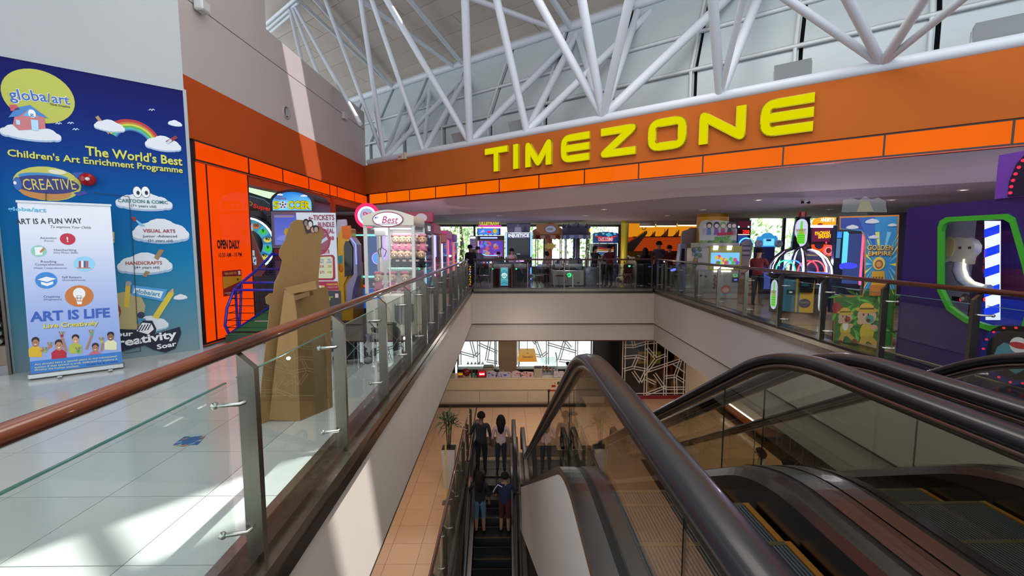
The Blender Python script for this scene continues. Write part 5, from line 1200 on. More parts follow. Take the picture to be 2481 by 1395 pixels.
m.text('ULLETRAW', c.w * .46, c.z(545) + .005, .12, -.01, 0xE8E040, 'screen', w=c.w * .72, bold=.05)
c.add(m, 'topper')
m = c.mb(); m.box((0, -.02, c.z(623)), (c.w, .04, c.z(581)), 0x9A5A34, 'satin'); m.rect(.09, c.z(621), c.w - .07, c.z(583.5), -.024, lambda v: 0x6A50D8 if v[2] > 1.5 else 0x8A48A8, 'screen')
q = random.Random(2)
for i in range(26): x = q.uniform(.15, c.w - .2); z = q.uniform(c.z(617), c.z(586)); m.disc(x, z, q.uniform(.03, .12), q.uniform(.03, .10), -.026 - i * .0006, q.choice([0xD070E0, 0x5060F0, 0x30B8A0, 0xE06060, 0xD0A090, 0x7A90F8]), 'screen', 8)
m.line([(.08, c.z(615)), (.25, c.z(615)), (.38, c.z(618.5)), (c.w - .3, c.z(618.5))], .02, -.045, 0x60D8FF, 'neon'); m.line([(.06, c.z(613)), (.06, c.z(584))], .018, -.045, 0xFFC8E0, 'neon'); m.rect(.15, c.z(578), c.w - .3, c.z(574), -.03, 0xA0B0F0, 'lit'); c.add(m, 'screen')
m = c.mb(); m.box((.0, -.35, .7), (c.w, .05, .92), 0x1A2038, 'satin', .02)
for i in range(7): m.ball((.2 + .13 * i, -.36, .84), .025, (0x4060FF, 0xFF4050, 0x60A0FF)[i % 3], 'neon', 6, 4)
c.add(m, 'console')
for x in (.08, c.w - .1): m = c.mb(); m.tube([(x - .07, -.38, .66), (x + .07, -.38, .66), (x + .07, -.38, .82), (x - .07, -.38, .82)], .012, 0x30E850, 'neon', 6, closed=True); c.add(m, 'coin_slot', 'green glowing coin slot frame')
# narrow white cabinet
c = Cab('card_machine', 'narrow pale card machine left of the big blue shooting game', 1139, 1154, 19.2); m = c.mb(); m.box((0, 0, 0), (c.w, .5, c.z(571)), 0x6A6478, 'satin', .01); c.add(m, 'cabinet'); m = c.mb(); m.rect(.02, c.z(578), c.w - .02, c.z(573), -.006, 0xF0F4FF, 'lit'); m.rect(.03, c.z(603), c.w - .03, c.z(580), -.006, 0x9888B8, 'screen')
for i in range(5): m.rect(.05, c.z(584 + 4 * i), c.w - .05, c.z(582 + 4 * i), -.009, 0x5A4A88, 'paint')
c.add(m, 'front_panel')
# fighting cabinet
c = Cab('fighting_game', 'dark fighting game cabinet headed INJUSTICE between two blue neon tubes', 1227, 1286, 19.4)
m = c.mb(); m.box((0.03, .0, 0), (c.w - .03, .8, c.z(566)), 0x12121C, 'satin'); c.add(m, 'cabinet')
for x in (.0, c.w): 
    m = c.mb(); m.box((x - .045, -.1, 0), (x + .045, .7, c.z(563)), 0x1A2AB0, 'satin'); c.add(m, 'side_fin'); m = c.mb(); m.cyl((x, -.12, c.z(622)), (x, -.12, c.z(564)), .022, 0x78B8FF, 'neon', 8); m.cyl((x, -.12, .35), (x, -.12, .62), .022, 0x4A80FF, 'neon', 8); m.cyl((x, -.12, .10), (x, -.12, .16), .022, 0x4A80FF, 'neon', 8); m.cyl((x, -.115, .16), (x, -.115, .35), .012, 0x202020, 'satin', 6); m.cyl((x, -.115, .62), (x, -.115, c.z(622)), .012, 0x202020, 'satin', 6); c.add(m, 'neon_tube')
m = c.mb(); m.rect(.05, c.z(577), c.w - .05, c.z(565), -.006, 0x7A7AA0, 'screen'); m.text('INJUSTICE', c.w / 2, c.z(573.5), .12, -.010, 0xF0F0FF, 'lit', w=c.w - .16, bold=.03); m.text('GODS AMONG US', c.w / 2, c.z(576.6), .03, -.010, 0xC8C8E0, 'screen', w=.5); c.add(m, 'header')
m = c.mb(); m.prism([(.05, c.z(563.5)), (c.w - .05, c.z(563.5)), (c.w - .02, c.z(549)), (c.w, c.z(540)), (.0, c.z(540)), (.02, c.z(549))], .0, .04, 0x5a5a72, 'satin', 'y')
for x, s in ((.18, .8), (.5, 1.15), (.82, .8)): m.poly([(x - .14 * s, c.z(563)), (x + .14 * s, c.z(563)), (x + .11 * s, c.z(563) + .2 * s), (x - .11 * s, c.z(563) + .2 * s)], -.004, (0x7A6A80, 0xB8B8C8, 0x4a4a66)[int(x * 2.9)]); m.disc(x, c.z(563) + .25 * s, .055 * s, .065 * s, -.006, (0x6a5a60, 0x8a8690, 0x3a3a50)[int(x * 2.9)], 'paint', 12)
m.line([(.05, c.z(563.6)), (c.w - .05, c.z(563.6))], .015, -.008, 0xD0D0FF, 'lit'); c.add(m, 'topper')
m = c.mb(); m.box((.06, -.02, c.z(618)), (c.w - .06, -.0, c.z(579)), 0x06060A, 'gloss'); m.rect(.45, 1.19, .6, 1.22, -.024, 0xC0C0D0, 'screen'); c.add(m, 'screen'); m = c.mb(); m.box((.04, -.4, .82), (c.w - .04, .0, .98), 0x1c1822, 'satin', .02); m.rect(.4, .88, .75, .95, -.404, 0xD8A0E8, 'lit'); c.add(m, 'console')
# carousels
def carousel(label, px0, px1, Y, ctop, cstripe, pole, zt0, zt1, extra):
    c = Cab('carousel', label, px0, px1, Y, 'carousel'); R = c.w / 2; o = (R, R, 0)
    m = c.mb(); m.lathe([(R * .95, 0), (R * .95, .22), (R * .2, .24), (0, .24)], o, 0x8A6A50, 'satin', 20); c.add(m, 'base')
    m = c.mb(); m.lathe([(R, zt0), (R, zt1), (R * .7, zt1 + .12), (0, zt1 + .25)], o, ctop, 'satin', 20); m.lathe([(R, zt0), (0, zt0 + .02)], o, ctop, 'satin', 20); c.add(m, 'canopy')
    n = 20
    for i in range(n):
        a0 = 2 * PI * i / n; a1 = 2 * PI * (i + 1) / n; mm = c.mb(); p = lambda a, z, r=R * 1.01: (R + r * math.cos(a), R + r * math.sin(a), z); am = (a0 + a1) / 2
        mm.add([p(a0, zt0 + .02), p(a1, zt0 + .02), p(a1, zt0 - .10), p(am, zt0 - .15), p(a0, zt0 - .10)], [[0, 1, 2, 3, 4]], cstripe[i % 2], 'satin'); c.add(mm, 'scallop')
    for i in range(6): a = 2 * PI * i / 6 + .3; m = c.mb(); m.cyl((R + R * .85 * math.cos(a), R + R * .85 * math.sin(a), .22), (R + R * .85 * math.cos(a), R + R * .85 * math.sin(a), zt0), .02, pole, 'steel', 8); c.add(m, 'pole')
    extra(c, R); return c
def ex1(c, R):
    m = c.mb(); m.cyl((R, R, .24), (R, R, 1.9), .16, 0xC86A28, 'satin', 14); c.add(m, 'column'); m = c.mb(); m.poly([(R + .30 * math.cos(PI * i / 8) * (1 if i % 2 else .7), 1.55 + .16 * math.sin(PI * i / 8) * (1 if i % 2 else .7)) for i in range(16)], .02, 0xD8B818, 'satin'); c.add(m, 'star_sign')
    m = c.mb(); z = c.z(558); m.prism([(R - .45, z - .16), (R + .45, z - .16), (R + .5, z), (R + .3, z + .26), (R, z + .34), (R - .3, z + .26), (R - .62, z + .3), (R - .6, z + .02)], -.06, .02, 0xA87034, 'satin', 'y'); m.disc(R, z + .05, .26, .17, -.064, 0x3A6A9A, 'paint', 20); m.disc(R, z + .05, .23, .14, -.066, 0xD8DCE0, 'paint', 20); glyphs(m, R - .16, z + .01, .3, .09, -.07, 0x3A7A2A, 5); c.add(m, 'sign_board')
    for i, (a, cc) in enumerate(((3.6, 0x3A8AC8), (4.4, 0xC83A3A), (5.3, 0xE0E0E0))): m = c.mb(); x = R + R * .6 * math.cos(a); y = R + R * .6 * math.sin(a); m.ball((x, y, .62), (.16, .10, .12), cc, 'gloss', 10, 7); m.ball((x + .15, y, .78), (.06, .05, .09), cc, 'gloss', 8, 6); m.cyl((x - .08, y, .3), (x - .08, y, .6), .02, cc, 'gloss', 6); m.cyl((x + .08, y, .3), (x + .08, y, .6), .02, cc, 'gloss', 6); c.add(m, 'ride_animal')
carousel('tan children carousel with striped scallops at the back of the arcade', 1292, 1374, 19.5, 0xA8743A, (0x7A2A20, 0xB89A78), 0xB89A70, c.z(573) + 0 if False else 2.0, 2.25, ex1)
def ex2(c, R):
    m = c.mb(); m.cyl((R, R, .24), (R, R, 1.95), .13, 0x1A2444, 'satin', 14); c.add(m, 'column')
    for i in range(8): a = 2 * PI * i / 8; m = c.mb(); m.lathe([(.05, 0), (.07, .1), (0, .24)], (R + R * .9 * math.cos(a), R + R * .9 * math.sin(a), 2.26), 0x1E1C30, 'satin', 8); c.add(m, 'turret')
    for i, (a, cc) in enumerate(((3.9, 0x8A9A20), (4.9, 0x2A3A6A))): m = c.mb(); x = R + R * .6 * math.cos(a); y = R + R * .6 * math.sin(a); m.ball((x, y, .7), (.18, .14, .16), cc, 'gloss', 10, 7); m.ball((x, y - .05, .95), (.11, .1, .12), 0x20242C, 'gloss', 8, 6); c.add(m, 'ride_seat')
    m = c.mb(); m.ball((R * 1.9, R * .5, 2.2), (.04, .04, .08), 0xFFB040, 'neon', 8, 6); c.add(m, 'lamp')
carousel('dark navy carousel with turrets and pale scallops', 1366, 1436, 18.15, 0x1C1E38, (0x4A5A80, 0x8A90A8), 0x6A6A78, 1.98, 2.28, ex2)
# blue marquee cabinet
c = Cab('pusher_game', 'ball drop game with wavy blue header behind the red-shirted man', 1436, 1497, 19.6)
m = c.mb(); m.box((.03, 0, 0), (c.w - .03, .8, c.z(590)), 0x3A4A6A, 'satin'); c.add(m, 'cabinet')
m = c.mb(); m.prism([(.0, c.z(589)), (c.w, c.z(589))] + [(c.w - c.w * i / 12, c.z(566) + .07 * math.sin(PI * i / 12) + .025 * (i % 2)) for i in range(13)], -.05, .1, 0x1A5AA8, 'satin', 'y')
q = random.Random(5)
for i in range(10): m.disc(q.uniform(.1, c.w - .1), q.uniform(c.z(572), c.z(565)), .06, .04, -.054 - .0005 * i, q.choice([0x50C8E0, 0x70E0C0, 0x3080E0]), 'screen', 10)
m.line([(.08, c.z(572)), (c.w / 2, c.z(575)), (c.w - .08, c.z(572))], .04, -.062, 0xD84A28, 'screen'); m.poly([(.15, c.z(574)), (c.w - .15, c.z(574)), (c.w - .28, c.z(585)), (.28, c.z(585))], -.064, 0xB03050, 'screen'); glyphs(m, c.w * .22, c.z(583), c.w * .56, .13, -.068, 0xF0D8E0, 9, 'lit'); c.add(m, 'header')
m = c.mb(); m.rect(.12, c.z(621), c.w - .12, c.z(592), -.006, 0x2A1A30, 'gloss')
for i in range(5): m.line([(.2, c.z(600 + 4 * i)), (c.w * .5, c.z(602 + 4 * i)), (c.w - .2, c.z(600 + 4 * i))], .04, -.010 - .001 * i, (0xC83A30, 0xE0A040, 0xE0E0E0, 0x3A80D0, 0x40B0E0)[i], 'screen')
c.add(m, 'playfield')
# pillars
def pillar(n, px0, px1, Y, col, z0=0, z1=ZC, lab=''):
    x0 = (px0 - VPX) / F * Y; x1 = (px1 - VPX) / F * Y; m = MB(); m.lathe([((x1 - x0) / 2, z0), ((x1 - x0) / 2, z1)], ((x0 + x1) / 2, Y, 0), col, 'satin', 28); m.lathe([((x1 - x0) / 2 + .015, z0), ((x1 - x0) / 2 + .015, z0 + .1)], ((x0 + x1) / 2, Y, 0), 0x8A8680, 'steel', 28)
    struct('wall_pillar', m, label=lab)
pillar(1, 1504, 1520, 18.7, 0xB8B428, lab='yellow round pillar between the windows and the mural'); pillar(2, 1689, 1760, 14.95, 0xC08A14, lab='ochre round pillar behind the white dance cabinet')
# ship mural over the ball lanes
c = Cab('mural', 'orange sunset mural of sailing ships over the ball lanes', 1522, 1705, 20.6, 'mural')
m = c.mb(); zt, zb = c.z(541), c.z(608); zm = c.z(574)
m.quad((0, 0, zm), (c.w, 0, zm), (c.w, 0, zt), (0, 0, zt), 0xF0941A, 'screen'); m.box((0, .002, zb), (c.w, .06, zt), 0x7a3a10, 'paint'); m.quad((0, -.001, zb), (c.w, -.001, zb), (c.w, -.001, zm), (0, -.001, zm), 0xA83A10, 'screen'); c.add(m, 'printed_board')
m = c.mb()
for i in range(14): z = zb + (zm - zb) * i / 14; m.line([(c.w * .1, z), (c.w, z + .01)], .012, -.006, (0x7A2208, 0xC85018)[i % 2], 'screen')
for cx_, s in ((.28, .7), (.42, 1), (.58, .85), (.15, .5), (.7, .6)): x = c.w * cx_; m.poly([(x, zm + .02), (x + .35 * s, zm + .02), (x + .38 * s, zm + .42 * s), (x + .15 * s, zm + .15 * s)], -.008, 0x7A3008, 'paint'); m.poly([(x + .1 * s, zm + .1), (x + .3 * s, zm + .1), (x + .32 * s, zm + .34 * s)], -.010, 0xA85A10, 'paint'); m.line([(x + .2 * s, zm), (x + .2 * s, zm + .36 * s)], .02, -.012, 0x3A1408)
m.line([(0.2, zm), (c.w, zm + .02)], .05, -.012, 0x4A1A08); m.ring(c.w * .83, zm + .28, .14, .17, -.012, 0xC83A20, 'screen'); m.ring(c.w * .2, zm + .42, .07, .10, -.012, 0x3A2A10); c.add(m, 'ship_print')
c2 = c; m = c.mb(); m.prism([(-.15, c.z(608)), (-.15, c.z(592)), (.75, c.z(559)), (.75, c.z(566)), (.15, c.z(608))], -.35, -.02, 0x241410, 'satin', 'y'); c.add(m, 'sloping_panel', 'dark sloping side panel')
for k, (a, b, py) in enumerate(((1576, 1602, 543.5), (1604, 1640, 542.5), (1642, 1700, 541.5), (1548, 1586, 548), (1588, 1638, 547), (1640, 1700, 545.5))):
    Yk = 19.6 if k < 3 else 18.6; x0 = (a - VPX) / F * Yk; x1 = (b - VPX) / F * Yk; z = EYE + (HOR - py) / F * Yk; r = thing('strip_light', ['far', 'far', 'far', 'near', 'near', 'near'][k] + ' row strip light over the mural, ' + ['left', 'middle', 'right'][k % 3] + ' tube', 'ceiling light', (x0, Yk, z), 0, 'strip lights over the mural')
    m = MB(); m.box((0, -.03, .005), (x1 - x0, .03, ZC - z), 0x9a9088, 'satin'); m.build('fitting', r); m = MB(); m.cyl((0.02, 0, -.02), (x1 - x0 - .02, 0, -.02), .025, 0xFFC890, 'neon', 8); m.build('tube', r)
# ball lanes
for i in range(6):
    x = (1514 + 34 * i - VPX) / F * 18.4; r = thing('ball_lane', 'dark red ball rolling lane under the mural, %s' % ['first from the yellow pillar', 'second from the yellow pillar', 'third from the yellow pillar', 'fourth from the yellow pillar', 'fifth, behind the right-hand watcher', 'last, by the pale partition'][i], 'arcade machine', (x, 18.4, 0), 0, 'ball lanes under the mural')
    m = MB(); m.box((0, 0, 0), (.54, .04, .80), 0x3A1216, 'satin', .01); m.prism([(0, .5), (1.9, .95), (1.9, .35), (0, .2)], .0, .04, 0x2A1014, 'satin', 'x'); m.prism([(0, .5), (1.9, .95), (1.9, .35), (0, .2)], .50, .54, 0x2A1014, 'satin', 'x'); m.build('body', r)
    m = MB(); m.quad((.05, .03, .80), (.49, .03, .80), (.49, 1.8, 1.02), (.05, 1.8, 1.02), 0xA88A60, 'gloss'); m.build('lane', r); m = MB(); m.tube([(.52, .1, .84), (.52, .3, 1.0), (.52, 1.9, 1.12)], .025, 0x5A2018, 'gloss', 6); m.tube([(.02, .1, .84), (.02, .3, 1.0), (.02, 1.9, 1.12)], .025, 0x5A2018, 'gloss', 6); m.build('side_rail', r)
    m = MB(); m.ball((.52, .08, .92), (.03, .03, .05), 0xFFF0E0, 'lit', 6, 5); m.build('lamp', r); m = MB(); m.ball((.2, -.02, .72), (.05, .02, .035), 0x20E880, 'neon', 8, 5); m.build('card_reader', r, 'green glowing card reader')
m = MB(); m.box((-.12, 0, 0), (.12, .015, .26), 0xB0A8A8, 'satin'); m.prism([(-.02, .0), (.12, .0), (.02, .2)], -.1, .1, 0x9a9490, 'satin', 'x'); tag(m.build('price_card'), 'tilted white price card standing on the ball lanes', 'card', loc=((1531 - VPX) / F * 18.5, 18.45, .84))
# coin table with lit panel
c = Cab('coin_game', 'round coin game with lit light blue column panel behind the far balustrade', 1180, 1266, 16.85)
R = c.w / 2; m = c.mb(); m.lathe([(R * .72, 0), (R * .72, .74), (R, .78), (R, .86), (R * .9, .90)], (R, R, 0), 0x5A1A20, 'satin', 10); c.add(m, 'body')
m = c.mb(); m.lathe([(R * .98, .86), (R * .8, 1.02), (0, 1.03)], (R, R, 0), 0xffffff, 'glass_clear', 10); c.add(m, 'glass_top'); m = c.mb(); m.lathe([(R * .9, .88), (0, .9)], (R, R, 0), 0x305A78, 'screen', 10); c.add(m, 'playfield')
m = c.mb(); m.box((R - .22, -.02, .02), (R + .18, .3, .86), 0x8A3A44, 'satin'); c.add(m, 'front_column'); m = c.mb(); m.rect(R - .16, .05, R + .12, .74, -.024, 0x58B8D0, 'screen'); m.ring(R - .02, .44, .06, .10, -.028, 0xE0F8FF, 'lit'); m.disc(R - .02, .44, .04, .04, -.028, 0xE0F0E0, 'lit')
for i in range(5): m.line([(R - .14, .12 + .13 * i), (R - .02, .17 + .13 * i), (R + .10, .12 + .13 * i)], .02, -.030, (0x2A80A8, 0xA8E8E8, 0x3A90B0)[i % 3], 'screen')
c.add(m, 'lit_panel')
for i in range(4): m = c.mb(); m.ball((R * (.3 + .45 * i), .06, .68), .03, 0x20E080, 'neon', 8, 5); c.add(m, 'card_reader', 'green glowing card reader')
# white chest games
c = Cab('chest_game', 'white chest game with blue hoops and green glowing reader', 1340, 1416, 17.0)
m = c.mb(); m.box((0, 0, .04), (c.w, .8, .62), 0xB4B0A8, 'satin', .02); m.box((.02, .02, 0), (c.w - .02, .78, .04), 0x101010, 'satin'); c.add(m, 'chest'); m = c.mb(); m.box((.22, -.008, .10), (c.w - .16, -.001, .56), 0xA8A49C, 'satin'); c.add(m, 'panel'); m = c.mb(); m.rect(c.w * .33, .14, c.w * .42, .18, -.010, 0x303030); m.rect(c.w * .78, .12, c.w * .86, .17, -.010, 0x303030); c.add(m, 'label_print')
m = c.mb(); m.box((.05, .05, .62), (c.w - .05, .75, 1.0), 0xffffff, 'glass_dark'); c.add(m, 'glass_case'); m = c.mb(); m.tube([(c.w * .25, .1, .6), (c.w * .1, .1, .9), (c.w * .3, .1, 1.08)], .05, 0x2A38B0, 'gloss', 8); m.tube([(c.w * .75, .1, .6), (c.w * .9, .1, .9), (c.w * .7, .1, 1.08)], .05, 0x2A38B0, 'gloss', 8); c.add(m, 'blue_hoop')
m = c.mb(); m.tube([(c.w * .52 + .06 * math.cos(a * .63), -.02, .44 + .06 * math.sin(a * .63)) for a in range(10)], .018, 0x20E070, 'neon', 6, closed=True); c.add(m, 'card_reader', 'green glowing ring')
c = Cab('drum_game', 'grey drum-shaped game beside the white chest game', 1420, 1452, 16.9); R = c.w / 2; m = c.mb(); m.lathe([(R * 1.1, 0), (R * 1.1, .60), (R * .9, .72), (0, .74)], (R, R, 0), 0x6A7078, 'satin', 18); c.add(m, 'drum'); m = c.mb()
m.tube([(R * .5 + .09 * math.cos(a * .63), -.03, .45 + .11 * math.sin(a * .63)) for a in range(10)], .015, 0xA0A4B8, 'satin', 6, closed=True); m.tube([(R * .6 + .09 * math.cos(a * .63), -.04, .18 + .10 * math.sin(a * .63)) for a in range(10)], .015, 0x9094a8, 'satin', 6, closed=True); c.add(m, 'ring_print')
# black speaker by the corner
c = Cab('speaker', 'tall black cabinet loudspeaker standing against the far balustrade', 1543, 1584, 16.55, 'speaker'); m = c.mb(); m.box((0, 0, .04), (c.w, .4, c.z(631)), 0x0B0C0E, 'satin', .01); c.add(m, 'cabinet'); m = c.mb(); m.box((.03, -.01, .08), (c.w - .03, -.001, c.z(633)), 0x08080A, 'fabric'); c.add(m, 'grille'); m = c.mb(); m.rect(.05, .05, .1, .08, -.014, 0xC8C8C8); m.rect(.14, .05, .26, .08, -.014, 0xC8C8C8); c.add(m, 'badge'); m = c.mb(); m.box((-.0, -.02, c.z(631)), (c.w, .42, c.z(631) + .02), 0x8a8078, 'steel'); c.add(m, 'top_edge')
for x in (.05, c.w - .05): m = c.mb(); m.cyl((x, .2, 0), (x, .2, .045), .02, 0x202020, 'satin', 8); c.add(m, 'foot')
# yellow lit sign by the corner
c = Cab('lit_sign', 'small upright sign with yellow lit characters by the left corner of the far balustrade', 1136, 1144, 16.9, 'sign'); m = c.mb(); m.box((0, 0, 0), (c.w, .06, .86), 0x1A1A1A, 'satin'); c.add(m, 'board'); m = c.mb()
for i in range(4): glyphs(m, .02, .08 + .19 * i, c.w - .04, .13, -.006, (0xFFB000, 0xFFB000, 0xC8C8D0, 0xFFD040)[i], 1, 'lit')
c.add(m, 'lettering')
# steel tube chairs
def chair(label, px, Y, rz, first=[None]):
    loc = ((px - VPX) / F * Y, Y, 0)
    if first[0] is None:
        r = thing('tube_chair', label, 'chair', loc, rz, 'steel tube chairs behind the far balustrade')
        m = MB(); m.box((-.2, -.2, .43), (.2, .2, .46), 0x6A2430, 'satin', .01); m.build('seat', r); m = MB(); m.tube([(-.19, -.2, .7), (-.16, -.23, .82), (0, -.25, .86), (.16, -.23, .82), (.19, -.2, .7)], .04, 0x6A2430, 'satin', 6); m.build('backrest', r)
        for x in (-.2, .2):
            m = MB(); m.tube([(x, .22, .0), (x, .18, .44), (x, -.16, .46), (x, -.22, .62), (x, -.22, .80)], .011, 0xB8B8C0, 'steel', 6); m.build('frame', r); m = MB(); m.tube([(x, -.24, 0), (x, -.10, .30), (x, .02, .44)], .011, 0xB8B8C0, 'steel', 6); m.build('leg', r)
        first[0] = r
    else: dup(first[0], None, loc, rz, label)
for lb, px, Y, rz in (('steel tube chair at the left of the coin game', 1168, 16.6, .5), ('steel tube chair right of the coin game', 1282, 17.1, -1.0), ('steel tube chair alone between the coin game and the chest game', 1318, 17.2, .3), ('steel tube chair in front of the white chest game', 1362, 16.6, 2.6), ('steel tube chair right of the drum game', 1509, 16.7, -1.2), ('steel tube chair beside the black loudspeaker', 1517, 17.3, .2)): chair(lb, px, Y, rz)
# garden beyond the windows
m = MB(); m.prism([(-14, 22.2), (9.4, 22.2), (9.4, 17.1), (30, 17.1), (30, 45), (-14, 45)], -.62, -.52, 0x8A9478, 'matte', 'z'); tag(m.build('lawn'), 'grass outside the arcade windows', 'lawn', kind='stuff')
def tree(label, x, y, h, r_, seed, col=0x5C9440):
    q = random.Random(seed); r = thing('tree', label, 'tree', (x, y, -.5), 0, 'trees outside the windows'); m = MB(); m.tube([(0, 0, 0), (.1, 0, h * .4), (0, .1, h * .7)], [.16, .12, .06], 0x5A4A3A, 'ply', 8); m.build('trunk', r); m = MB()
    for i in range(800):
        d = Vector((q.gauss(0, 1), q.gauss(0, 1), q.gauss(0, 1))).normalized() * (q.random() ** .4); p = Vector((d.x * r_, d.y * r_, h * .55 + d.z * h * .42)); s = q.uniform(.07, .15); a = Vector((q.uniform(-1, 1), q.uniform(-1, 1), q.uniform(-1, 1))).normalized() * s; b = a.orthogonal().normalized() * s * .6
        c = q.choice([0xA8D080, 0xB8DC88, 0xC8E89C, 0x88B860]); m.add([p - a, p + b, p + a, p - b], [[0, 1, 2, 3]], c, 'leaf')
    m.build('foliage', r, kind='stuff')
for a in (('leafy tree outside the left windows of the arcade', -2.6, 25.5, 5, 1.8, 1), ('leafy tree outside behind the carousels', 4.6, 25.5, 5.5, 2.0, 2), ('low bushy tree outside beyond the tan carousel', 1.2, 28.5, 3.6, 1.8, 3), ('broad tree outside the right windows', 10.6, 20.0, 5, 1.2, 4), ('second broad tree outside the right windows', 14.2, 20.8, 5, 1.5, 5)): tree(*a)
# ------------------------------------------------------------------ left side machines along the void
def plush(parent_label, x, y, z, body, s=1.2, group='plush toys in the claw machine', bow=None, first={}):
    k = (body, bow)
    if k not in first:
        r = thing('plush_toy', parent_label, 'plush toy', (x, y, z), 0, group)
        m = MB(); m.ball((0, 0, .075), (.065, .05, .075), body, 'fabric', 10, 7)
        for q in (-1, 1): m.ball((q * .045, -.035, .025), (.026, .04, .024), body, 'fabric', 8, 5); m.ball((q * .062, -.02, .10), (.022, .03, .02), 0xC8A898, 'fabric', 8, 5)
        m.build('body', r); m = MB(); m.ball((0, -.005, .185), (.066, .058, .06), 0xB89478, 'fabric', 12, 8)
        for q in (-1, 1): m.ball((q * .055, .0, .238), (.022, .014, .022), 0x5A4034, 'fabric', 8, 6)
        m.build('head', r); m = MB(); m.ball((0, -.06, .17), (.028, .02, .02), 0xE0C8B0, 'fabric', 8, 6)
        for q in (-1, 1): m.ball((q * .024, -.056, .20), .008, 0x101010, 'gloss', 6, 5)
        m.ball((0, -.08, .177), .009, 0x101010, 'gloss', 6, 5); m.build('face', r)
        if bow: m = MB(); m.ball((-.03, -.02, .255), (.03, .015, .02), bow, 'fabric', 8, 5); m.ball((.03, -.02, .255), (.03, .015, .02), bow, 'fabric', 8, 5); m.ball((0, -.025, .255), .012, bow, 'fabric', 6, 5); m.build('bow', r)
        r.scale = (s, s, s); first[k] = r; return r
    return dup(first[k], None, (x, y, z), 0, parent_label)
X0, X1, Ya_, Yb_ = -2.20, -1.40, 7.05, 7.95; w = X1 - X0; ox, oy = (X0 + X1) / 2, Ya_
c = Cab('claw_machine', 'big white claw machine with oval pink sign and two rows of plush toys', 885, 1006, 7.05, 'claw machine')
w = c.w; CR = 0xCFC8BA
m = c.mb(); m.box((0, 0, .10), (w, .9, .78), CR, 'satin', .03); c.add(m, 'base'); m = c.mb(); m.box((.04, .02, 0), (w - .04, .88, .10), 0x4A4440, 'satin'); c.add(m, 'plinth')
m = c.mb(); m.prism([(.02, .70), (.30, .70), (.40, .45), (.40, .22), (.48, .15), (.02, .15)], -.05, .0, 0xBDB6A6, 'satin', 'y'); c.add(m, 'front_bulge'); m = c.mb(); m.prism([(.46, .62), (.76, .62), (.76, .36), (.70, .30), (.52, .30), (.46, .36)], -.02, -.0, 0x5F6468, 'satin', 'y'); c.add(m, 'prize_door')
m = c.mb(); m.M = c.W @ Matrix.Translation((.20, -.0, .70)) @ Matrix.Rotation(-PI / 2 * -1, 4, 'X'); m.lathe([(.09, 0), (.09, .02), (.06, .03)], (0, 0, 0), 0xA8A49A, 'satin', 18); m.lathe([(.05, .02), (0, .045)], (0, 0, 0), 0x3A78D0, 'lit', 14); c.add(m, 'button', 'round blue lit button')
for x in (0.02, w - .02):
    for y_ in (.02, .88): m = c.mb(); m.box((x - .025, y_ - .025, .78), (x + .025, y_ + .025, 1.86), 0xD5D2CC, 'satin', .005); c.add(m, 'corner_post')
m = c.mb(); m.box((w * .5 - .012, .0, .78), (w * .5 + .012, .02, 1.86), 0xD5D2CC, 'satin'); c.add(m, 'door_bar')
zt = 1.86; top = [(0, zt), (w, zt)] + [(w - w * i / 12, zt + .14 + .10 * math.sin(PI * i / 12)) for i in range(13)]
m = c.mb(); m.prism(top, -.03, .9, 0xD6CDBC, 'satin', 'y', True); c.add(m, 'canopy'); m = c.mb(); m.prism([(w / 2 + .24 * math.cos(a * .314), zt + .09 + .12 * math.sin(a * .314)) for a in range(20)], -.05, -.03, 0x8A3058, 'satin', 'y'); m.disc(w / 2, zt + .09, .225, .105, -.052, 0xE8ECFF, 'lit', 28); m.text('Best', w / 2 + .03, zt + .03, .11, -.056, 0xD85888, 'screen', w=.24, slant=.25); m.text('MY', w / 2 - .17, zt + .10, .03, -.056, 0x3A6AC0, 'screen', bold=.03); m.line([(w / 2 - .15, zt + .015), (w / 2 + .15, zt + .02)], .008, -.056, 0x7A4050, 'screen'); c.add(m, 'oval_sign', 'oval pink and white lit sign')
m = c.mb(); m.box((.03, .86, .78), (w - .03, .88, zt), 0xC9C6C0, 'satin')
for i in range(6): m.box((.25, .835, zt - .30 + i * .045), (w - .04, .86, zt - .27 + i * .045), 0xE0DCD4, 'satin')
c.add(m, 'back_panel'); m = c.mb(); m.box((.03, .012, .80), (w - .03, .016, zt), 0xffffff, 'glass_clear'); c.add(m, 'glass_front'); m = c.mb(); m.box((w - .012, .03, .80), (w - .008, .88, zt), 0xffffff, 'glass_clear'); c.add(m, 'glass_side')
m = c.mb(); m.box((.05, .2, zt - .06), (w - .05, .24, zt - .03), 0xB8B8B8, 'steel'); m.box((.12, .15, zt - .16), (.30, .32, zt - .06), 0xC8C6C0, 'satin', .01); m.cyl((.21, .23, zt - .16), (.21, .23, zt - .34), .012, 0x303030, 'steel', 8)
for a in range(3): an = a * 2.09; m.tube([(.21, .23, zt - .34), (.21 + .08 * math.cos(an), .23 + .08 * math.sin(an), zt - .40), (.21 + .04 * math.cos(an), .23 + .04 * math.sin(an), zt - .50)], .008, 0x202024, 'steel', 6)
c.add(m, 'claw'); m = c.mb(); m.box((.24, .50, 1.14), (w - .03, .86, 1.16), 0x9FC4BC, 'satin'); c.add(m, 'shelf')
m = c.mb()
for i in range(14): m.ball((.26 + i * (w - .30) / 13, .50, 1.145), .035, 0xA8CCC4, 'fabric', 8, 6)
c.add(m, 'fringe', kind='stuff'); m = c.mb(); m.box((.24, .70, 1.40), (w - .03, .86, 1.42), 0x8A8480, 'satin'); c.add(m, 'upper_shelf')
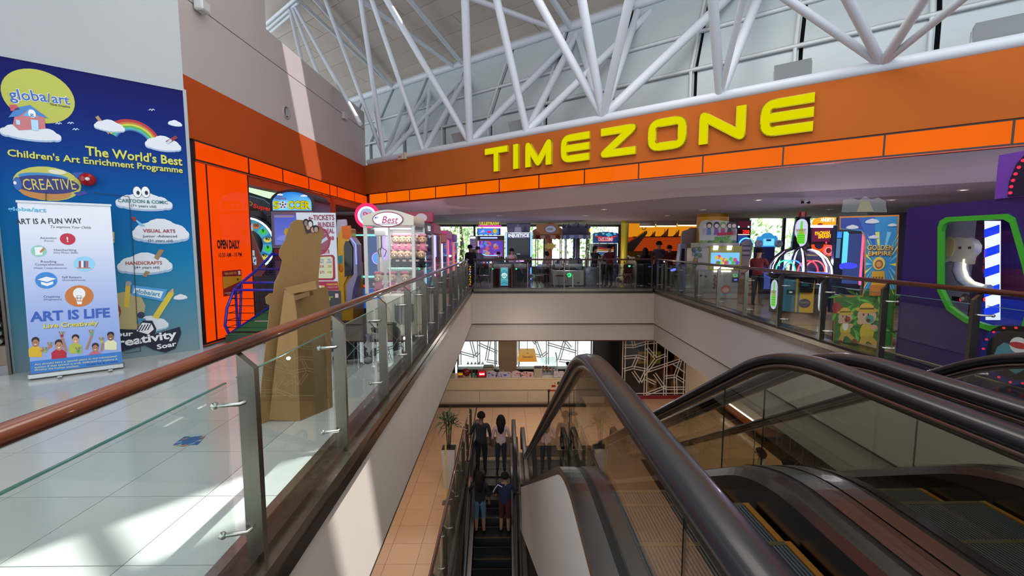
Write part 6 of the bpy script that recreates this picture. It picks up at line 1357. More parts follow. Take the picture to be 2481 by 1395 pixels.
for x in (.10, w + .0): m = c.mb(); m.cyl((x if x < .5 else w - .03, .80, 1.3), (x if x < .5 else w - .03, .80, 1.75), .012, (0x8A60FF if x < .5 else 0x60C8FF), 'neon', 6); c.add(m, 'light_tube')
bx = X0 + .32; bx = c.x0 + .32
P5 = ('leftmost', 'second from the left', 'in the middle', 'second from the right', 'rightmost')
for i in range(5): plush('pink bowed plush on the claw machine top shelf, ' + P5[i], bx + .115 * i, 7.83, 1.425, 0xC87890, bow=0xD88AA0)
for i in range(5): plush('dark plush on the claw machine middle shelf, ' + P5[i], bx + .115 * i, 7.68, 1.165, 0x201E22)
for i in range(3): plush('pink plush toy low in the claw machine, ' + ('left', 'middle', 'right')[i], c.x0 + .16 + .22 * i, 7.25, .80, 0xB85A78, bow=0xC8607A)
d = bpy.data.lights.new('claw_lamp', 'AREA'); o = bpy.data.objects.new('claw_lamp', d); COL.objects.link(o); d.size = .6; d.energy = 9; o.location = (c.x0 + c.w / 2, 7.45, 1.83)
# row of further claw machines
specs = [(8.15, 'dark glazed claw machine right behind the white claw machine', 0x9A8AA8, 0x30242E, 0x60C8FF, 'PLUS', 2.0), (9.3, 'claw machine with a pink topper, third along the void', 0xC8B8B8, 0xA03050, 0xC080FF, '', 2.02), (10.45, 'claw machine with an orange horn, fourth along the void', 0xC8C4C0, 0xC84A10, 0xFFFFFF, '', 1.85), (11.7, 'pink lit claw machine, fifth along the void', 0xC86A98, 0xD05A90, 0xFF3A50, '', 1.95), (13.0, 'last claw machine along the void, with red neon edges', 0x7A4A9A, 0x8A3AB0, 0xFF4030, '', 1.9)]
for k, (Y, lb, bc, hc, nc, tx, zt) in enumerate(specs):
    xw = .86; xr = -1.49 - .01 * k; r = thing('claw_machine', lb, 'claw machine', (xr - xw / 2, Y, 0), 0, 'claw machines along the left of the void'); h = xw / 2; L = 1.0
    m = MB(); m.box((-h, 0, 0), (h, L, .78), bc, 'satin', .02); m.build('base', r); m = MB(); m.box((-h, 0, zt - .24), (h, L, zt), hc, 'satin', .03); m.build('header', r)
    for x in (-h + .02, h - .02):
        for y_ in (.02, L - .02): m = MB(); m.box((x - .02, y_ - .02, .78), (x + .02, y_ + .02, zt - .24), 0xC8C4C8, 'satin'); m.build('corner_post', r)
    m = MB(); m.box((h - .008, .04, .8), (h - .004, L - .04, zt - .25), 0xffffff, 'glass_clear'); m.build('glass_side', r); m = MB(); m.box((-h + .04, .0, .8), (h - .04, .004, zt - .25), 0xffffff, 'glass_clear'); m.build('glass_front', r)
    m = MB(); m.box((-h + .03, L - .04, .8), (h - .03, L - .02, zt - .25), (0x4A3A6A, 0x8A4A5A, 0x4a50a0, 0xC85A90, 0x6A40B0)[k], 'screen'); m.build('back_panel', r)
    m = MB(); m.cyl((h + .01, .03, .82), (h + .01, .03, zt - .26), .013, nc, 'neon', 8); m.build('neon_tube', r)
    m = MB(Matrix.Rotation(PI / 2, 4, 'Z') @ Matrix.Translation((0, -h - .012, 0)))
    if tx: m.text(tx, L / 2, zt - .17, .09, 0, 0xF0E8F0, 'lit', bold=.03); m.build('lettering', r)
    for j in range(5): m = MB(); m.ball((-.25 + .12 * j, .3 + .15 * (j % 3), .88), (.08, .08, .09), (0xD8A050, 0xD06070, 0x50A0B0, 0xE0D0C0, 0x9060B0)[(j + k) % 5], 'fabric', 8, 6); o = m.build('toy', r)
    if k == 2: m = MB(); m.prism([(-.2, zt), (.2, zt), (.16, zt + .25), (.05, zt + .33), (-.12, zt + .3)], .0, .25, 0xC8420C, 'satin', 'y'); m.build('horn_topper', r)
    if k == 1: m = MB(); m.box((-h, 0, zt), (h, .06, zt + .22), 0x98304A, 'satin', .02); m.disc(.18, zt + .1, .12, .09, -.006, 0xC8B8BC); m.disc(-.15, zt + .1, .10, .08, -.006, 0xA8989C); m.build('topper', r)
# neon claw machine with round pink ring sign, behind
c = Cab('claw_machine', 'blue and green neon claw machine topped by a round pink ring sign', 862, 925, 9.95, 'claw machine')
w = c.w; m = c.mb(); m.box((0, 0, 0), (w, .8, .85), 0x1A3A7A, 'satin', .02); m.rect(.08, .15, w - .1, .6, -.006, 0x2A60C0, 'screen'); m.rect(.15, .62, .3, .68, -.008, 0xF03030, 'lit'); c.add(m, 'base')
m = c.mb(); m.box((0, .7, .85), (w, .8, 1.78), 0x1C4A8A, 'screen'); m.disc(w * .55, 1.25, .13, .13, .69, 0x3A8AE0, 'lit'); m.ring(w * .55, 1.25, .13, .15, .685, 0xC890E0, 'lit'); c.add(m, 'back_panel'); m = c.mb(); m.box((0, 0, 1.78), (w, .8, 1.86), 0x5A1420, 'satin'); c.add(m, 'roof')
for pts in ([(0, -.01, .86), (0, -.01, 1.78), (w, -.01, 1.78)], [(0.02, -.01, .86), (w, -.01, .86)]): m = c.mb(); m.tube(pts, .02, 0x58F8C0, 'neon', 6); c.add(m, 'neon_tube')
m = c.mb(); a = c.pl.at(888, 522); Rr = c.pl.at(914, 522)[0] - a[0]
m.M = c.W @ Matrix.Translation((a[0], .05, a[1])) @ Matrix.Rotation(PI / 2, 4, 'X'); m.tube([(Rr * math.cos(t * .262), Rr * math.sin(t * .262), 0) for t in range(24)], .045, 0xF03068, 'lit', 8, closed=True); m.tube([(Rr * .78 * math.cos(t * .262), Rr * .78 * math.sin(t * .262), .02) for t in range(24)], .022, 0xA8B8FF, 'neon', 8, closed=True); m.lathe([(Rr * .95, -.02), (0, -.02)], (0, 0, 0), 0xC0D0F8, 'screen', 24); c.add(m, 'ring_sign', 'round pink and white neon ring sign')
m = c.mb(); m.text('Oui', a[0], a[1] + .0, .08, .03, 0xD02040, 'lit', bold=.05); c.add(m, 'lettering')
m = c.mb(); m.cyl((a[0], .06, 1.86), (a[0], .06, a[1] - Rr), .03, 0x701020, 'satin', 8); c.add(m, 'sign_post')
# yellow children's cabinet
c = Cab('kiddie_game', 'yellow and orange angular children game cabinet beside the poster stand', 817, 866, 9.0)
w = c.w; f = lambda *p: [c.pl.at(*q) for q in p]
m = c.mb(); m.prism(f((818, 745), (818, 575), (828, 548), (848, 546), (851, 575), (840, 592), (842, 668), (832, 690), (836, 745)), 0, .05, 0xD8A010, 'satin', 'y'); m.poly(f((828, 548), (848, 546), (851, 575), (843, 580), (830, 577))[::-1], -.004, 0xE06A18); m.poly(f((819, 620), (830, 618), (830, 640), (820, 640))[::-1], -.004, 0x2A8A9A); m.ball((c.pl.at(826, 648)[0], -.0, c.pl.at(826, 648)[1]), (.05, .01, .10), 0xC86A18, 'paint', 10, 6); c.add(m, 'side_panel', 'yellow side panel')
m = c.mb(); m.box((.02, .05, 0), (w * .7, .8, 1.2), 0xB88A18, 'satin', .02); m.box((.03, .06, 1.2), (w * .55, .6, 1.9), 0xB0782A, 'satin', .02); c.add(m, 'body')
m = c.mb(); m.prism(f((838, 584), (846, 584), (855, 600), (855, 664), (836, 670), (834, 596)), -.02, .06, 0x0C0E1A, 'gloss', 'y'); c.add(m, 'screen', 'dark glossy screen')
m = c.mb(); m.prism(f((846, 575), (852, 575), (864, 592), (866, 668), (856, 700), (850, 745), (838, 745), (840, 690), (857, 664), (857, 600)), -.01, .3, 0x9A92B8, 'satin', 'y'); c.add(m, 'white_frame'); m = c.mb(); m.prism(f((814, 555), (816, 532), (836, 531), (838, 545), (826, 560), (820, 575), (815, 575)), .02, .10, 0xB8A8C0, 'satin', 'y'); c.add(m, 'topper'); m = c.mb(); m.tube([(p[0], -.03, p[1]) for p in f((851, 577), (863, 592), (865, 640))], .012, 0x90A8FF, 'lit', 6); c.add(m, 'light_edge')
# dark mat + strollers
m = MB(); m.box((-4.2, 7.7, .001), (-2.3, 11.5, .010), 0x35353A, 'fabric'); tag(m.build('floor_mat'), 'dark grey mat on the floor before the machines', 'mat')
def stroller(label, x, y, rz, first=[None]):
    if first[0] is not None: return dup(first[0], None, (x, y, 0), rz, label)
    r = thing('stroller', label, 'stroller', (x, y, 0), rz, 'black strollers'); first[0] = r
    wm = MB(); wm.M = Matrix.Rotation(PI / 2, 4, 'Y'); wm.tube([(.10 * math.cos(a * .45), .10 * math.sin(a * .45), 0) for a in range(14)], .014, 0x101012, 'rubber', 6, closed=True); wm.lathe([(.085, -.008), (.085, .008), (0, .008)], (0, 0, 0), 0x9A9A98, 'satin', 12)
    w0 = None
    for wx, wy in ((-.24, -.2), (.24, -.2), (-.24, .32), (.24, .32)):
        if w0 is None: o = wm.build('wheel', r); w0 = o.data
        else: o = bpy.data.objects.new('wheel', w0); COL.objects.link(o); o.parent = r
        o.location = (wx, wy, .114)
    for q in (-1, 1): m = MB(); m.tube([(q * .24, .32, .12), (q * .23, .05, .5), (q * .22, -.32, .98)], .012, 0x8A8A90, 'steel', 6); m.tube([(q * .24, -.2, .12), (q * .23, .15, .55)], .012, 0x8A8A90, 'steel', 6); m.build('frame', r)
    m = MB(); m.tube([(-.22, -.32, .98), (-.2, -.38, 1.03), (.2, -.38, 1.03), (.22, -.32, .98)], .016, 0x0c0c0e, 'rubber', 8); m.build('handle', r)
    m = MB(); m.prism([(-.18, .30), (.30, .34), (.32, .40), (-.02, .44), (-.26, .84), (-.32, .82)], -.19, .19, 0x15161A, 'fabric', 'x'); m.build('seat', r)
    m = MB()
    for i in range(5): a0 = .3 + i * .42
    m.lathe([(.02, 0), (.16, .03), (.24, .12), (.26, .22)], (0, -.05, .70), 0x1B1C22, 'fabric', 12, -.2, PI + .2)
    m.build('hood', r); m = MB(); m.box((-.18, -.24, .14), (.18, .30, .34), 0x101114, 'fabric', .05); m.build('basket', r); m = MB(); m.ball((0, .02, .62), (.22, .34, .26), 0x121318, 'fabric', 12, 8); m.build('seat_shell', r); m = MB(); m.box((-.12, -.36, .55), (.12, -.33, .72), 0x8C8E96, 'fabric', .01); m.build('label_patch', r)
    return r
stroller('black stroller parked on the left walkway behind the second glass panel', -2.05, 5.75, math.radians(-60)).scale = (.62, .62, .5); stroller('black stroller parked at the foot of the big white claw machine', -1.66, 6.15, math.radians(-35)).scale = (.6, .6, .5); stroller('black stroller standing on the lower mall floor, seen through the escalator glass', atZ(1915, 1150, ZL).x, atZ(1915, 1150, ZL).y, 1.0).location.z = ZL

# ------------------------------------------------------------------ right side machines
c = Cab('touch_kiosk', 'slim pale blue kiosk leaning by the right railing, left of the grey partition', 1638, 1662, 14.9)
m = c.mb(); m.prism(c.pl.P([(1637, 706), (1650, 590), (1662, 590), (1661, 706)]), 0, .25, 0x8A90B8, 'satin', 'y'); c.add(m, 'body'); m = c.mb(); m.prism(c.pl.P([(1648, 640), (1652, 602), (1659, 602), (1658, 640)]), -.01, -.001, 0x2A2028, 'gloss', 'y'); c.add(m, 'screen'); m = c.mb(); m.prism(c.pl.P([(1627, 654), (1636, 650), (1636, 654), (1628, 657)]), -.05, .1, 0x5060F0, 'neon', 'y'); c.add(m, 'light'); m = c.mb(); m.prism(c.pl.P([(1630, 657), (1640, 655), (1640, 700), (1636, 700)]), .0, .1, 0x6A6040, 'satin', 'y'); c.add(m, 'printed_side')
c = Cab('partition', 'grey rounded-top partition panel left of the ochre pillar', 1653, 1688, 15.2, 'partition'); m = c.mb(); m.prism(c.pl.P([(1662, 706), (1662, 592), (1652, 590), (1652, 572), (1655, 560), (1668, 556), (1676, 552), (1688, 551), (1688, 706)]), 0, .1, 0x8A7A78, 'satin', 'y'); c.add(m, 'board'); m = c.mb(); m.prism(c.pl.P([(1662, 706), (1662, 592), (1687, 592), (1687, 706)]), -.02, -.001, 0x8F7A5C, 'satin', 'y'); c.add(m, 'lower_panel')
# white dance cabinet
c = Cab('dance_game', 'white children dance cabinet with cartoon topper and bright small screen', 1692, 1812, 12.9); w = c.w
m = c.mb(); m.box((.0, .0, .0), (w * .86, .8, c.z(600)), 0xA8A49C, 'satin', .02); m.box((.08, .05, c.z(600)), (w * .86, .7, c.z(588)), 0x9A968E, 'satin'); c.add(m, 'cabinet'); m = c.mb(); m.box((w * .22, -.03, c.z(655)), (w * .90, .3, c.z(596)), 0xA8A850, 'satin', .03); c.add(m, 'bezel')
m = c.mb(); m.rect(w * .26, c.z(640), w * .84, c.z(612), -.034, 0x70B0F8, 'lit')
q = random.Random(8)
for i in range(16): m.disc(q.uniform(w * .3, w * .8), q.uniform(c.z(637), c.z(622)), .06, .06, -.038 - .0006 * i, q.choice([0x60D060, 0xE06090, 0x50A040, 0xF0D060, 0x8060D0]), 'screen', 8)
c.add(m, 'screen'); m = c.mb(); m.rect(w * .33, c.z(652), w * .72, c.z(646), -.036, 0xFFFFF0, 'neon'); m.rect(w * .33, c.z(659), w * .68, c.z(655.5), -.036, 0xFFFFF0, 'neon'); c.add(m, 'light_bar')
for x in (.30, .58): m = c.mb(); m.prism([(w * x, c.z(605)), (w * x + .12, c.z(605)), (w * x + .14, c.z(595)), (w * x + .02, c.z(595))], -.06, 0, 0xFFFFFF, 'neon', 'y'); c.add(m, 'lamp')
m = c.mb()
tp = [(1700, 590), (1698, 548), (1704, 536), (1716, 532), (1728, 535), (1740, 532), (1756, 534), (1770, 536), (1784, 540), (1790, 556), (1788, 590)]; m.prism(c.pl.P(tp), .1, .16, 0xB8BCB4, 'satin', 'y'); c.add(m, 'topper'); m = c.mb()
for i, (px, cc) in enumerate(((1712, 0xB8B8B8), (1722, 0x3A2024), (1740, 0x28283A), (1756, 0x6AA83A), (1772, 0x303038), (1782, 0x303038))): a = c.pl.at(px, 545); m.disc(a[0], a[1], .09, .10, .094 - .002 * i, cc, 'paint', 12); m.disc(a[0], a[1] - .02, .065, .06, .093 - .002 * i - .0008, 0xE0CCC0, 'paint', 12); m.poly([(a[0] - .07, a[1] - .28), (a[0] + .07, a[1] - .28), (a[0] + .05, a[1] - .10), (a[0] - .05, a[1] - .10)], .092 - .002 * i, (0xA8B0B8, 0x5A80B0, 0x8A5AA8, 0xB8508A, 0x484850, 0x8a8a8a)[i])
c.pl.text(m, 'momi', 1742, 570, 1780, 568, 9, 0xC82848, .07, 'paint', bold=.05); c.pl.text(m, 'PANZ', 1736, 583, 1774, 580, 9, 0x5AA83A, .07, 'paint', bold=.05)
for i in range(9): a = c.pl.at(1702 + 10 * i, 586); m.disc(a[0], a[1], .07, .05, .085 - .001 * i, (0x6AA04A, 0x8AB060, 0x4A7A5A)[i % 3], 'paint', 8)
c.add(m, 'topper_print'); m = c.mb(); m.disc(w * .60, c.z(702), .15, .13, -.006, 0xC06A5A, 'paint', 16); m.disc(w * .60, c.z(703), .10, .08, -.009, 0xE0B89A, 'paint', 16); m.poly([(w * .48, c.z(715)), (w * .74, c.z(715)), (w * .70, c.z(707)), (w * .52, c.z(707))], -.004, 0x8AB0C8)
for i in range(7): m.disc(w * (.36 + .02 * (i % 2)), c.z(668 + 5 * i), .04, .03, -.005 - .0005 * i, (0xA84030, 0x8A6A50)[i % 2], 'paint', 8)
m.rect(w * .06, c.z(670), w * .10, c.z(666), -.005, 0x303030); m.rect(w * .16, c.z(672), w * .20, c.z(668), -.005, 0x303030); c.add(m, 'front_print'); m = c.mb(); m.box((w * .72, -.04, c.z(684)), (w * .84, .0, c.z(672)), 0x303848, 'satin', .01); m.rect(w * .75, c.z(679), w * .81, c.z(677), -.044, 0x6060FF, 'neon'); c.add(m, 'coin_slot')
m = c.mb()
for i in range(24): m.ball((q.uniform(-.10, .12), q.uniform(-.02, .1), q.uniform(.7, 1.5)), q.uniform(.04, .08), q.choice([0x6A8A70, 0x8A9AA8, 0x9A8A50, 0x5A7080]), 'satin', 7, 5)
c.add(m, 'side_figures', kind='stuff')
m = c.mb(); m.prism([(w * .9, 1.15), (w * 1.12, 1.15), (w * 1.16, 1.6), (w * 1.10, 1.75), (w * .92, 1.62)], .1, .2, 0x8A8080, 'satin', 'y'); m.box((w * .9, .1, 0), (w * 1.1, .5, 1.15), 0x9A8A80, 'satin')
for i in range(5): m.rect(w * .93, 1.25 + .07 * i, w * 1.1, 1.29 + .07 * i, .094, (0x5A3A4A, 0xA89AA0)[i % 2]); m.rect(w * .93, .5 + .1 * i, w * 1.07, .56 + .1 * i, .094, (0x7A3A30, 0xB89A70)[i % 2])
c.add(m, 'price_panel')
# ticket bin behind
c = Cab('ticket_bin', 'tan ticket bin with a small slot between the dance cabinet and the dome game', 1815, 1845, 11.6); w = c.w; m = c.mb(); m.box((0, 0, 0), (w, .4, c.z(676)), 0xA07A58, 'satin', .02); c.add(m, 'body'); m = c.mb(); m.rect(w * .25, c.z(703), w * .65, c.z(697), -.006, 0x303034, 'gloss'); m.line([(w * .2, c.z(692)), (w * .8, c.z(686))], .04, -.006, 0x6A3A20)
for i in range(5): m.disc(w * (.2 + .15 * i), c.z(714), .035, .05, -.006 - .0005 * i, 0x6A4A30, 'paint', 6)
c.add(m, 'front_print')
# red LED cabinet
c = Cab('redemption_game', 'dark cabinet with a red 250 counter behind the dance cabinet', 1784, 1819, 13.75); w = c.w; m = c.mb(); m.box((0, 0, 0), (w, .4, c.z(533)), 0x221824, 'satin'); c.add(m, 'cabinet'); m = c.mb(); m.rect(.05, c.z(552), w - .04, c.z(536), -.006, 0x5A2030, 'screen'); m.rect(.05, c.z(567), w - .04, c.z(556), -.006, 0x300608, 'screen'); m.text('250', w * .66, c.z(565), .10, -.010, 0xFF2020, 'neon', bold=.03); m.rect(.05, c.z(568.6), w - .04, c.z(567.2), -.008, 0xFFD0A0, 'neon'); m.rect(.05, c.z(590), w - .1, c.z(570), -.006, 0x3A4A9A, 'screen'); m.ring(w * .7, c.z(594), .2, .24, -.01, 0x40A0FF, 'neon', 16, 0, PI)
for x in (.06, w - .08): m.disc(x, c.z(549), .03, .03, -.012, 0x80C0FF, 'neon', 8)
c.add(m, 'front')
# blue kiddie ride
c = Cab('kiddie_ride', 'blue crown shaped children racing ride in front of the garden window', 1842, 1896, 12.6); w = c.w
m = c.mb(); m.prism([(w * .05, c.z(598)), (w * .95, c.z(598)), (w * .9, c.z(575)), (w * .82, c.z(570)), (w * .74, c.z(572)), (w * .64, c.z(566)), (w * .52, c.z(563)), (w * .40, c.z(566)), (w * .3, c.z(572)), (w * .16, c.z(572)), (w * .1, c.z(580))], .1, .3, 0x3AA0E8, 'screen', 'y'); c.add(m, 'canopy'); m = c.mb(); m.rect(w * .25, c.z(595), w * .75, c.z(578), .094, 0x70C8F8, 'lit'); m.rect(w * .38, c.z(584), w * .6, c.z(579), .09, 0x1A4A8A, 'paint'); c.add(m, 'screen')
for x in (.02, .92): 
    m = c.mb(); m.M = c.W @ Matrix.Translation((w * x, .05, c.z(590))) @ Matrix.Rotation(PI / 2, 4, 'X'); m.lathe([(.10, -.05), (.11, 0), (.07, .05), (.04, .02), (0, .02)], (0, 0, 0), 0x8A90A8, 'gloss', 18); c.add(m, 'round_speaker')
m = c.mb(); m.box((0, .1, 0), (w, .5, .85), 0x1A1E3A, 'satin'); m.box((.0, 0, .85), (w, .45, .98), 0x2A50A0, 'satin', .02); m.box((w * .1, .2, .98), (w * .9, .4, c.z(598)), 0x28305A, 'satin'); m.rect(.1, .3, w - .1, .8, .094, 0x4A5AA8, 'screen'); c.add(m, 'body')
m = c.mb(); m.prism([(w * .9, .6), (w * 1.25, .6), (w * 1.4, 1.3), (w * 1.25, 1.35), (w * 1.1, 1.1)], -.1, .15, 0x6A4AA0, 'glass_clear', 'y'); c.add(m, 'side_screen')
# dome game
YD = 9.3; xc = (1943 - VPX) / F * (YD + .55); r = thing('dome_game', 'domed bottle game with neon arches and a giant green bottle on top', 'arcade machine', (xc, YD + .55, 0), -.40)
m = MB(); m.lathe([(.55, .12), (.55, .82), (.66, .86), (.66, .93), (.60, .95)], (0, 0, 0), 0x1A1420, 'satin', 8, PI / 8, 2 * PI + PI / 8); m.build('body', r); m = MB(); m.lathe([(.5, .0), (.5, .12), (0, .12)], (0, 0, 0), 0x8A5A3A, 'satin', 8); m.build('plinth', r)
m = MB(); m.lathe([(.62, .95), (.60, 1.09), (.50, 1.27), (.34, 1.40), (.14, 1.47)], (0, 0, 0), 0xffffff, 'glass_clear', 24); m.build('glass_dome', r)
m = MB(); m.lathe([(.58, .955), (0, .97)], (0, 0, 0), 0x5A78E8, 'lit', 20); m.build('playfield', r)
for a in (.5, 1.65, 2.65, 3.7, 4.71, 5.75):
    p = [(.64, .95), (.62, 1.10), (.52, 1.28), (.36, 1.42), (.15, 1.49)]
    for d_, cc, mt, rr in ((0, 0x16121C, 'gloss', .026), (-.07, 0xD8D0FF, 'neon', .018)): m = MB(); m.tube([(rd * math.cos(a + d_), rd * math.sin(a + d_), z) for rd, z in p], rr, cc, mt, 6); m.build('arch' if mt == 'gloss' else 'neon_tube', r)
for cx_, cc in ((-.28, 0x30E080), (-.14, 0x3A70FF), (.14, 0xFF3040), (.28, 0xFF5050)): m = MB(); m.tube([(cx_ + .19 * math.cos(PI * i / 12), -.15 + abs(cx_) * .3, .97 + .25 * math.sin(PI * i / 12)) for i in range(13)], .014, cc, 'neon', 6); m.build('neon_hoop', r)
bm = MB(); bm.lathe([(.24, 1.47), (.25, 1.50), (.24, 1.52), (.17, 2.14), (.20, 2.16), (.20, 2.18), (0, 2.18)], (0, 0, 0), 0x14161A, 'gloss', 4, PI / 4, 2 * PI + PI / 4); bm.build('lantern', r)
def bottle_art(m, cx_, z0, z1, y, w_):
    h = z1 - z0; m.poly([(cx_ + w_ * (.5 if abs(math.sin(a * .314)) < .9 else .5) * math.cos(a * .314), z0 + h * .5 + h * .5 * math.copysign(abs(math.sin(a * .314)) ** .5, math.sin(a * .314))) for a in range(20)], y, 0xB8BCD8, 'lit')
    m.poly([(cx_ - w_ * .30, z0 + h * .10), (cx_ + w_ * .30, z0 + h * .10), (cx_ + w_ * .32, z0 + h * .42), (cx_ + w_ * .10, z0 + h * .62), (cx_ + w_ * .08, z0 + h * .92), (cx_ - w_ * .08, z0 + h * .92), (cx_ - w_ * .10, z0 + h * .62), (cx_ - w_ * .32, z0 + h * .42)], y - .003, 0x60C030, 'lit')
    for i in range(4): m.line([(cx_ - w_ * .28, z0 + h * (.16 + .08 * i)), (cx_ + w_ * .28, z0 + h * (.16 + .08 * i))], h * .012, y - .005 - .001 * i, 0x207828, 'screen')
    m.text('LUCKY', cx_, z0 + h * .56, h * .07, y - .012, 0x40301a, 'paint', w=w_ * .8, bold=.09); m.text('LUCKY', cx_, z0 + h * .56, h * .07, y - .014, 0xC8A860, 'screen', w=w_ * .78, bold=.04); m.text('TICKETS', cx_, z0 + h * .46, h * .07, y - .014, 0xC8A860, 'screen', w=w_ * .8, bold=.04)
m = MB(); m.M = Matrix.Rotation(math.atan2(-xc, YD) + .40, 4, 'Z'); bottle_art(m, 0, 1.53, 2.13, -.175, .24); m.build('bottle_print', r, 'lit green bottle picture')
m = MB(); m.cyl((0, 0, 2.18), (0, 0, 2.29), .075, 0x9A1C1C, 'gloss', 10); m.build('cap', r, 'red cap')
for k, (a, kind) in enumerate(((-2.55, 'b'), (-2.0, 't'), (-1.52, 'y'), (-.98, 'b'))):
    rad = .60; M2 = Matrix.Rotation(a + PI / 2, 4, 'Z'); m = MB(M2)
    if kind == 'b': m.box((-.14, -rad - .02, .06), (.14, -rad + .1, .88), 0x1A1216, 'satin', .01); m.build('corner_panel', r); m = MB(M2); bottle_art(m, 0, .14, .80, -rad - .025, .20); m.build('bottle_print', r)
    elif kind == 't': m.box((-.17, -rad + .05, .12), (.17, -rad + .08, .84), 0x2A6A80, 'satin', .004); m.build('front_panel', r, 'teal front panel'); m = MB(M2); m.box((-.06, -rad + .02, .50), (.08, -rad + .05, .60), 0x202428, 'satin', .01); m.rect(-.02, .535, .04, .565, -rad + .018, 0xB0B8C0, 'screen'); m.build('coin_slot', r)
    else: m.box((-.17, -rad + .05, .12), (.17, -rad + .08, .84), 0xC89A14, 'satin', .004); m.build('front_panel', r, 'mustard front panel'); m = MB(M2); m.prism([(-.14, .84), (.14, .84), (.11, .56), (-.11, .56)], -rad - .04, -rad + .05, 0x18181C, 'gloss', 'y'); m.disc(0, .32, .11, .10, -rad + .045, 0x2A2A30, 'paint', 20); m.text('TICKETS', 0, .325, .03, -rad + .042, 0x8A8A80, 'paint', bold=.03); m.build('ticket_bucket', r)
# cabinets behind the dome game
c = Cab('bird_game', 'orange headed cabinet reading ANGRY B behind the dome game', 1972, 2024, 11.2); w = c.w
m = c.mb(); m.box((0, .05, 0), (w, .7, c.z(546)), 0x30203A, 'satin'); c.add(m, 'cabinet'); m = c.mb(); m.prism([(0, c.z(544)), (w, c.z(544)), (w, c.z(526)), (w * .5, c.z(525)), (w * .1, c.z(529))], -.03, .1, 0xE89A20, 'lit', 'y'); m.text('ANGRY B', w * .58, c.z(536), .085, -.036, 0xF8F4E0, 'lit', w=w * .65, bold=.05); m.disc(w * .25, c.z(543), .07, .03, -.038, 0xB03018, 'paint', 10); c.add(m, 'header'); m = c.mb(); m.cyl((-.1, -.04, c.z(548)), (w + .05, -.04, c.z(548)), .03, 0xE8E0FF, 'neon', 8); c.add(m, 'light_tube')
m = c.mb(); m.rect(.0, c.z(585), w * .85, c.z(552), .04, 0x7A2A50, 'screen'); m.text('PACMAN', w * .48, c.z(568), .085, .034, 0xE8B020, 'lit', w=w * .7, bold=.06, rot=.06); m.text('SMASH', w * .58, c.z(576), .085, .032, 0xE8B020, 'lit', w=w * .6, bold=.06, rot=.06); m.rect(.05, c.z(591), w * .8, c.z(585.5), .036, 0x1A080A, 'paint'); m.text('0', w * .68, c.z(590), .05, .030, 0xFF3060, 'neon', bold=.05)
m.ring(w * .35, c.z(592), .12, .22, .030, 0xF04A18, 'lit', 12, PI, 2 * PI); c.add(m, 'panel'); m = c.mb(); m.M = c.W @ Matrix.Translation((w * .78, .0, c.z(607))) @ Matrix.Rotation(PI / 2, 4, 'X'); m.tube([(.125 * math.cos(t * .4), .125 * math.sin(t * .4), 0) for t in range(16)], .02, 0xFF3838, 'neon', 8, closed=True); m.tube([(.085 * math.cos(t * .4), .085 * math.sin(t * .4), 0) for t in range(16)], .012, 0xFF6058, 'neon', 8, closed=True); c.add(m, 'neon_ring')
for pts in ([(0, -.3, .9), (w * .9, -.3, .9), (w * 1.2, -.3, .6)], [(-.3, -.25, 1.32), (w * .4, -.25, 1.30), (w * 1.1, -.25, .8)], [(0, -.3, .0), (0, -.3, .9)], [(w * 1.1, -.25, .0), (w * 1.1, -.25, .8)]): m = c.mb(); m.tube(pts, .022, 0x8A7A20, 'gloss', 6); c.add(m, 'yellow_rail')
c = Cab('water_game', 'blue lit cabinet between the red ring game and the golden cabinet', 2026, 2062, 10.2); w = c.w; m = c.mb(); m.box((0, 0, 0), (w, .08, c.z(545)), 0x141A3A, 'satin'); c.add(m, 'cabinet'); m = c.mb(); m.rect(.04, c.z(576), w * .45, c.z(552), -.006, 0x3A80E0, 'lit'); m.rect(.04, c.z(625), w * .4, c.z(578), -.006, 0x5A90B8, 'screen'); m.rect(w * .55, c.z(640), w * .85, c.z(550), -.006, 0x50D0F0, 'lit'); m.disc(w * .7, c.z(648), .10, .05, -.01, 0x5050FF, 'lit'); c.add(m, 'front')
# golden empire cabinet
c = Cab('coin_pusher', 'tall GOLDEN EMPIRE cabinet with sunburst side art and jungle explorers', 2035, 2168, 7.1, rz=-.62); c.z = lambda py: c.pl.at(2105, py)[1]; c.w = c.pl.at(2172, 640)[0]; f = lambda *p: c.pl.P(p)
m = c.mb(); out = f((2018, 860), (2020, 716), (2088, 716), (2094, 690), (2094, 575), (2086, 558), (2034, 556), (2034, 524), (2179, 520), (2172, 700), (2160, 860)); m.prism(out, 0, .03, 0xC87A18, 'satin', 'y'); c.add(m, 'side_board')
m = c.mb(); xa = c.pl.at(2096, 600)[0]; m.box((xa, .03, 0), (c.w, .5, c.pl.at(2172, 523)[1]), 0x0A090C, 'satin'); m.box((c.pl.at(2030, 540)[0], .03, c.z(560)), (xa, .07, c.z(514)), 0x0C0C14, 'satin'); m.box((0, .03, 0), (xa, .14, c.z(718)), 0x2A1A14, 'satin'); c.add(m, 'cabinet')
m = c.mb(); m.rect(c.pl.at(2042, 650)[0], c.z(690), xa, c.z(565), .12, 0x40508A, 'screen'); m.line([(xa - .03, c.z(690)), (xa - .03, c.z(568))], .03, .04, 0xE04060, 'neon'); m.line([(c.pl.at(2046, 650)[0], c.z(640)), (c.pl.at(2046, 650)[0], c.z(566))], .06, .11, 0x60C8E8, 'lit'); m.disc(c.pl.at(2056, 645)[0], c.z(645), .12, .05, .10, 0x4048F0, 'lit'); c.add(m, 'glowing_playfield')
m = c.mb(1.15)
m.poly(f((2092, 700), (2098, 690), (2098, 575), (2090, 560), (2037, 555), (2037, 528), (2175, 524), (2169, 700))[::-1], -.004, 0x2A80B8)
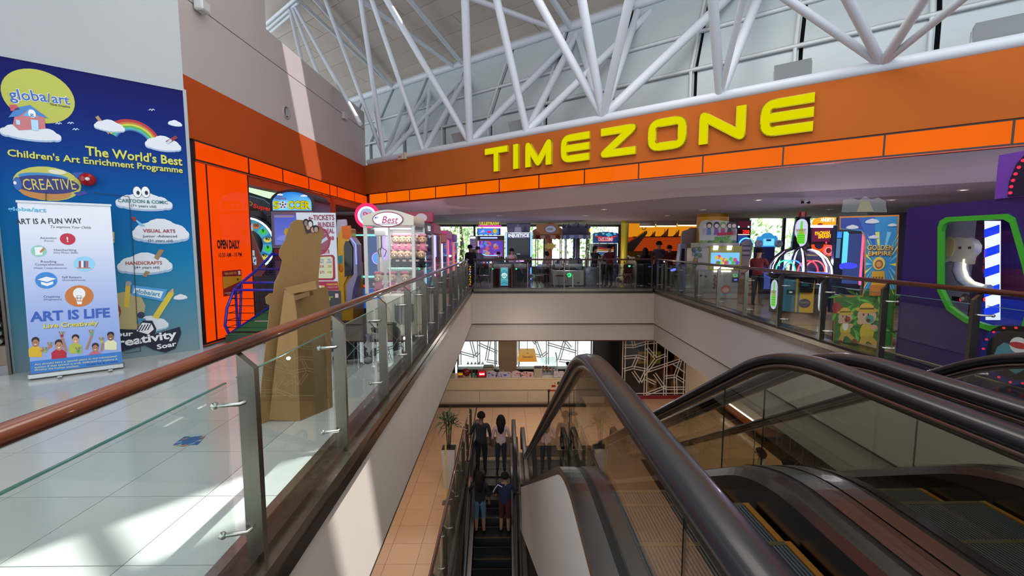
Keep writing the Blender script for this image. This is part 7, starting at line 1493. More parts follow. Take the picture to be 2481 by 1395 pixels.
m.poly(f((2037, 553), (2037, 528), (2080, 527), (2095, 565), (2088, 556))[::-1], -.0055, 0x2A3A90); m.poly(f((2080, 527), (2120, 525), (2120, 600), (2098, 580), (2095, 565))[::-1], -.0052, 0x2A58A8)
q_ = c.pl.at(2134, 640)
for i in range(22):
    a = 2 * PI * i / 22; cl_ = [(q_[0] + t * math.cos(a + s), q_[1] + t * math.sin(a + s)) for t, s in ((.10, 0), (.5, -.05), (.5, .05))]
    x_lo = c.pl.at(2097, 640)[0]; x_hi = c.pl.at(2171, 640)[0]; z_hi = c.z(529)
    cl_ = [(min(max(x, x_lo), x_hi), min(z, z_hi)) for x, z in cl_]
    if cl_[0][1] > c.z(690): m.poly(cl_, -.007 - .0003 * i, (0xD8D060, 0x70B8D8)[i % 2])
for cx_, cy_, w_, h_ in ((2113, 536, 34, 16), (2065, 550, 30, 12), (2117, 574, 26, 16), (2162, 545, 22, 24)): a = c.pl.at(cx_, cy_); s_ = c.pl.at(cx_ + w_, cy_)[0] - a[0]; m.cloud(a[0], a[1], s_, s_ * .45, -.016, 0xC8C8D0, 'paint', 0xA8B0C8)
for o_, cc in ((1.2, 0x5A2A10), (0, 0xE8B850)): c.pl.text(m, 'GOLDEN', 2101 + o_, 605 + o_, 2163 + o_, 606 + o_, 12, cc, -.020 - (.002 if o_ == 0 else 0), bold=.035 if o_ else .01); c.pl.text(m, 'EMPIRE', 2103 + o_, 619 + o_, 2160 + o_, 618 + o_, 10, cc, -.020 - (.002 if o_ == 0 else 0), bold=.035 if o_ else .01)
c.pl.ell(m, 2129, 638, 15, 16, 0xD8B850, -.020); c.pl.ell(m, 2129, 640, 10, 11, 0x8A4A20, -.022); c.pl.ell(m, 2129, 640, 7, 7, 0xC88A4A, -.024)
m.poly(f((2110, 700), (2112, 657), (2142, 656), (2146, 700))[::-1], -.021, 0xC89020); [m.poly(f((2114 + 7 * i, 670), (2118 + 7 * i, 670), (2118 + 7 * i, 678), (2114 + 7 * i, 678))[::-1], -.023, 0x5A3A10) for i in range(4)]
m.poly(f((2105, 716), (2108, 690), (2148, 690), (2156, 716))[::-1], -.0225, 0xB86A20)
m.poly(f((2020, 856), (2023, 720), (2090, 719), (2097, 700), (2170, 700), (2158, 856))[::-1], -.0045, 0x2E6A24)
q = random.Random(4)
for i in range(46): a = c.pl.at(q.uniform(2026, 2162), q.uniform(712, 850)); an = q.uniform(0, 6.28); L = .11; m.poly([(a[0], a[1]), (a[0] + L * math.cos(an + .2), a[1] + L * math.sin(an + .2)), (a[0] + 1.7 * L * math.cos(an), a[1] + 1.7 * L * math.sin(an)), (a[0] + L * math.cos(an - .2), a[1] + L * math.sin(an - .2))], -.006 - .0002 * i, q.choice([0x4E9A34, 0x2A5A24, 0x6AB03C, 0x1E4420]))
m.poly(f((2020, 856), (2020, 838), (2080, 825), (2160, 842), (2158, 858))[::-1], -.016, 0x6A4A26)
c.pl.ell(m, 2028, 745, 12, 14, 0xA02A28, -.0165)
def explorer(px, py, s, red):
    y = -.018; c.pl.ell(m, px, py + 34 * s, 15 * s, 20 * s, 0xC8A428, y); c.pl.ell(m, px, py + 26 * s, 8 * s, 12 * s, (0xD8D4C8 if red else 0xC8A428), y - .002); c.pl.ell(m, px - 14 * s, py + 12 * s, 7 * s, 6 * s, 0xC89478, y - .003); c.pl.ell(m, px + 15 * s, py + 24 * s, 7 * s, 6 * s, 0xC89478, y - .003)
    m.line([c.pl.at(px - 5 * s, py + 46 * s), c.pl.at(px - 14 * s, py + 66 * s)], .07 * s, y, 0xB8902A); m.line([c.pl.at(px + 5 * s, py + 46 * s), c.pl.at(px + 22 * s, py + 62 * s)], .07 * s, y - .0015, 0xB8902A)
    c.pl.ell(m, px - 15 * s, py + 68 * s, 7 * s, 4 * s, 0x8A2A20 if red else 0x5A3A20, y - .002); c.pl.ell(m, px + 25 * s, py + 66 * s, 6 * s, 5 * s, 0x8A2A20 if red else 0x5A3A20, y - .002)
    c.pl.ell(m, px, py, 20 * s, 18 * s, 0xC8987C, y - .004); c.pl.ell(m, px + 6 * s, py + 6 * s, 9 * s, 9 * s, 0x9A3A34 if red else 0x3A8A78, y - .005); c.pl.ell(m, px + 3 * s, py + 9 * s, 4 * s, 4 * s, 0x5A1414, y - .006)
    for q2 in (-5, 5): c.pl.ell(m, px + (q2 - 2) * s, py - 3 * s, 1.5 * s, 3 * s, 0x201010, y - .006)
    c.pl.ell(m, px, py - 13 * s, 24 * s, 6 * s, 0xC8962A, y - .007); c.pl.ell(m, px, py - 17 * s, 15 * s, 11 * s, 0xD0A030, y - .008); c.pl.poly(m, [(px - 15 * s, py - 14 * s), (px + 15 * s, py - 14 * s), (px + 15 * s, py - 17 * s), (px - 15 * s, py - 17 * s)], 0x4A3014, y - .009)
explorer(2048, 768, .85, True); explorer(2100, 765, 1.15, False)
c.add(m, 'side_print')
m = c.mb(); m.prism(f((2040, 512), (2044, 482), (2062, 476), (2084, 482), (2098, 472), (2114, 480), (2130, 475), (2150, 484), (2152, 512)), .2, .22, 0x8A88A0, 'glass', 'y'); m.prism(f((2078, 511), (2088, 484), (2108, 484), (2120, 511)), .18, .195, 0x9A9070, 'satin', 'y'); c.add(m, 'topper')
# purple machine with oval window
XP = 5.62; PP_ = Plane((XP, 6.22, 0), (0, -1, 0)); r = thing('elephant_game', 'large purple ball machine with green rimmed window, elephant figure and striped blue column', 'arcade machine', (XP, 5.6, 0)); W = Matrix.Translation((-XP, -5.6, 0)) @ PP_.M
L0, L1, H1 = 0.0, 2.9, 2.07
win = [(2284, 700), (2285, 560), (2290, 545), (2304, 537), (2436, 531), (2452, 540), (2481, 640), (2500, 720), (2481, 790), (2400, 788), (2345, 770), (2305, 742)]
win = PP_.P(win); cen = (sum(p[0] for p in win) / len(win), sum(p[1] for p in win) / len(win))
from mathutils.geometry import tessellate_polygon
outer_ = [(L0, 0), (L1, 0), (L1, H1), (L0, H1)]
tri = tessellate_polygon([[Vector((p[0], p[1], 0)) for p in outer_], [Vector((p[0], p[1], 0)) for p in win]])
allp = outer_ + win; m = MB(W); m.add([(p[0], 0, p[1]) for p in allp], [list(t) for t in tri], 0x301A5C, 'satin'); m.add([(p[0], 0, p[1]) for p in outer_] + [(p[0], 1.0, p[1]) for p in outer_], [[3, 2, 6, 7], [0, 3, 7, 4], [1, 5, 6, 2]], 0x2A1650, 'satin'); m.build('shell', r)
big = [(cen[0] + (p[0] - cen[0]) * 1.10, cen[1] + (p[1] - cen[1]) * 1.10) for p in win]; n = len(win)
m = MB(W); vs = [(p[0], -.03, p[1]) for p in win] + [(p[0], -.03, p[1]) for p in big] + [(p[0], .03, p[1]) for p in win] + [(p[0], 0, p[1]) for p in big]
m.add(vs, [[i, (i + 1) % n, n + (i + 1) % n, n + i] for i in range(n)] + [[i, 2 * n + i, 2 * n + (i + 1) % n, (i + 1) % n] for i in range(n)] + [[n + i, n + (i + 1) % n, 3 * n + (i + 1) % n, 3 * n + i] for i in range(n)], 0x3A9A28, 'satin'); m.build('window_rim', r, 'green window rim')
m = MB(W); m.poly(win[::-1], .02, 0xffffff, 'glass_clear'); m.build('window_pane', r)
m = MB(W); m.box((.3, .9, .3), (2.8, .93, 1.95), 0x4A2A80, 'satin'); m.box((.3, .05, .3), (2.8, .9, .42), 0xA88A58, 'satin'); m.box((.3, .85, .42), (1.6, .89, .85), 0x1A2A90, 'screen'); m.box((.3, .85, .95), (2.8, .89, 1.25), 0x5A2050, 'satin'); m.build('interior', r)
PI_ = Plane((XP + .45, 6.22, 0), (0, -1, 0)); W3 = Matrix.Translation((-XP, -5.6, 0)) @ PI_.M
ip = PI_.P
m = MB(W3); s0 = ip([(2388, 775), (2420, 775), (2421, 535), (2385, 535)]); m.prism(s0, 0, .02, 0xDDE4FF, 'lit', 'y'); m.build('column', r, 'blue and white striped lit column'); m = MB(W3)
for i in range(5): y0 = 548 + 48 * i; m.prism(ip([(2386, y0 + 28), (2386, y0 + 8), (2422, y0 - 4), (2422, y0 + 16)]), -.01, -.001, 0x1A3AE0, 'lit', 'y')
m.build('stripe', r)
m = MB(W3); m.prism(ip([(2300, 630), (2296, 605), (2298, 585), (2310, 577), (2326, 578), (2340, 574), (2358, 576), (2372, 582), (2380, 595), (2378, 610), (2366, 622), (2362, 640), (2350, 634), (2330, 638), (2322, 632), (2308, 636)]), -.10, -.0, 0xE0DCC8, 'gloss', 'y', True); m.build('elephant_head', r, 'cream elephant head'); m = MB(W3)
a = [PI_.at(x, y_) for x, y_ in ((2340, 634), (2338, 655), (2346, 676), (2362, 690), (2384, 697), (2410, 698))]; m.tube([(p[0], -.06, p[1]) for p in a], [.075, .085, .075, .06, .05, .045], 0xC8CCE0, 'gloss', 10); m.build('trunk', r); m = MB(W3); m.tube([(p[0] + .07, -.09, p[1] + .035) for p in a[:5]], .018, 0xFFE8A0, 'neon', 6); m.build('light_tube', r); m = MB(W3)
for x, y_ in ((2345, 600), (2369, 600)): p = PI_.at(x, y_); m.ball((p[0], -.105, p[1]), .018, 0x203040, 'gloss', 8, 6)
m.build('eyes', r); m = MB(W3); p = PI_.at(2319, 598); m.prism([(p[0] + .07 * math.cos(t * .42), p[1] + .14 * math.sin(t * .42)) for t in range(15)], -.115, -.10, 0xE8D890, 'gloss', 'y'); m.build('ear', r)
m = MB(W); m.box((1.80, .3, .45), (1.86, .36, 1.95), 0x1A7A4A, 'gloss'); m.build('green_post', r); m = MB(W3)
for i in range(2): a = PI_.at(2302 + 56 * i, 724); m.rect(a[0] - .08, a[1] - .03, a[0] + .08, a[1] + .03, .1, 0x101014); m.text('0', a[0] + .05, a[1] - .022, .045, .095, 0xFF2840, 'neon', bold=.05)
m.build('counter', r, 'red digit counters')
p = PI_.at(2330, 722); m = MB(W3); m.ball((p[0], .05, p[1]), (.05, .04, .06), 0x6A5A50, 'fabric', 10, 7); m.ball((p[0], .01, p[1] - .01), (.03, .02, .03), 0xC0B0A0, 'fabric', 8, 6); m.build('small_monkey', r)
# right circular end with bulbs
m = MB(W); cc_ = PP_.at(2462, 860); m.prism([(cc_[0] + .34 * math.cos(t * .21), cc_[1] + .34 * math.sin(t * .21)) for t in range(30)], -.03, -.0, 0x1A2A80, 'satin', 'y'); m.prism([(cc_[0] + .27 * math.cos(t * .21), cc_[1] + .27 * math.sin(t * .21)) for t in range(30)], -.036, -.03, 0x101018, 'satin', 'y'); m.build('medallion', r, 'round blue medallion with red bulbs and a seal')
for t in range(16): m = MB(W); m.ball((cc_[0] + .305 * math.cos(t * .393), -.034, cc_[1] + .305 * math.sin(t * .393)), .014, 0xC82838, 'lit', 8, 5); m.build('bulb', r)
m = MB(W); m.poly([(cc_[0] - .2, cc_[1] - .1), (cc_[0] + .05, cc_[1] - .2), (cc_[0] + .2, cc_[1] - .05), (cc_[0] + .1, cc_[1] + .1), (cc_[0] - .1, cc_[1] + .12), (cc_[0] - .16, cc_[1] + .05)], -.039, 0x4A8A9A); m.disc(cc_[0] + .05, cc_[1] + .12, .09, .09, -.041, 0xE0D8D8); m.disc(cc_[0] + .05, cc_[1] + .12, .09, .035, -.043, 0xC02030); m.poly([(cc_[0] - .2, cc_[1] - .18), (cc_[0] - .08, cc_[1] - .2), (cc_[0] - .12, cc_[1] - .08)], -.042, 0xC85A8A); m.build('seal_print', r)
m = MB(W); y0 = 1.13; m.box((y0, -.02, 2.07), (L1, .5, 2.56), 0x6A3AA0, 'satin'); m.build('header', r)
m = MB(W); m.prism([(y0 + .15, 2.08), (y0 + .75, 2.08), (y0 + .75, 2.55), (y0 + .30, 2.55), (y0 + .20, 2.42), (y0 + .15, 2.25)], -.04, -.02, 0x14162E, 'satin', 'y'); m.build('bulb_board', r)
for i in range(7): m = MB(W); t = i / 6; m.ball((y0 + .18 + .13 * t * t, -.045, 2.12 + .40 * t), .018, 0xD83050, 'lit', 8, 5); m.build('bulb', r)
# ------------------------------------------------------------------ lower mall
YC = 16.7
c = Cab('cafe_counter', 'long pale service counter on the lower floor', 1040, 1400, YC, 'counter', z=ZL); w = c.w; H = 1.08
m = c.mb(); m.box((0, .06, 0), (w, .7, H - .04), 0xBBA284, 'satin'); c.add(m, 'body')
m = c.mb(); m.box((0, 0, .62), (w, .06, H - .04), 0xC9B08E, 'satin', .01); c.add(m, 'upper_panel')
for i in range(3): m = c.mb(); m.box((i * w / 3 + .005, .03, .12), ((i + 1) * w / 3 - .005, .06, .56), 0xC2AC92, 'satin', .004); c.add(m, 'lower_panel')
m = c.mb(); m.box((0, .05, .0), (w, .08, .06), 0x5A4434, 'satin'); c.add(m, 'plinth'); m = c.mb(); m.box((-.02, -.03, H - .04), (w + .02, .75, H), 0xD2BC98, 'gloss', .006); c.add(m, 'worktop')
def px2x(px, Y): return (px - VPX) / F * Y
zc = ZL + H
q = random.Random(11)
def small(name, label, cat, mb, px, dy, group=None, dz=0): return tag(mb.build(name), label, cat, group, (px2x(px, YC + dy), YC + dy, zc + dz))
jars = ['first glass jar from the left on the counter', 'second glass jar from the left on the counter', 'third glass jar from the left on the counter', 'fourth glass jar from the left on the counter', 'fifth glass jar, nearest the pale box on the counter']
for i in range(5):
    r = thing('glass_jar', 'tall clear ' + jars[i], 'jar', (px2x(1132 + 9.0 * i, YC + .45), YC + .45, zc), 0, 'tall jars on the counter'); m = MB(); m.lathe([(.055, 0), (.055, .42), (.045, .44)], (0, 0, 0), 0xffffff, 'glass', 12); m.build('jar', r); m = MB(); m.lathe([(.05, .44), (.05, .47), (.02, .49), (.015, .53), (0, .54)], (0, 0, 0), 0xA8A8A8, 'steel', 10); m.build('lid', r); m = MB(); m.lathe([(.048, .01), (.048, .22), (0, .23)], (0, 0, 0), (0x3A2418, 0x5A3A20)[i % 2], 'fabric', 10); m.build('filling', r)
m = MB(); m.ball((0, 0, .15), (.17, .1, .15), 0x7A1418, 'gloss', 14, 10); m.box((-.05, -.05, 0), (.05, .05, .04), 0x400c0c, 'satin'); small('red_globe', 'round dark red display at the left end of the counter', 'display', m, 1127, .35)
m = MB(); m.box((-.1, -.06, 0), (.1, .06, .18), 0x7A3014, 'satin', .01); m.rect(-.09, .09, .09, .17, -.064, 0xD89A18, 'screen'); small('snack_box', 'brown snack box with a yellow band at the left end of the counter', 'box', m, 1113, .2)
r = thing('drinks_cooler', 'small glowing red drinks cooler box on the counter', 'cooler', (px2x(1166, YC + .2), YC + .2, zc)); m = MB(); m.box((-.15, -.1, 0), (.15, .15, .27), 0x8A0E14, 'satin', .02); m.build('case', r); m = MB(); m.rect(-.12, .07, .12, .24, -.104, 0xD81828, 'lit'); m.text('Coca-Cola', 0, .12, .06, -.108, 0xFFFFFF, 'neon', w=.19, slant=.25, bold=.02); m.build('lit_sign', r)
for i, (px, cc) in enumerate(((1148, 0x2A6A50), (1142, 0x2E5A48), (1155, 0x3A2A2A), (1178, 0x5A1414))): m = MB(); m.lathe([(.035, 0), (.035, .12), (.015, .17), (.015, .21)], (0, 0, 0), cc, 'gloss', 10); small('bottle', 'small dark bottle on the counter, %s' % ('green one left of the red cooler', 'green one beside the red globe', 'brown one just left of the red cooler', 'red one right of the red cooler')[i], 'bottle', m, px, .15, 'small bottles on the counter')
for lb, px0, px1, bc, c1 in (('white printed menu board with blue pictures on the counter', 1177, 1237, 0xB8A8B0, (0x3A4A9A, 0x5A2A6A, 0x5A80B0)), ('white printed menu board with an orange picture on the counter', 1240, 1293, 0xC8A8A4, (0xC86A30, 0x8A2A3A, 0xD8907A))):
    x0 = px2x(px0, YC + .1); wv = px2x(px1, YC + .1) - x0; r = thing('menu_board', lb, 'menu board', (x0, YC + .1, zc)); m = MB(); m.prism([(0, 0), (wv, 0), (wv, .22), (wv * .6, .24), (wv * .45, .2), (wv * .25, .28), (0.02, .24)], 0, .01, bc, 'satin', 'y'); m.build('board', r); m = MB()
    for i in range(22): m.disc(q.uniform(.08, wv - .08), q.uniform(.05, .19), q.uniform(.01, .05), q.uniform(.01, .04), -.002 - .0005 * i, q.choice(c1), 'paint', 8)
    m.line([(0.02, .02), (wv - .02, .02)], .02, -.02, 0xD8C8D8); m.build('print', r); m = MB(); m.prism([(0, 0), (.08, 0), (0, .15)], wv * .4, wv * .45, 0x9A8A8A, 'satin', 'x'); m.build('stand', r)
r = thing('domed_cake_cover', 'pale blue domed cover between the menu boards on the counter', 'cake cover', (px2x(1210, YC + .4), YC + .4, zc)); m = MB(); m.lathe([(.19, .02), (.18, .14), (.12, .24), (0, .27)], (0, 0, 0), 0x5A80A8, 'glass', 18); m.build('dome', r); m = MB(); m.lathe([(.2, 0), (.2, .02), (0, .025)], (0, 0, 0), 0x8AA0B8, 'satin', 18); m.build('plate', r)
m = MB(); m.box((-.16, -.1, 0), (.16, .2, .32), 0xA89A84, 'satin', .01); o = small('cash_box', 'beige till box on the counter right of the menu boards', 'till', m, 1305, .3); m = MB(); m.box((-.14, -.06, .32), (.14, .14, .37), 0x3A3A38, 'satin'); m.build('keypad', o)
m = MB(); m.box((-.22, -.12, 0), (.22, .3, .2), 0x9A8A72, 'satin', .02); o = small('crate', 'beige crate on the counter behind the jars', 'crate', m, 1182, .85); m = MB(); m.box((-.2, -.1, .2), (.2, .28, .24), 0x5a5044, 'satin'); m.build('lid', o)
for i, px in enumerate((1350, 1363)): r = thing('notice_holder', 'small upright white notice at the right end of the counter, %s' % ('left one', 'right one')[i], 'notice', (px2x(px, YC + .05), YC + .05, zc), 0, 'notices on the counter'); m = MB(); m.box((-.09, 0, .02), (.09, .01, .26), 0xC8B8B4, 'satin'); m.build('sheet', r); m = MB(); m.box((-.1, -.03, 0), (.1, .06, .02), 0x8a8a8a, 'satin'); m.build('foot', r); m = MB(); [m.rect(-.06, .07 + .04 * k, .06, .08 + .04 * k, -.002, 0x7a6a6a) for k in range(4)]; m.build('print', r)
m = MB(); m.rect(0, 0, .16, .09, 0, 0x9A2020); m.rect(.22, .1, .44, .22, -.001, 0x28201E); m.rect(.1, .14, .14, .18, -.001, 0xA02A2A); o = m.build('sticker'); tag(o, 'small red and black stickers on the front of the counter', 'sticker', loc=(px2x(1339, YC), YC - .004, ZL + .72))
# pastry case on the right side of the counter
r = thing('display_case', 'slanted glass display case on the right part of the counter', 'display case', (px2x(1330, YC + .5), YC + .4, zc)); m = MB(); m.box((-.25, 0, 0), (.35, .9, .12), 0x9A9AA0, 'steel'); m.build('tray', r); m = MB(); m.box((-.25, 0, .12), (.35, .9, .5), 0xffffff, 'glass'); m.build('glass', r); m = MB()
for i in range(10): m.ball((-.15 + .13 * (i % 4), .15 + .25 * (i // 4), .17), (.05, .05, .04), q.choice([0xA0522A, 0xC8A070, 0x6A2A20]), 'satin', 8, 5)
m.build('pastries', r, kind='stuff'); m = MB(); m.tube([(.36, .1, .1), (.42, .8, .5), (.42, 1.2, .6)], .03, 0xD8D8E0, 'steel', 6); m.build('chrome_rail', r)
# column, lamp, back windows
m = MB(); m.box((px2x(1208, 19), 19, ZL), (px2x(1252, 19), 19.6, Z3), 0xA58A6C, 'satin'); struct('wall_pillar', m, label='beige square pillar behind the counter')
YLm = 17.6; r = thing('lamp_sign', 'glowing amber lamp shade lettered over the counter', 'hanging lamp', (px2x(1278, YLm), YLm, ZL + 1.62)); zl0 = EYE - (876 - HOR) / F * YLm - (ZL + 1.62); zl1 = EYE - (851 - HOR) / F * YLm - (ZL + 1.62); a0 = px2x(1255, YLm) - px2x(1278, YLm); a1 = -a0
m = MB(); vs = []
for z, s in ((zl0, 1.0), (zl1, .82)): vs += [(a0 * s, -a1 * s * .8, z), (a1 * s, -a1 * s * .8, z), (a1 * s, a1 * s * .8, z), (a0 * s, a1 * s * .8, z)]
m.add(vs, [[0, 1, 5, 4], [1, 2, 6, 5], [2, 3, 7, 6], [3, 0, 4, 7], [4, 5, 6, 7]], lambda v: 0xD88A20 if v[2] < (zl0 + zl1) / 2 else 0xC8A060, 'screen'); m.build('shade', r); m = MB(); 
m.text("Swensen's", 0, (zl0 + zl1) / 2 - .04, .09, -a1 * .8 - .012, 0x30180a, 'paint', w=.42, slant=.2, bold=.01); m.text('*', 0, zl1 - .12, .09, -a1 * .82 - .012, 0x30180a); m.build('lettering', r); m = MB(); m.cyl((0, 0, zl1), (0, 0, Z3 - ZL - 1.62), .01, 0x202020, 'satin', 6); m.build('cord', r)
def bright_window(n, px0, px1, Y, kids):
    x0 = px2x(px0, Y); x1 = px2x(px1, Y); m = MB(); m.box((x0, Y, ZL), (x1, Y + .08, ZL + .35), 0x2A2420, 'satin'); m.box((x0, Y, ZL + .35), (x0 + .05, Y + .08, Z3), 0x303030, 'satin'); m.box((x1 - .05, Y, ZL + .35), (x1, Y + .08, Z3), 0x303030, 'satin'); o = struct('window_%d' % n, m, label='bright window behind the cafe')
    g = MB(); g.box((x0 + .05, Y + .03, ZL + .35), (x1 - .05, Y + .04, Z3), 0xffffff, 'glass_clear'); g.build('pane', o); return x0, x1
bright_window(8, 1105, 1200, 20.35, 0); bright_window(9, 1256, 1438, 20.35, 0)
# back wall is opened here: daylight beyond
def lattice(name, label, x0, x1, y, z0, z1, ang, seed, lines, base=True, gcol='glass_dark'):
    r = thing(name, label, 'screen wall', (x0, y, z0), ang); w = x1 - x0; h = z1 - z0
    m = MB(); m.box((0, 0, .12), (w, .01, h), 0xffffff, gcol); m.build('pane', r)
    for a, b in lines:
        A = Vector((a[0] * w, 0, .12 + a[1] * (h - .12))); B = Vector((b[0] * w, 0, .12 + b[1] * (h - .12))); d = (B - A); n = Vector((-d.z, 0, d.x)).normalized() * .05
        for s in (-1, 1): m = MB(); m.tube([A + n * s, B + n * s], .021, 0xDCD2C4, 'satin', 4); m.build('bar', r)
    if base: m = MB(); m.box((0, -.03, 0), (w, .05, .14), 0x7A1418, 'satin'); m.build('base_rail', r)
    return r
LN = [((0, .0), (0, 1)), ((.36, 0), (.36, 1)), ((.68, 0), (.68, 1)), ((1, 0), (1, 1)), ((0, .98), (1, .98)), ((0, .02), (1, .02)),
      ((.0, .80), (.16, .80)), ((.16, .80), (.11, 1)), ((.16, .80), (.36, .86)), ((0, .62), (.22, .64)), ((.22, .64), (.36, .60)), ((.22, .64), (.15, .46)), ((.15, .46), (.0, .42)), ((.15, .46), (.36, .42)), ((.15, .40), (.28, .22)), ((.28, .22), (.36, .40)), ((.36, .86), (.68, .88)), ((.50, .88), (.50, 1)), ((.36, .78), (.52, .60)), ((.52, .60), (.68, .66)), ((.50, .62), (.50, .88)), ((.52, .60), (.38, .40)), ((.38, .40), (.68, .50)), ((.50, .36), (.68, .12)), ((.36, .28), (.52, .20)), ((.36, .02), (.68, .14)),
      ((.68, .82), (1, .60)), ((.68, .50), (.92, .58)), ((.92, .58), (.84, .32)), ((.68, .30), (.84, .32)), ((.84, .32), (1, .22)), ((.84, .32), (.86, .02)), ((.68, .12), (1, .12)), ((.76, .92), (.92, .74))]
Yl = 17.4; r = lattice('lattice_screen', 'dark glass screen wall with a crazed pattern of pale bars, lower floor right', px2x(1518, Yl), px2x(1672, Yl), Yl, ZL, Z3, 0, 1, LN)
m = MB(); m.box((px2x(1518, Yl), Yl + .6, ZL), (px2x(1674, Yl), Yl + .7, Z3), 0x3A1C10, 'satin'); struct('wall_back', m, label='dark red brown wall behind the crazed screen')
m = MB(); m.box((px2x(1440, 19.0), 19.0, ZL), (px2x(1516, 17.4), 19.1, Z3), 0x20160F, 'satin'); struct('wall_back', m, label='dark wall right of the cafe windows')
for i, (px, py, cc) in enumerate(((1560, 868, 0xC88A20), (1590, 868, 0xB8A020), (1650, 860, 0xD06A18), (1580, 935, 0xC8902A), (1640, 940, 0xA8502A), (1620, 900, 0x8A3A20))): p = atY(px, py, Yl + .45); m = MB(); m.box((-.26, -.01, -.3), (.26, .01, .3), 0x401810, 'satin'); m.rect(-.22, -.26, .22, .26, -.014, cc, 'screen'); m.disc(0, .02, .12, .16, -.018, 0x7A3010, 'paint', 10); tag(m.build('poster'), 'small lit poster behind the crazed screen, %s' % ('top left', 'top middle, yellow', 'top right', 'lower left', 'lower right', 'in the middle')[i], 'poster', 'posters behind the crazed screen', loc=(p.x, Yl + .58, p.z))
LN2 = [((0, .0), (0, 1)), ((.5, 0), (.5, 1)), ((1, 0), (1, 1)), ((0, .7), (.5, .8)), ((.5, .5), (1, .3)), ((.25, .75), (.4, .2)), ((.4, .2), (.5, .3)), ((0, .3), (.4, .2)), ((.5, .8), (.8, .6)), ((.8, .6), (1, .9)), ((.8, .6), (.7, .1)), ((0, .98), (1, .98)), ((.7, .1), (1, .05))]
lattice('lattice_screen', 'crazed pattern window screen left of the beige pillar', px2x(1112, 20), px2x(1205, 20), 20.0, ZL + .6, Z3, 0, 2, LN2, False, 'glass'); lattice('lattice_screen', 'crazed pattern window screen right of the amber lamp', px2x(1256, 20), px2x(1400, 20), 20.0, ZL + .6, Z3, 0, 3, LN2 + [((.1, .9), (.3, .5)), ((.6, .9), (.9, .4))], False, 'glass')
m = MB(); m.box((px2x(1105, 19.6), 19.6, ZL), (px2x(1440, 19.6), 19.9, ZL + .62), 0x1E1612, 'satin'); m.box((px2x(1105, 19.6), 19.55, ZL + .62), (px2x(1405, 19.6), 19.95, ZL + .66), 0xC8C8D0, 'gloss'); tag(m.build('window_bench'), 'dark bench wall with a white ledge under the cafe windows', 'bench')
person('person', 'diner in a pink top at the cafe window, right', (px2x(1418, 18.6), 18.7, ZL), -1.2, 1.65, 0x7A3A6A, 0x201820, J=seated(), hairstyle='bob'); person('person', 'diner in dark blue at the cafe window, left', (px2x(1384, 18.6), 18.7, ZL), 1.2, 1.62, 0x1A2448, 0x15151a, J=seated())
for i, (px, lb) in enumerate(((1418, 'stool under the diner in pink'), (1384, 'stool under the diner in dark blue'))): r = thing('cafe_stool', 'dark wooden ' + lb, 'stool', (px2x(px, 18.6), 18.68, ZL), 0, 'cafe stools'); m = MB(); m.lathe([(.17, .36), (.17, .40), (0, .405)], (0, 0, 0), 0x2A1A12, 'satin', 14); m.build('seat', r); [(lambda mm: (mm.cyl((.15 * a, .15 * b, 0), (.1 * a, .1 * b, .36), .015, 0x2A1A12, 'satin', 6), mm.build('leg', r)))(MB()) for a in (-1, 1) for b in (-1, 1)]
# round white wall right of the screen
xw = px2x(1675, 17.2); m = MB(); m.lathe([(1.4, 0), (1.4, Z3 - ZL)], (xw + 1.38, 18.0, ZL), 0xC8B8A0, 'satin', 48, PI, 1.75 * PI); struct('wall_right', m, label='curved pale wall beside the crazed screen')
# belt post
p = atZ(1329, 1003, ZL); r = thing('belt_post', 'black queue post with a red belt by the counter', 'queue barrier', (p.x, p.y, ZL)); m = MB(); m.lathe([(.15, 0), (.15, .015), (.03, .03), (.028, .06)], (0, 0, 0), 0x141414, 'satin', 16); m.build('base', r); m = MB(); m.cyl((0, 0, .03), (0, 0, .9), .028, 0x141418, 'satin', 10); m.build('pole', r); m = MB(); m.box((-.04, -.04, .84), (.04, .04, .93), 0x1A1A1A, 'satin', .01); m.build('head', r); m = MB(); m.box((.04, -.004, .86), (.9, .004, .91), 0xA01820, 'fabric'); m.build('belt', r); m = MB(); m.cyl((.93, 0, 0), (.93, 0, .93), .028, 0x141418, 'satin', 10); m.lathe([(.15, 0), (.15, .015), (.03, .03)], (.93, 0, 0), 0x141414, 'satin', 16); m.build('second_pole', r)
# planter
p = atZ(1100, 1178, ZL); p.x = -1.46
r = thing('potted_palm', 'dark spiky palm in a tall white planter beside the lower balustrade', 'potted plant', (p.x, p.y, ZL)); m = MB(); vs = []
for z, s in ((0, .12), (1.05, .17)): vs += [(-s, -s, z), (s, -s, z), (s, s, z), (-s, s, z)]
m.add(vs, [[0, 1, 5, 4], [1, 2, 6, 5], [2, 3, 7, 6], [3, 0, 4, 7], [3, 2, 1, 0]], 0xB8AEA8, 'satin'); m.build('planter', r); m = MB(); m.box((-.16, -.16, 1.0), (.16, .16, 1.03), 0x241A14, 'fabric'); m.build('soil', r)
q = random.Random(9)
for i in range(4): a = i * 1.6; m = MB(); m.tube([(0.03 * math.cos(a), .03 * math.sin(a), 1.02), (.05 * math.cos(a), .05 * math.sin(a), 1.4), (.07 * math.cos(a), .07 * math.sin(a), 1.6 + .06 * i)], .014, 0x2A2014, 'ply', 6); m.build('stem', r)
lf = None
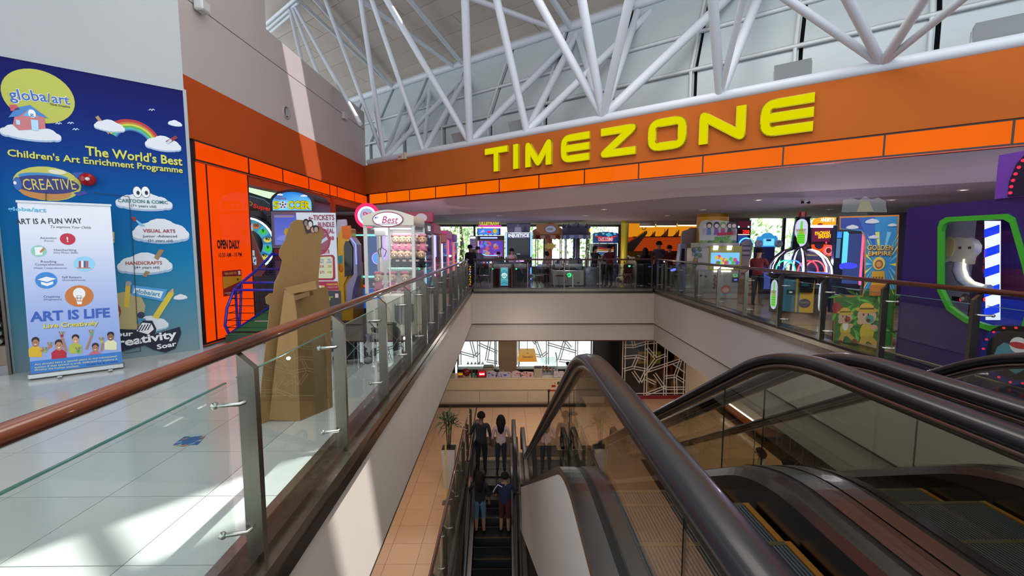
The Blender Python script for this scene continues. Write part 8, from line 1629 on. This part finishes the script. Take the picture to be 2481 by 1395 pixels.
for i in range(4):
    a = i * 1.6; cx_, cy_, cz_ = .07 * math.cos(a), .07 * math.sin(a), 1.6 + .06 * i
    for j in range(22):
        an = j * 2.4 + i; el = q.uniform(-.3, 1.2); L = q.uniform(.32, .46); d = Vector((math.cos(an) * math.cos(el), math.sin(an) * math.cos(el), math.sin(el))); s = d.cross(Vector((0, 0, 1))).normalized() * .02; P0 = Vector((cx_, cy_, cz_)); P1 = P0 + d * L * .6; P2 = P0 + d * L + Vector((0, 0, -.10))
        m = MB(); m.add([P0, P1 - s, P1 + s, P2, P1 + Vector((0, 0, -.006))], [[0, 1, 2], [1, 3, 2]], q.choice([0x1E3A1C, 0x16301A, 0x2A4A20]), 'leaf'); m.build('leaf', r)
# yellow strip stand and small grey base in front of it
r = thing('caution_stand', 'thin yellow upright stand on a grey base before the planter', 'stand', (-1.43, p.y - .75, ZL)); m = MB(); m.box((-.10, -.08, 0), (.10, .08, .03), 0x5A5450, 'satin'); m.build('base', r); m = MB(); m.box((-.012, -.012, .03), (.012, .012, 1.55), 0xC8A81A, 'satin'); m.build('strip', r); m = MB(); m.box((-.03, -.006, 1.2), (.0, .006, 1.5), 0x8a8478, 'satin'); m.build('card', r)
# ------------------------------------------------------------------ lower shop on the right
XS = 8.2; m = MB(); m.box((XS + 1.4, 5, ZL), (XS + 1.5, 17.5, Z3), 0x8A7460, 'wall'); struct('wall_right', m, label='wall of the lower shops on the right')
r = thing('shop_counter', 'orange fronted shop counter with a bright white light line, lower right', 'counter', (XS, 13.6, ZL)); m = MB(); m.box((0, 0, .05), (.6, 2.7, .42), 0xB86A28, 'satin', .01); m.build('body', r); m = MB(); m.box((-.03, 0, .42), (.6, 2.7, .45), 0xD8D0C8, 'satin'); m.build('top', r); m = MB(); m.cyl((-.04, .05, .40), (-.04, 2.65, .40), .025, 0xFFFFFF, 'neon', 8); m.build('light_line', r)
for i in range(4): r = thing('shelf_unit', 'upright goods shelf behind the orange shop counter, %s' % ('far end', 'second from the far end', 'third from the far end', 'near end')[i], 'shelf', (XS + .95, 16.4 - .9 * i, ZL), 0, 'shelves in the lower shop'); m = MB(); [m.box((-.2, -.4, z), (.2, .4, z + .03), 0x9a8a7a, 'satin') for z in (.3, .8, 1.3, 1.8)]; m.box((.18, -.42, 0), (.22, .42, 2.0), 0xA89888, 'satin'); m.build('shelves', r); m = MB(); q = random.Random(i); [m.box((-.1, y_, z), (.1, y_ + .1, z + q.uniform(.15, .35)), q.choice([0xD89020, 0xC86018, 0x5A2A1A, 0xD8C8A0]), 'satin') for z in (.34, .84, 1.34) for y_ in (-.35, -.2, -.05, .1, .25)]; m.build('goods', r, kind='stuff')
p = atZ(1843, 1195, ZL); person('person', 'seated person in a pale blouse seen through the escalator glass, lower right', (p.x, p.y, ZL), .9, 1.6, 0xC8B8A8, 0x7A2A20, 0x9A6A50, hair=0x1a1210, J=seated(), hairstyle='bob')
r = thing('stool', 'round stool under the seated person, lower right', 'stool', (p.x, p.y, ZL)); m = MB(); m.lathe([(.18, .34), (.18, .38), (0, .385)], (0, 0, 0), 0x5A4030, 'satin', 14); m.build('seat', r); m = MB(); m.cyl((0, 0, 0), (0, 0, .34), .03, 0x8a8a8a, 'steel', 8); m.build('post', r); m = MB(); m.lathe([(.16, 0), (.16, .02), (0, .03)], (0, 0, 0), 0x8a8a8a, 'steel', 14); m.build('foot', r)
for i, (px, py, cc) in enumerate(((2010, 1105, 0xA06A38), (2050, 1130, 0x6A5040), (1985, 1070, 0x9A7048))): p = atZ(px, py + 50, ZL); r = thing('side_table', 'low brown shop table, %s' % ('orange topped, middle', 'nearest of the three', 'farthest of the three')[i], 'table', (p.x, p.y, ZL), .0, 'low tables in the lower shop'); m = MB(); m.box((-.3, -.3, .70), (.3, .3, .74), cc, 'satin', .01); m.build('top', r); [(lambda mm: (mm.box((a * .26 - .02, b * .26 - .02, 0), (a * .26 + .02, b * .26 + .02, .70), 0x3a3028, 'satin'), mm.build('leg', r)))(MB()) for a in (-1, 1) for b in (-1, 1)]
# shelf of red sale goods and chairs row behind
for i in range(4): p = atZ(1912 + 34 * i, 1084 + 14 * i, ZL); dup_r = thing('shop_chair', 'metal shop chair in the row behind the stroller, %s' % ('farthest', 'second', 'third', 'nearest')[i], 'chair', (p.x - .2, p.y + .5, ZL), .6, 'chairs in the lower shop'); m = MB(); m.box((-.2, -.2, .43), (.2, .2, .46), 0x5A4A40, 'satin', .01); m.build('seat', dup_r); m = MB(); m.box((-.2, .18, .5), (.2, .2, .85), 0x5A4A40, 'satin', .01); m.build('backrest', dup_r); [(lambda mm: (mm.cyl((a * .18, b * .18, 0), (a * .18, b * .18, .85 if b > 0 else .43), .012, 0x9a9a9a, 'steel', 6), mm.build('leg', dup_r)))(MB()) for a in (-1, 1) for b in (-1, 1)]
# ------------------------------------------------------------------ big letters
def bar(mb, a, b, w, y0, y1, col, mat, cap0=False, cap1=False):
    a = Vector(a); b = Vector(b); d = (b - a).normalized(); n = Vector((-d.y, d.x)) * w / 2
    mb.prism([tuple(a - n), tuple(b - n), tuple(b + n), tuple(a + n)], y0, y1, col, mat, 'y')
    for c, on in ((a, cap0), (b, cap1)):
        if on: mb.prism([(c.x + w / 2 * math.cos(2 * PI * i / 20), c.y + w / 2 * math.sin(2 * PI * i / 20)) for i in range(20)], y0, y1, col, mat, 'y')
def arc_pts(cx, cz, r, a0, a1, n=6): return [(cx + r * math.cos(math.radians(a0 + (a1 - a0) * i / n)), cz + r * math.sin(math.radians(a0 + (a1 - a0) * i / n))) for i in range(n + 1)]
PF = Plane((C0.x, C0.y, 0), (DF.x, DF.y, 0))
sg = thing('shop_sign', 'big glowing yellow TIMEZONE letters on the orange fascia', 'sign', (C0.x, C0.y, 0))
WS = Matrix.Translation((-C0.x, -C0.y, 0)) @ PF.M
z0, z1 = 3.30, 3.85; H_ = z1 - z0
def letter(ch, pa, pb):
    a, b = ul(pa, 395 - .155 * (pa - 1183)), ul(pb, 395 - .155 * (pb - 1183)); w = b - a; s = .125; h = s / 2
    for lay, (y0, y1, gcol, gm, ex) in enumerate(((-.125, -.03, 0xC4B400, 'paint', .014), (-.130, -.126, 0xF4EC00, 'screen', 0))):
        mb = MB(WS); S_ = s + ex * 2
        def B(p, q, c0=False, c1=False): bar(mb, (a + p[0], z0 + p[1]), (a + q[0], z0 + q[1]), S_, y0 - .0002 * len(mb.f) * 0, y1, gcol, gm, c0, c1)
        def poly(pts):
            for i in range(len(pts) - 1): B(pts[i], pts[i + 1], i > 0, i < len(pts) - 2)
        if ch == 'T': B((0, H_ - h), (w, H_ - h)); B((w / 2, 0), (w / 2, H_ - s))
        if ch == 'I': bar(mb, (a + w / 2, z0), (a + w / 2, z1), min(S_, w * 1.15), y0, y1, gcol, gm)
        if ch == 'M': poly([(h, 0), (h, H_ - h * 1.3), (w / 2, h * 1.2), (w - h, H_ - h * 1.3), (w - h, 0)])
        if ch == 'N': poly([(h, 0), (h, H_ - h * 1.3), (w - h, h * 1.2), (w - h, H_)])
        if ch == 'Z': poly([(0, H_ - h), (w - h * 1.2, H_ - h), (h * 1.2, h), (w, h)])
        if ch == 'E':
            R = .11; poly([(w, H_ - h)] + arc_pts(h + R, H_ - h - R, R, 90, 180) + arc_pts(h + R, h + R, R, 180, 270) + [(w, h)]); B((h, H_ / 2), (w, H_ / 2))
        if ch == 'O':
            R = .11; poly(arc_pts(w - h - R, H_ - h - R, R, 0, 90) + arc_pts(h + R, H_ - h - R, R, 90, 180) + arc_pts(h + R, h + R, R, 180, 270) + arc_pts(w - h - R, h + R, R, 270, 360) + [(w - h, H_ - h - R)])
        if lay == 0: o = mb.build('letter', sg)
        else: mb.build('lit_face', o)
for ch, pa, pb in (('T', 1183, 1237), ('I', 1250, 1264), ('M', 1281, 1342), ('E', 1367, 1434), ('Z', 1462, 1546), ('O', 1577, 1666), ('N', 1700, 1808), ('E', 1847, 1973)): letter(ch, pa, pb)
# fixtures up on the fascia and the walls
def uplight(name_label, px, py, w):
    u = ul(px, py); p = C0 + DF * u + NF * .12; z = 4.16 + (0 if px > 1300 else 0)
    M_ = Matrix.Rotation(math.atan2(DF.y, DF.x), 4, 'Z'); r = thing('floodlight', name_label, 'light fitting', (p.x, p.y, z))
    mb = MB(M_); mb.prism([(0, .02), (-.12, .26), (.08, .26), (.10, .05)], -w / 2, w / 2, 0x8E9294, 'satin', 'x'); mb.build('housing', r)
    mb = MB(M_); mb.box((-w / 2 - .02, -.02, -.02), (-w / 2, .04, .2), 0x9a9ea0, 'satin'); mb.build('bracket', r)
    mb = MB(M_); mb.box((-w / 2 - .02, .0, -.03), (w / 2 + .02, .06, .03), 0x6a6e70, 'satin'); mb.build('base', r)
uplight('grey trough floodlight on the ledge at the far right, largest', 2445, 70, .62); uplight('grey trough floodlight between the last letter and the right', 1918, 178, .5); uplight('grey trough floodlight above the letters I and M', 1250, 322, .5); uplight('grey trough floodlight nearest the corner of the walls', 1108, 350, .45)
q = wl(tl(693, 272)); r = thing('wall_speaker', 'round recessed vent speaker on the left wall above the orange band', 'speaker', (q.x + nW.x * .0, q.y, atX(693, 272, q.x).z)); Rm = Matrix.Rotation(math.atan2(dW.y, dW.x), 4, 'Z') @ Matrix.Rotation(PI / 2, 4, 'X')
mb = MB(Rm); mb.lathe([(.13, .0), (.13, .02), (.105, .02), (.10, .004)], (0, 0, 0), 0xA39A9A, 'satin', 24); mb.build('ring', r); mb = MB(Rm); mb.lathe([(.10, .005), (0, .006)], (0, 0, 0), 0x4a4646, 'satin', 20); mb.box((-.03, -.08, .006), (.05, .07, .03), 0x9a9494, 'satin'); mb.build('core', r)
q = wl(tl(832, 281)); mb = MB(Rm); mb.box((-.12, -.09, 0), (.12, .09, .08), 0xB8AEAE, 'satin', .008); tag(mb.build('junction_box'), 'small square junction box on the left wall seam', 'box', loc=(q.x, q.y, atX(832, 281, q.x).z))
q = C0 + DF * ul(982, 388); mb = MB(Matrix.Rotation(math.atan2(DF.y, DF.x), 4, 'Z')); mb.box((-.16, -.05, -.08), (.08, .03, .05), 0xC8B8B0, 'satin', .01); mb.box((.09, -.05, -.09), (.17, .03, .10), 0xB8B090, 'satin', .01); mb.text('EXIT', -.04, -.04, .05, -.055, 0xC04848, 'paint', bold=.03)
tag(mb.build('sign_box'), 'small sign box on the pipe near the wall corner', 'sign', loc=(q.x - NF.x * .1, q.y - NF.y * .1, 4.05))
q = atY(488, 14, 6.9); r = thing('camera_box', 'small white camera box high on the left wall corner', 'camera', atX(488, 16, -4.50)); mb = MB(); mb.box((-.06, -.1, -.08), (.08, .1, .08), 0xC0C0BE, 'satin', .02); mb.build('body', r); mb = MB(); mb.box((-.1, -.03, .05), (0, .03, .14), 0xA8A8A8, 'satin'); mb.build('bracket', r)
p = atZ(1950, 484, 2.6); r = thing('dome_camera', 'black twin dome camera under the arcade ceiling', 'camera', p); mb = MB(); mb.lathe([(.09, 0), (.09, -.03), (.06, -.05), (0, -.055)], (0, 0, 0), 0xC8C0BC, 'satin', 16); mb.build('base', r)
for s in (-1, 1): mb = MB(); mb.ball((s * .07, -.03, -.06), .035, 0x101014, 'gloss', 10, 8); mb.build('lens', r)
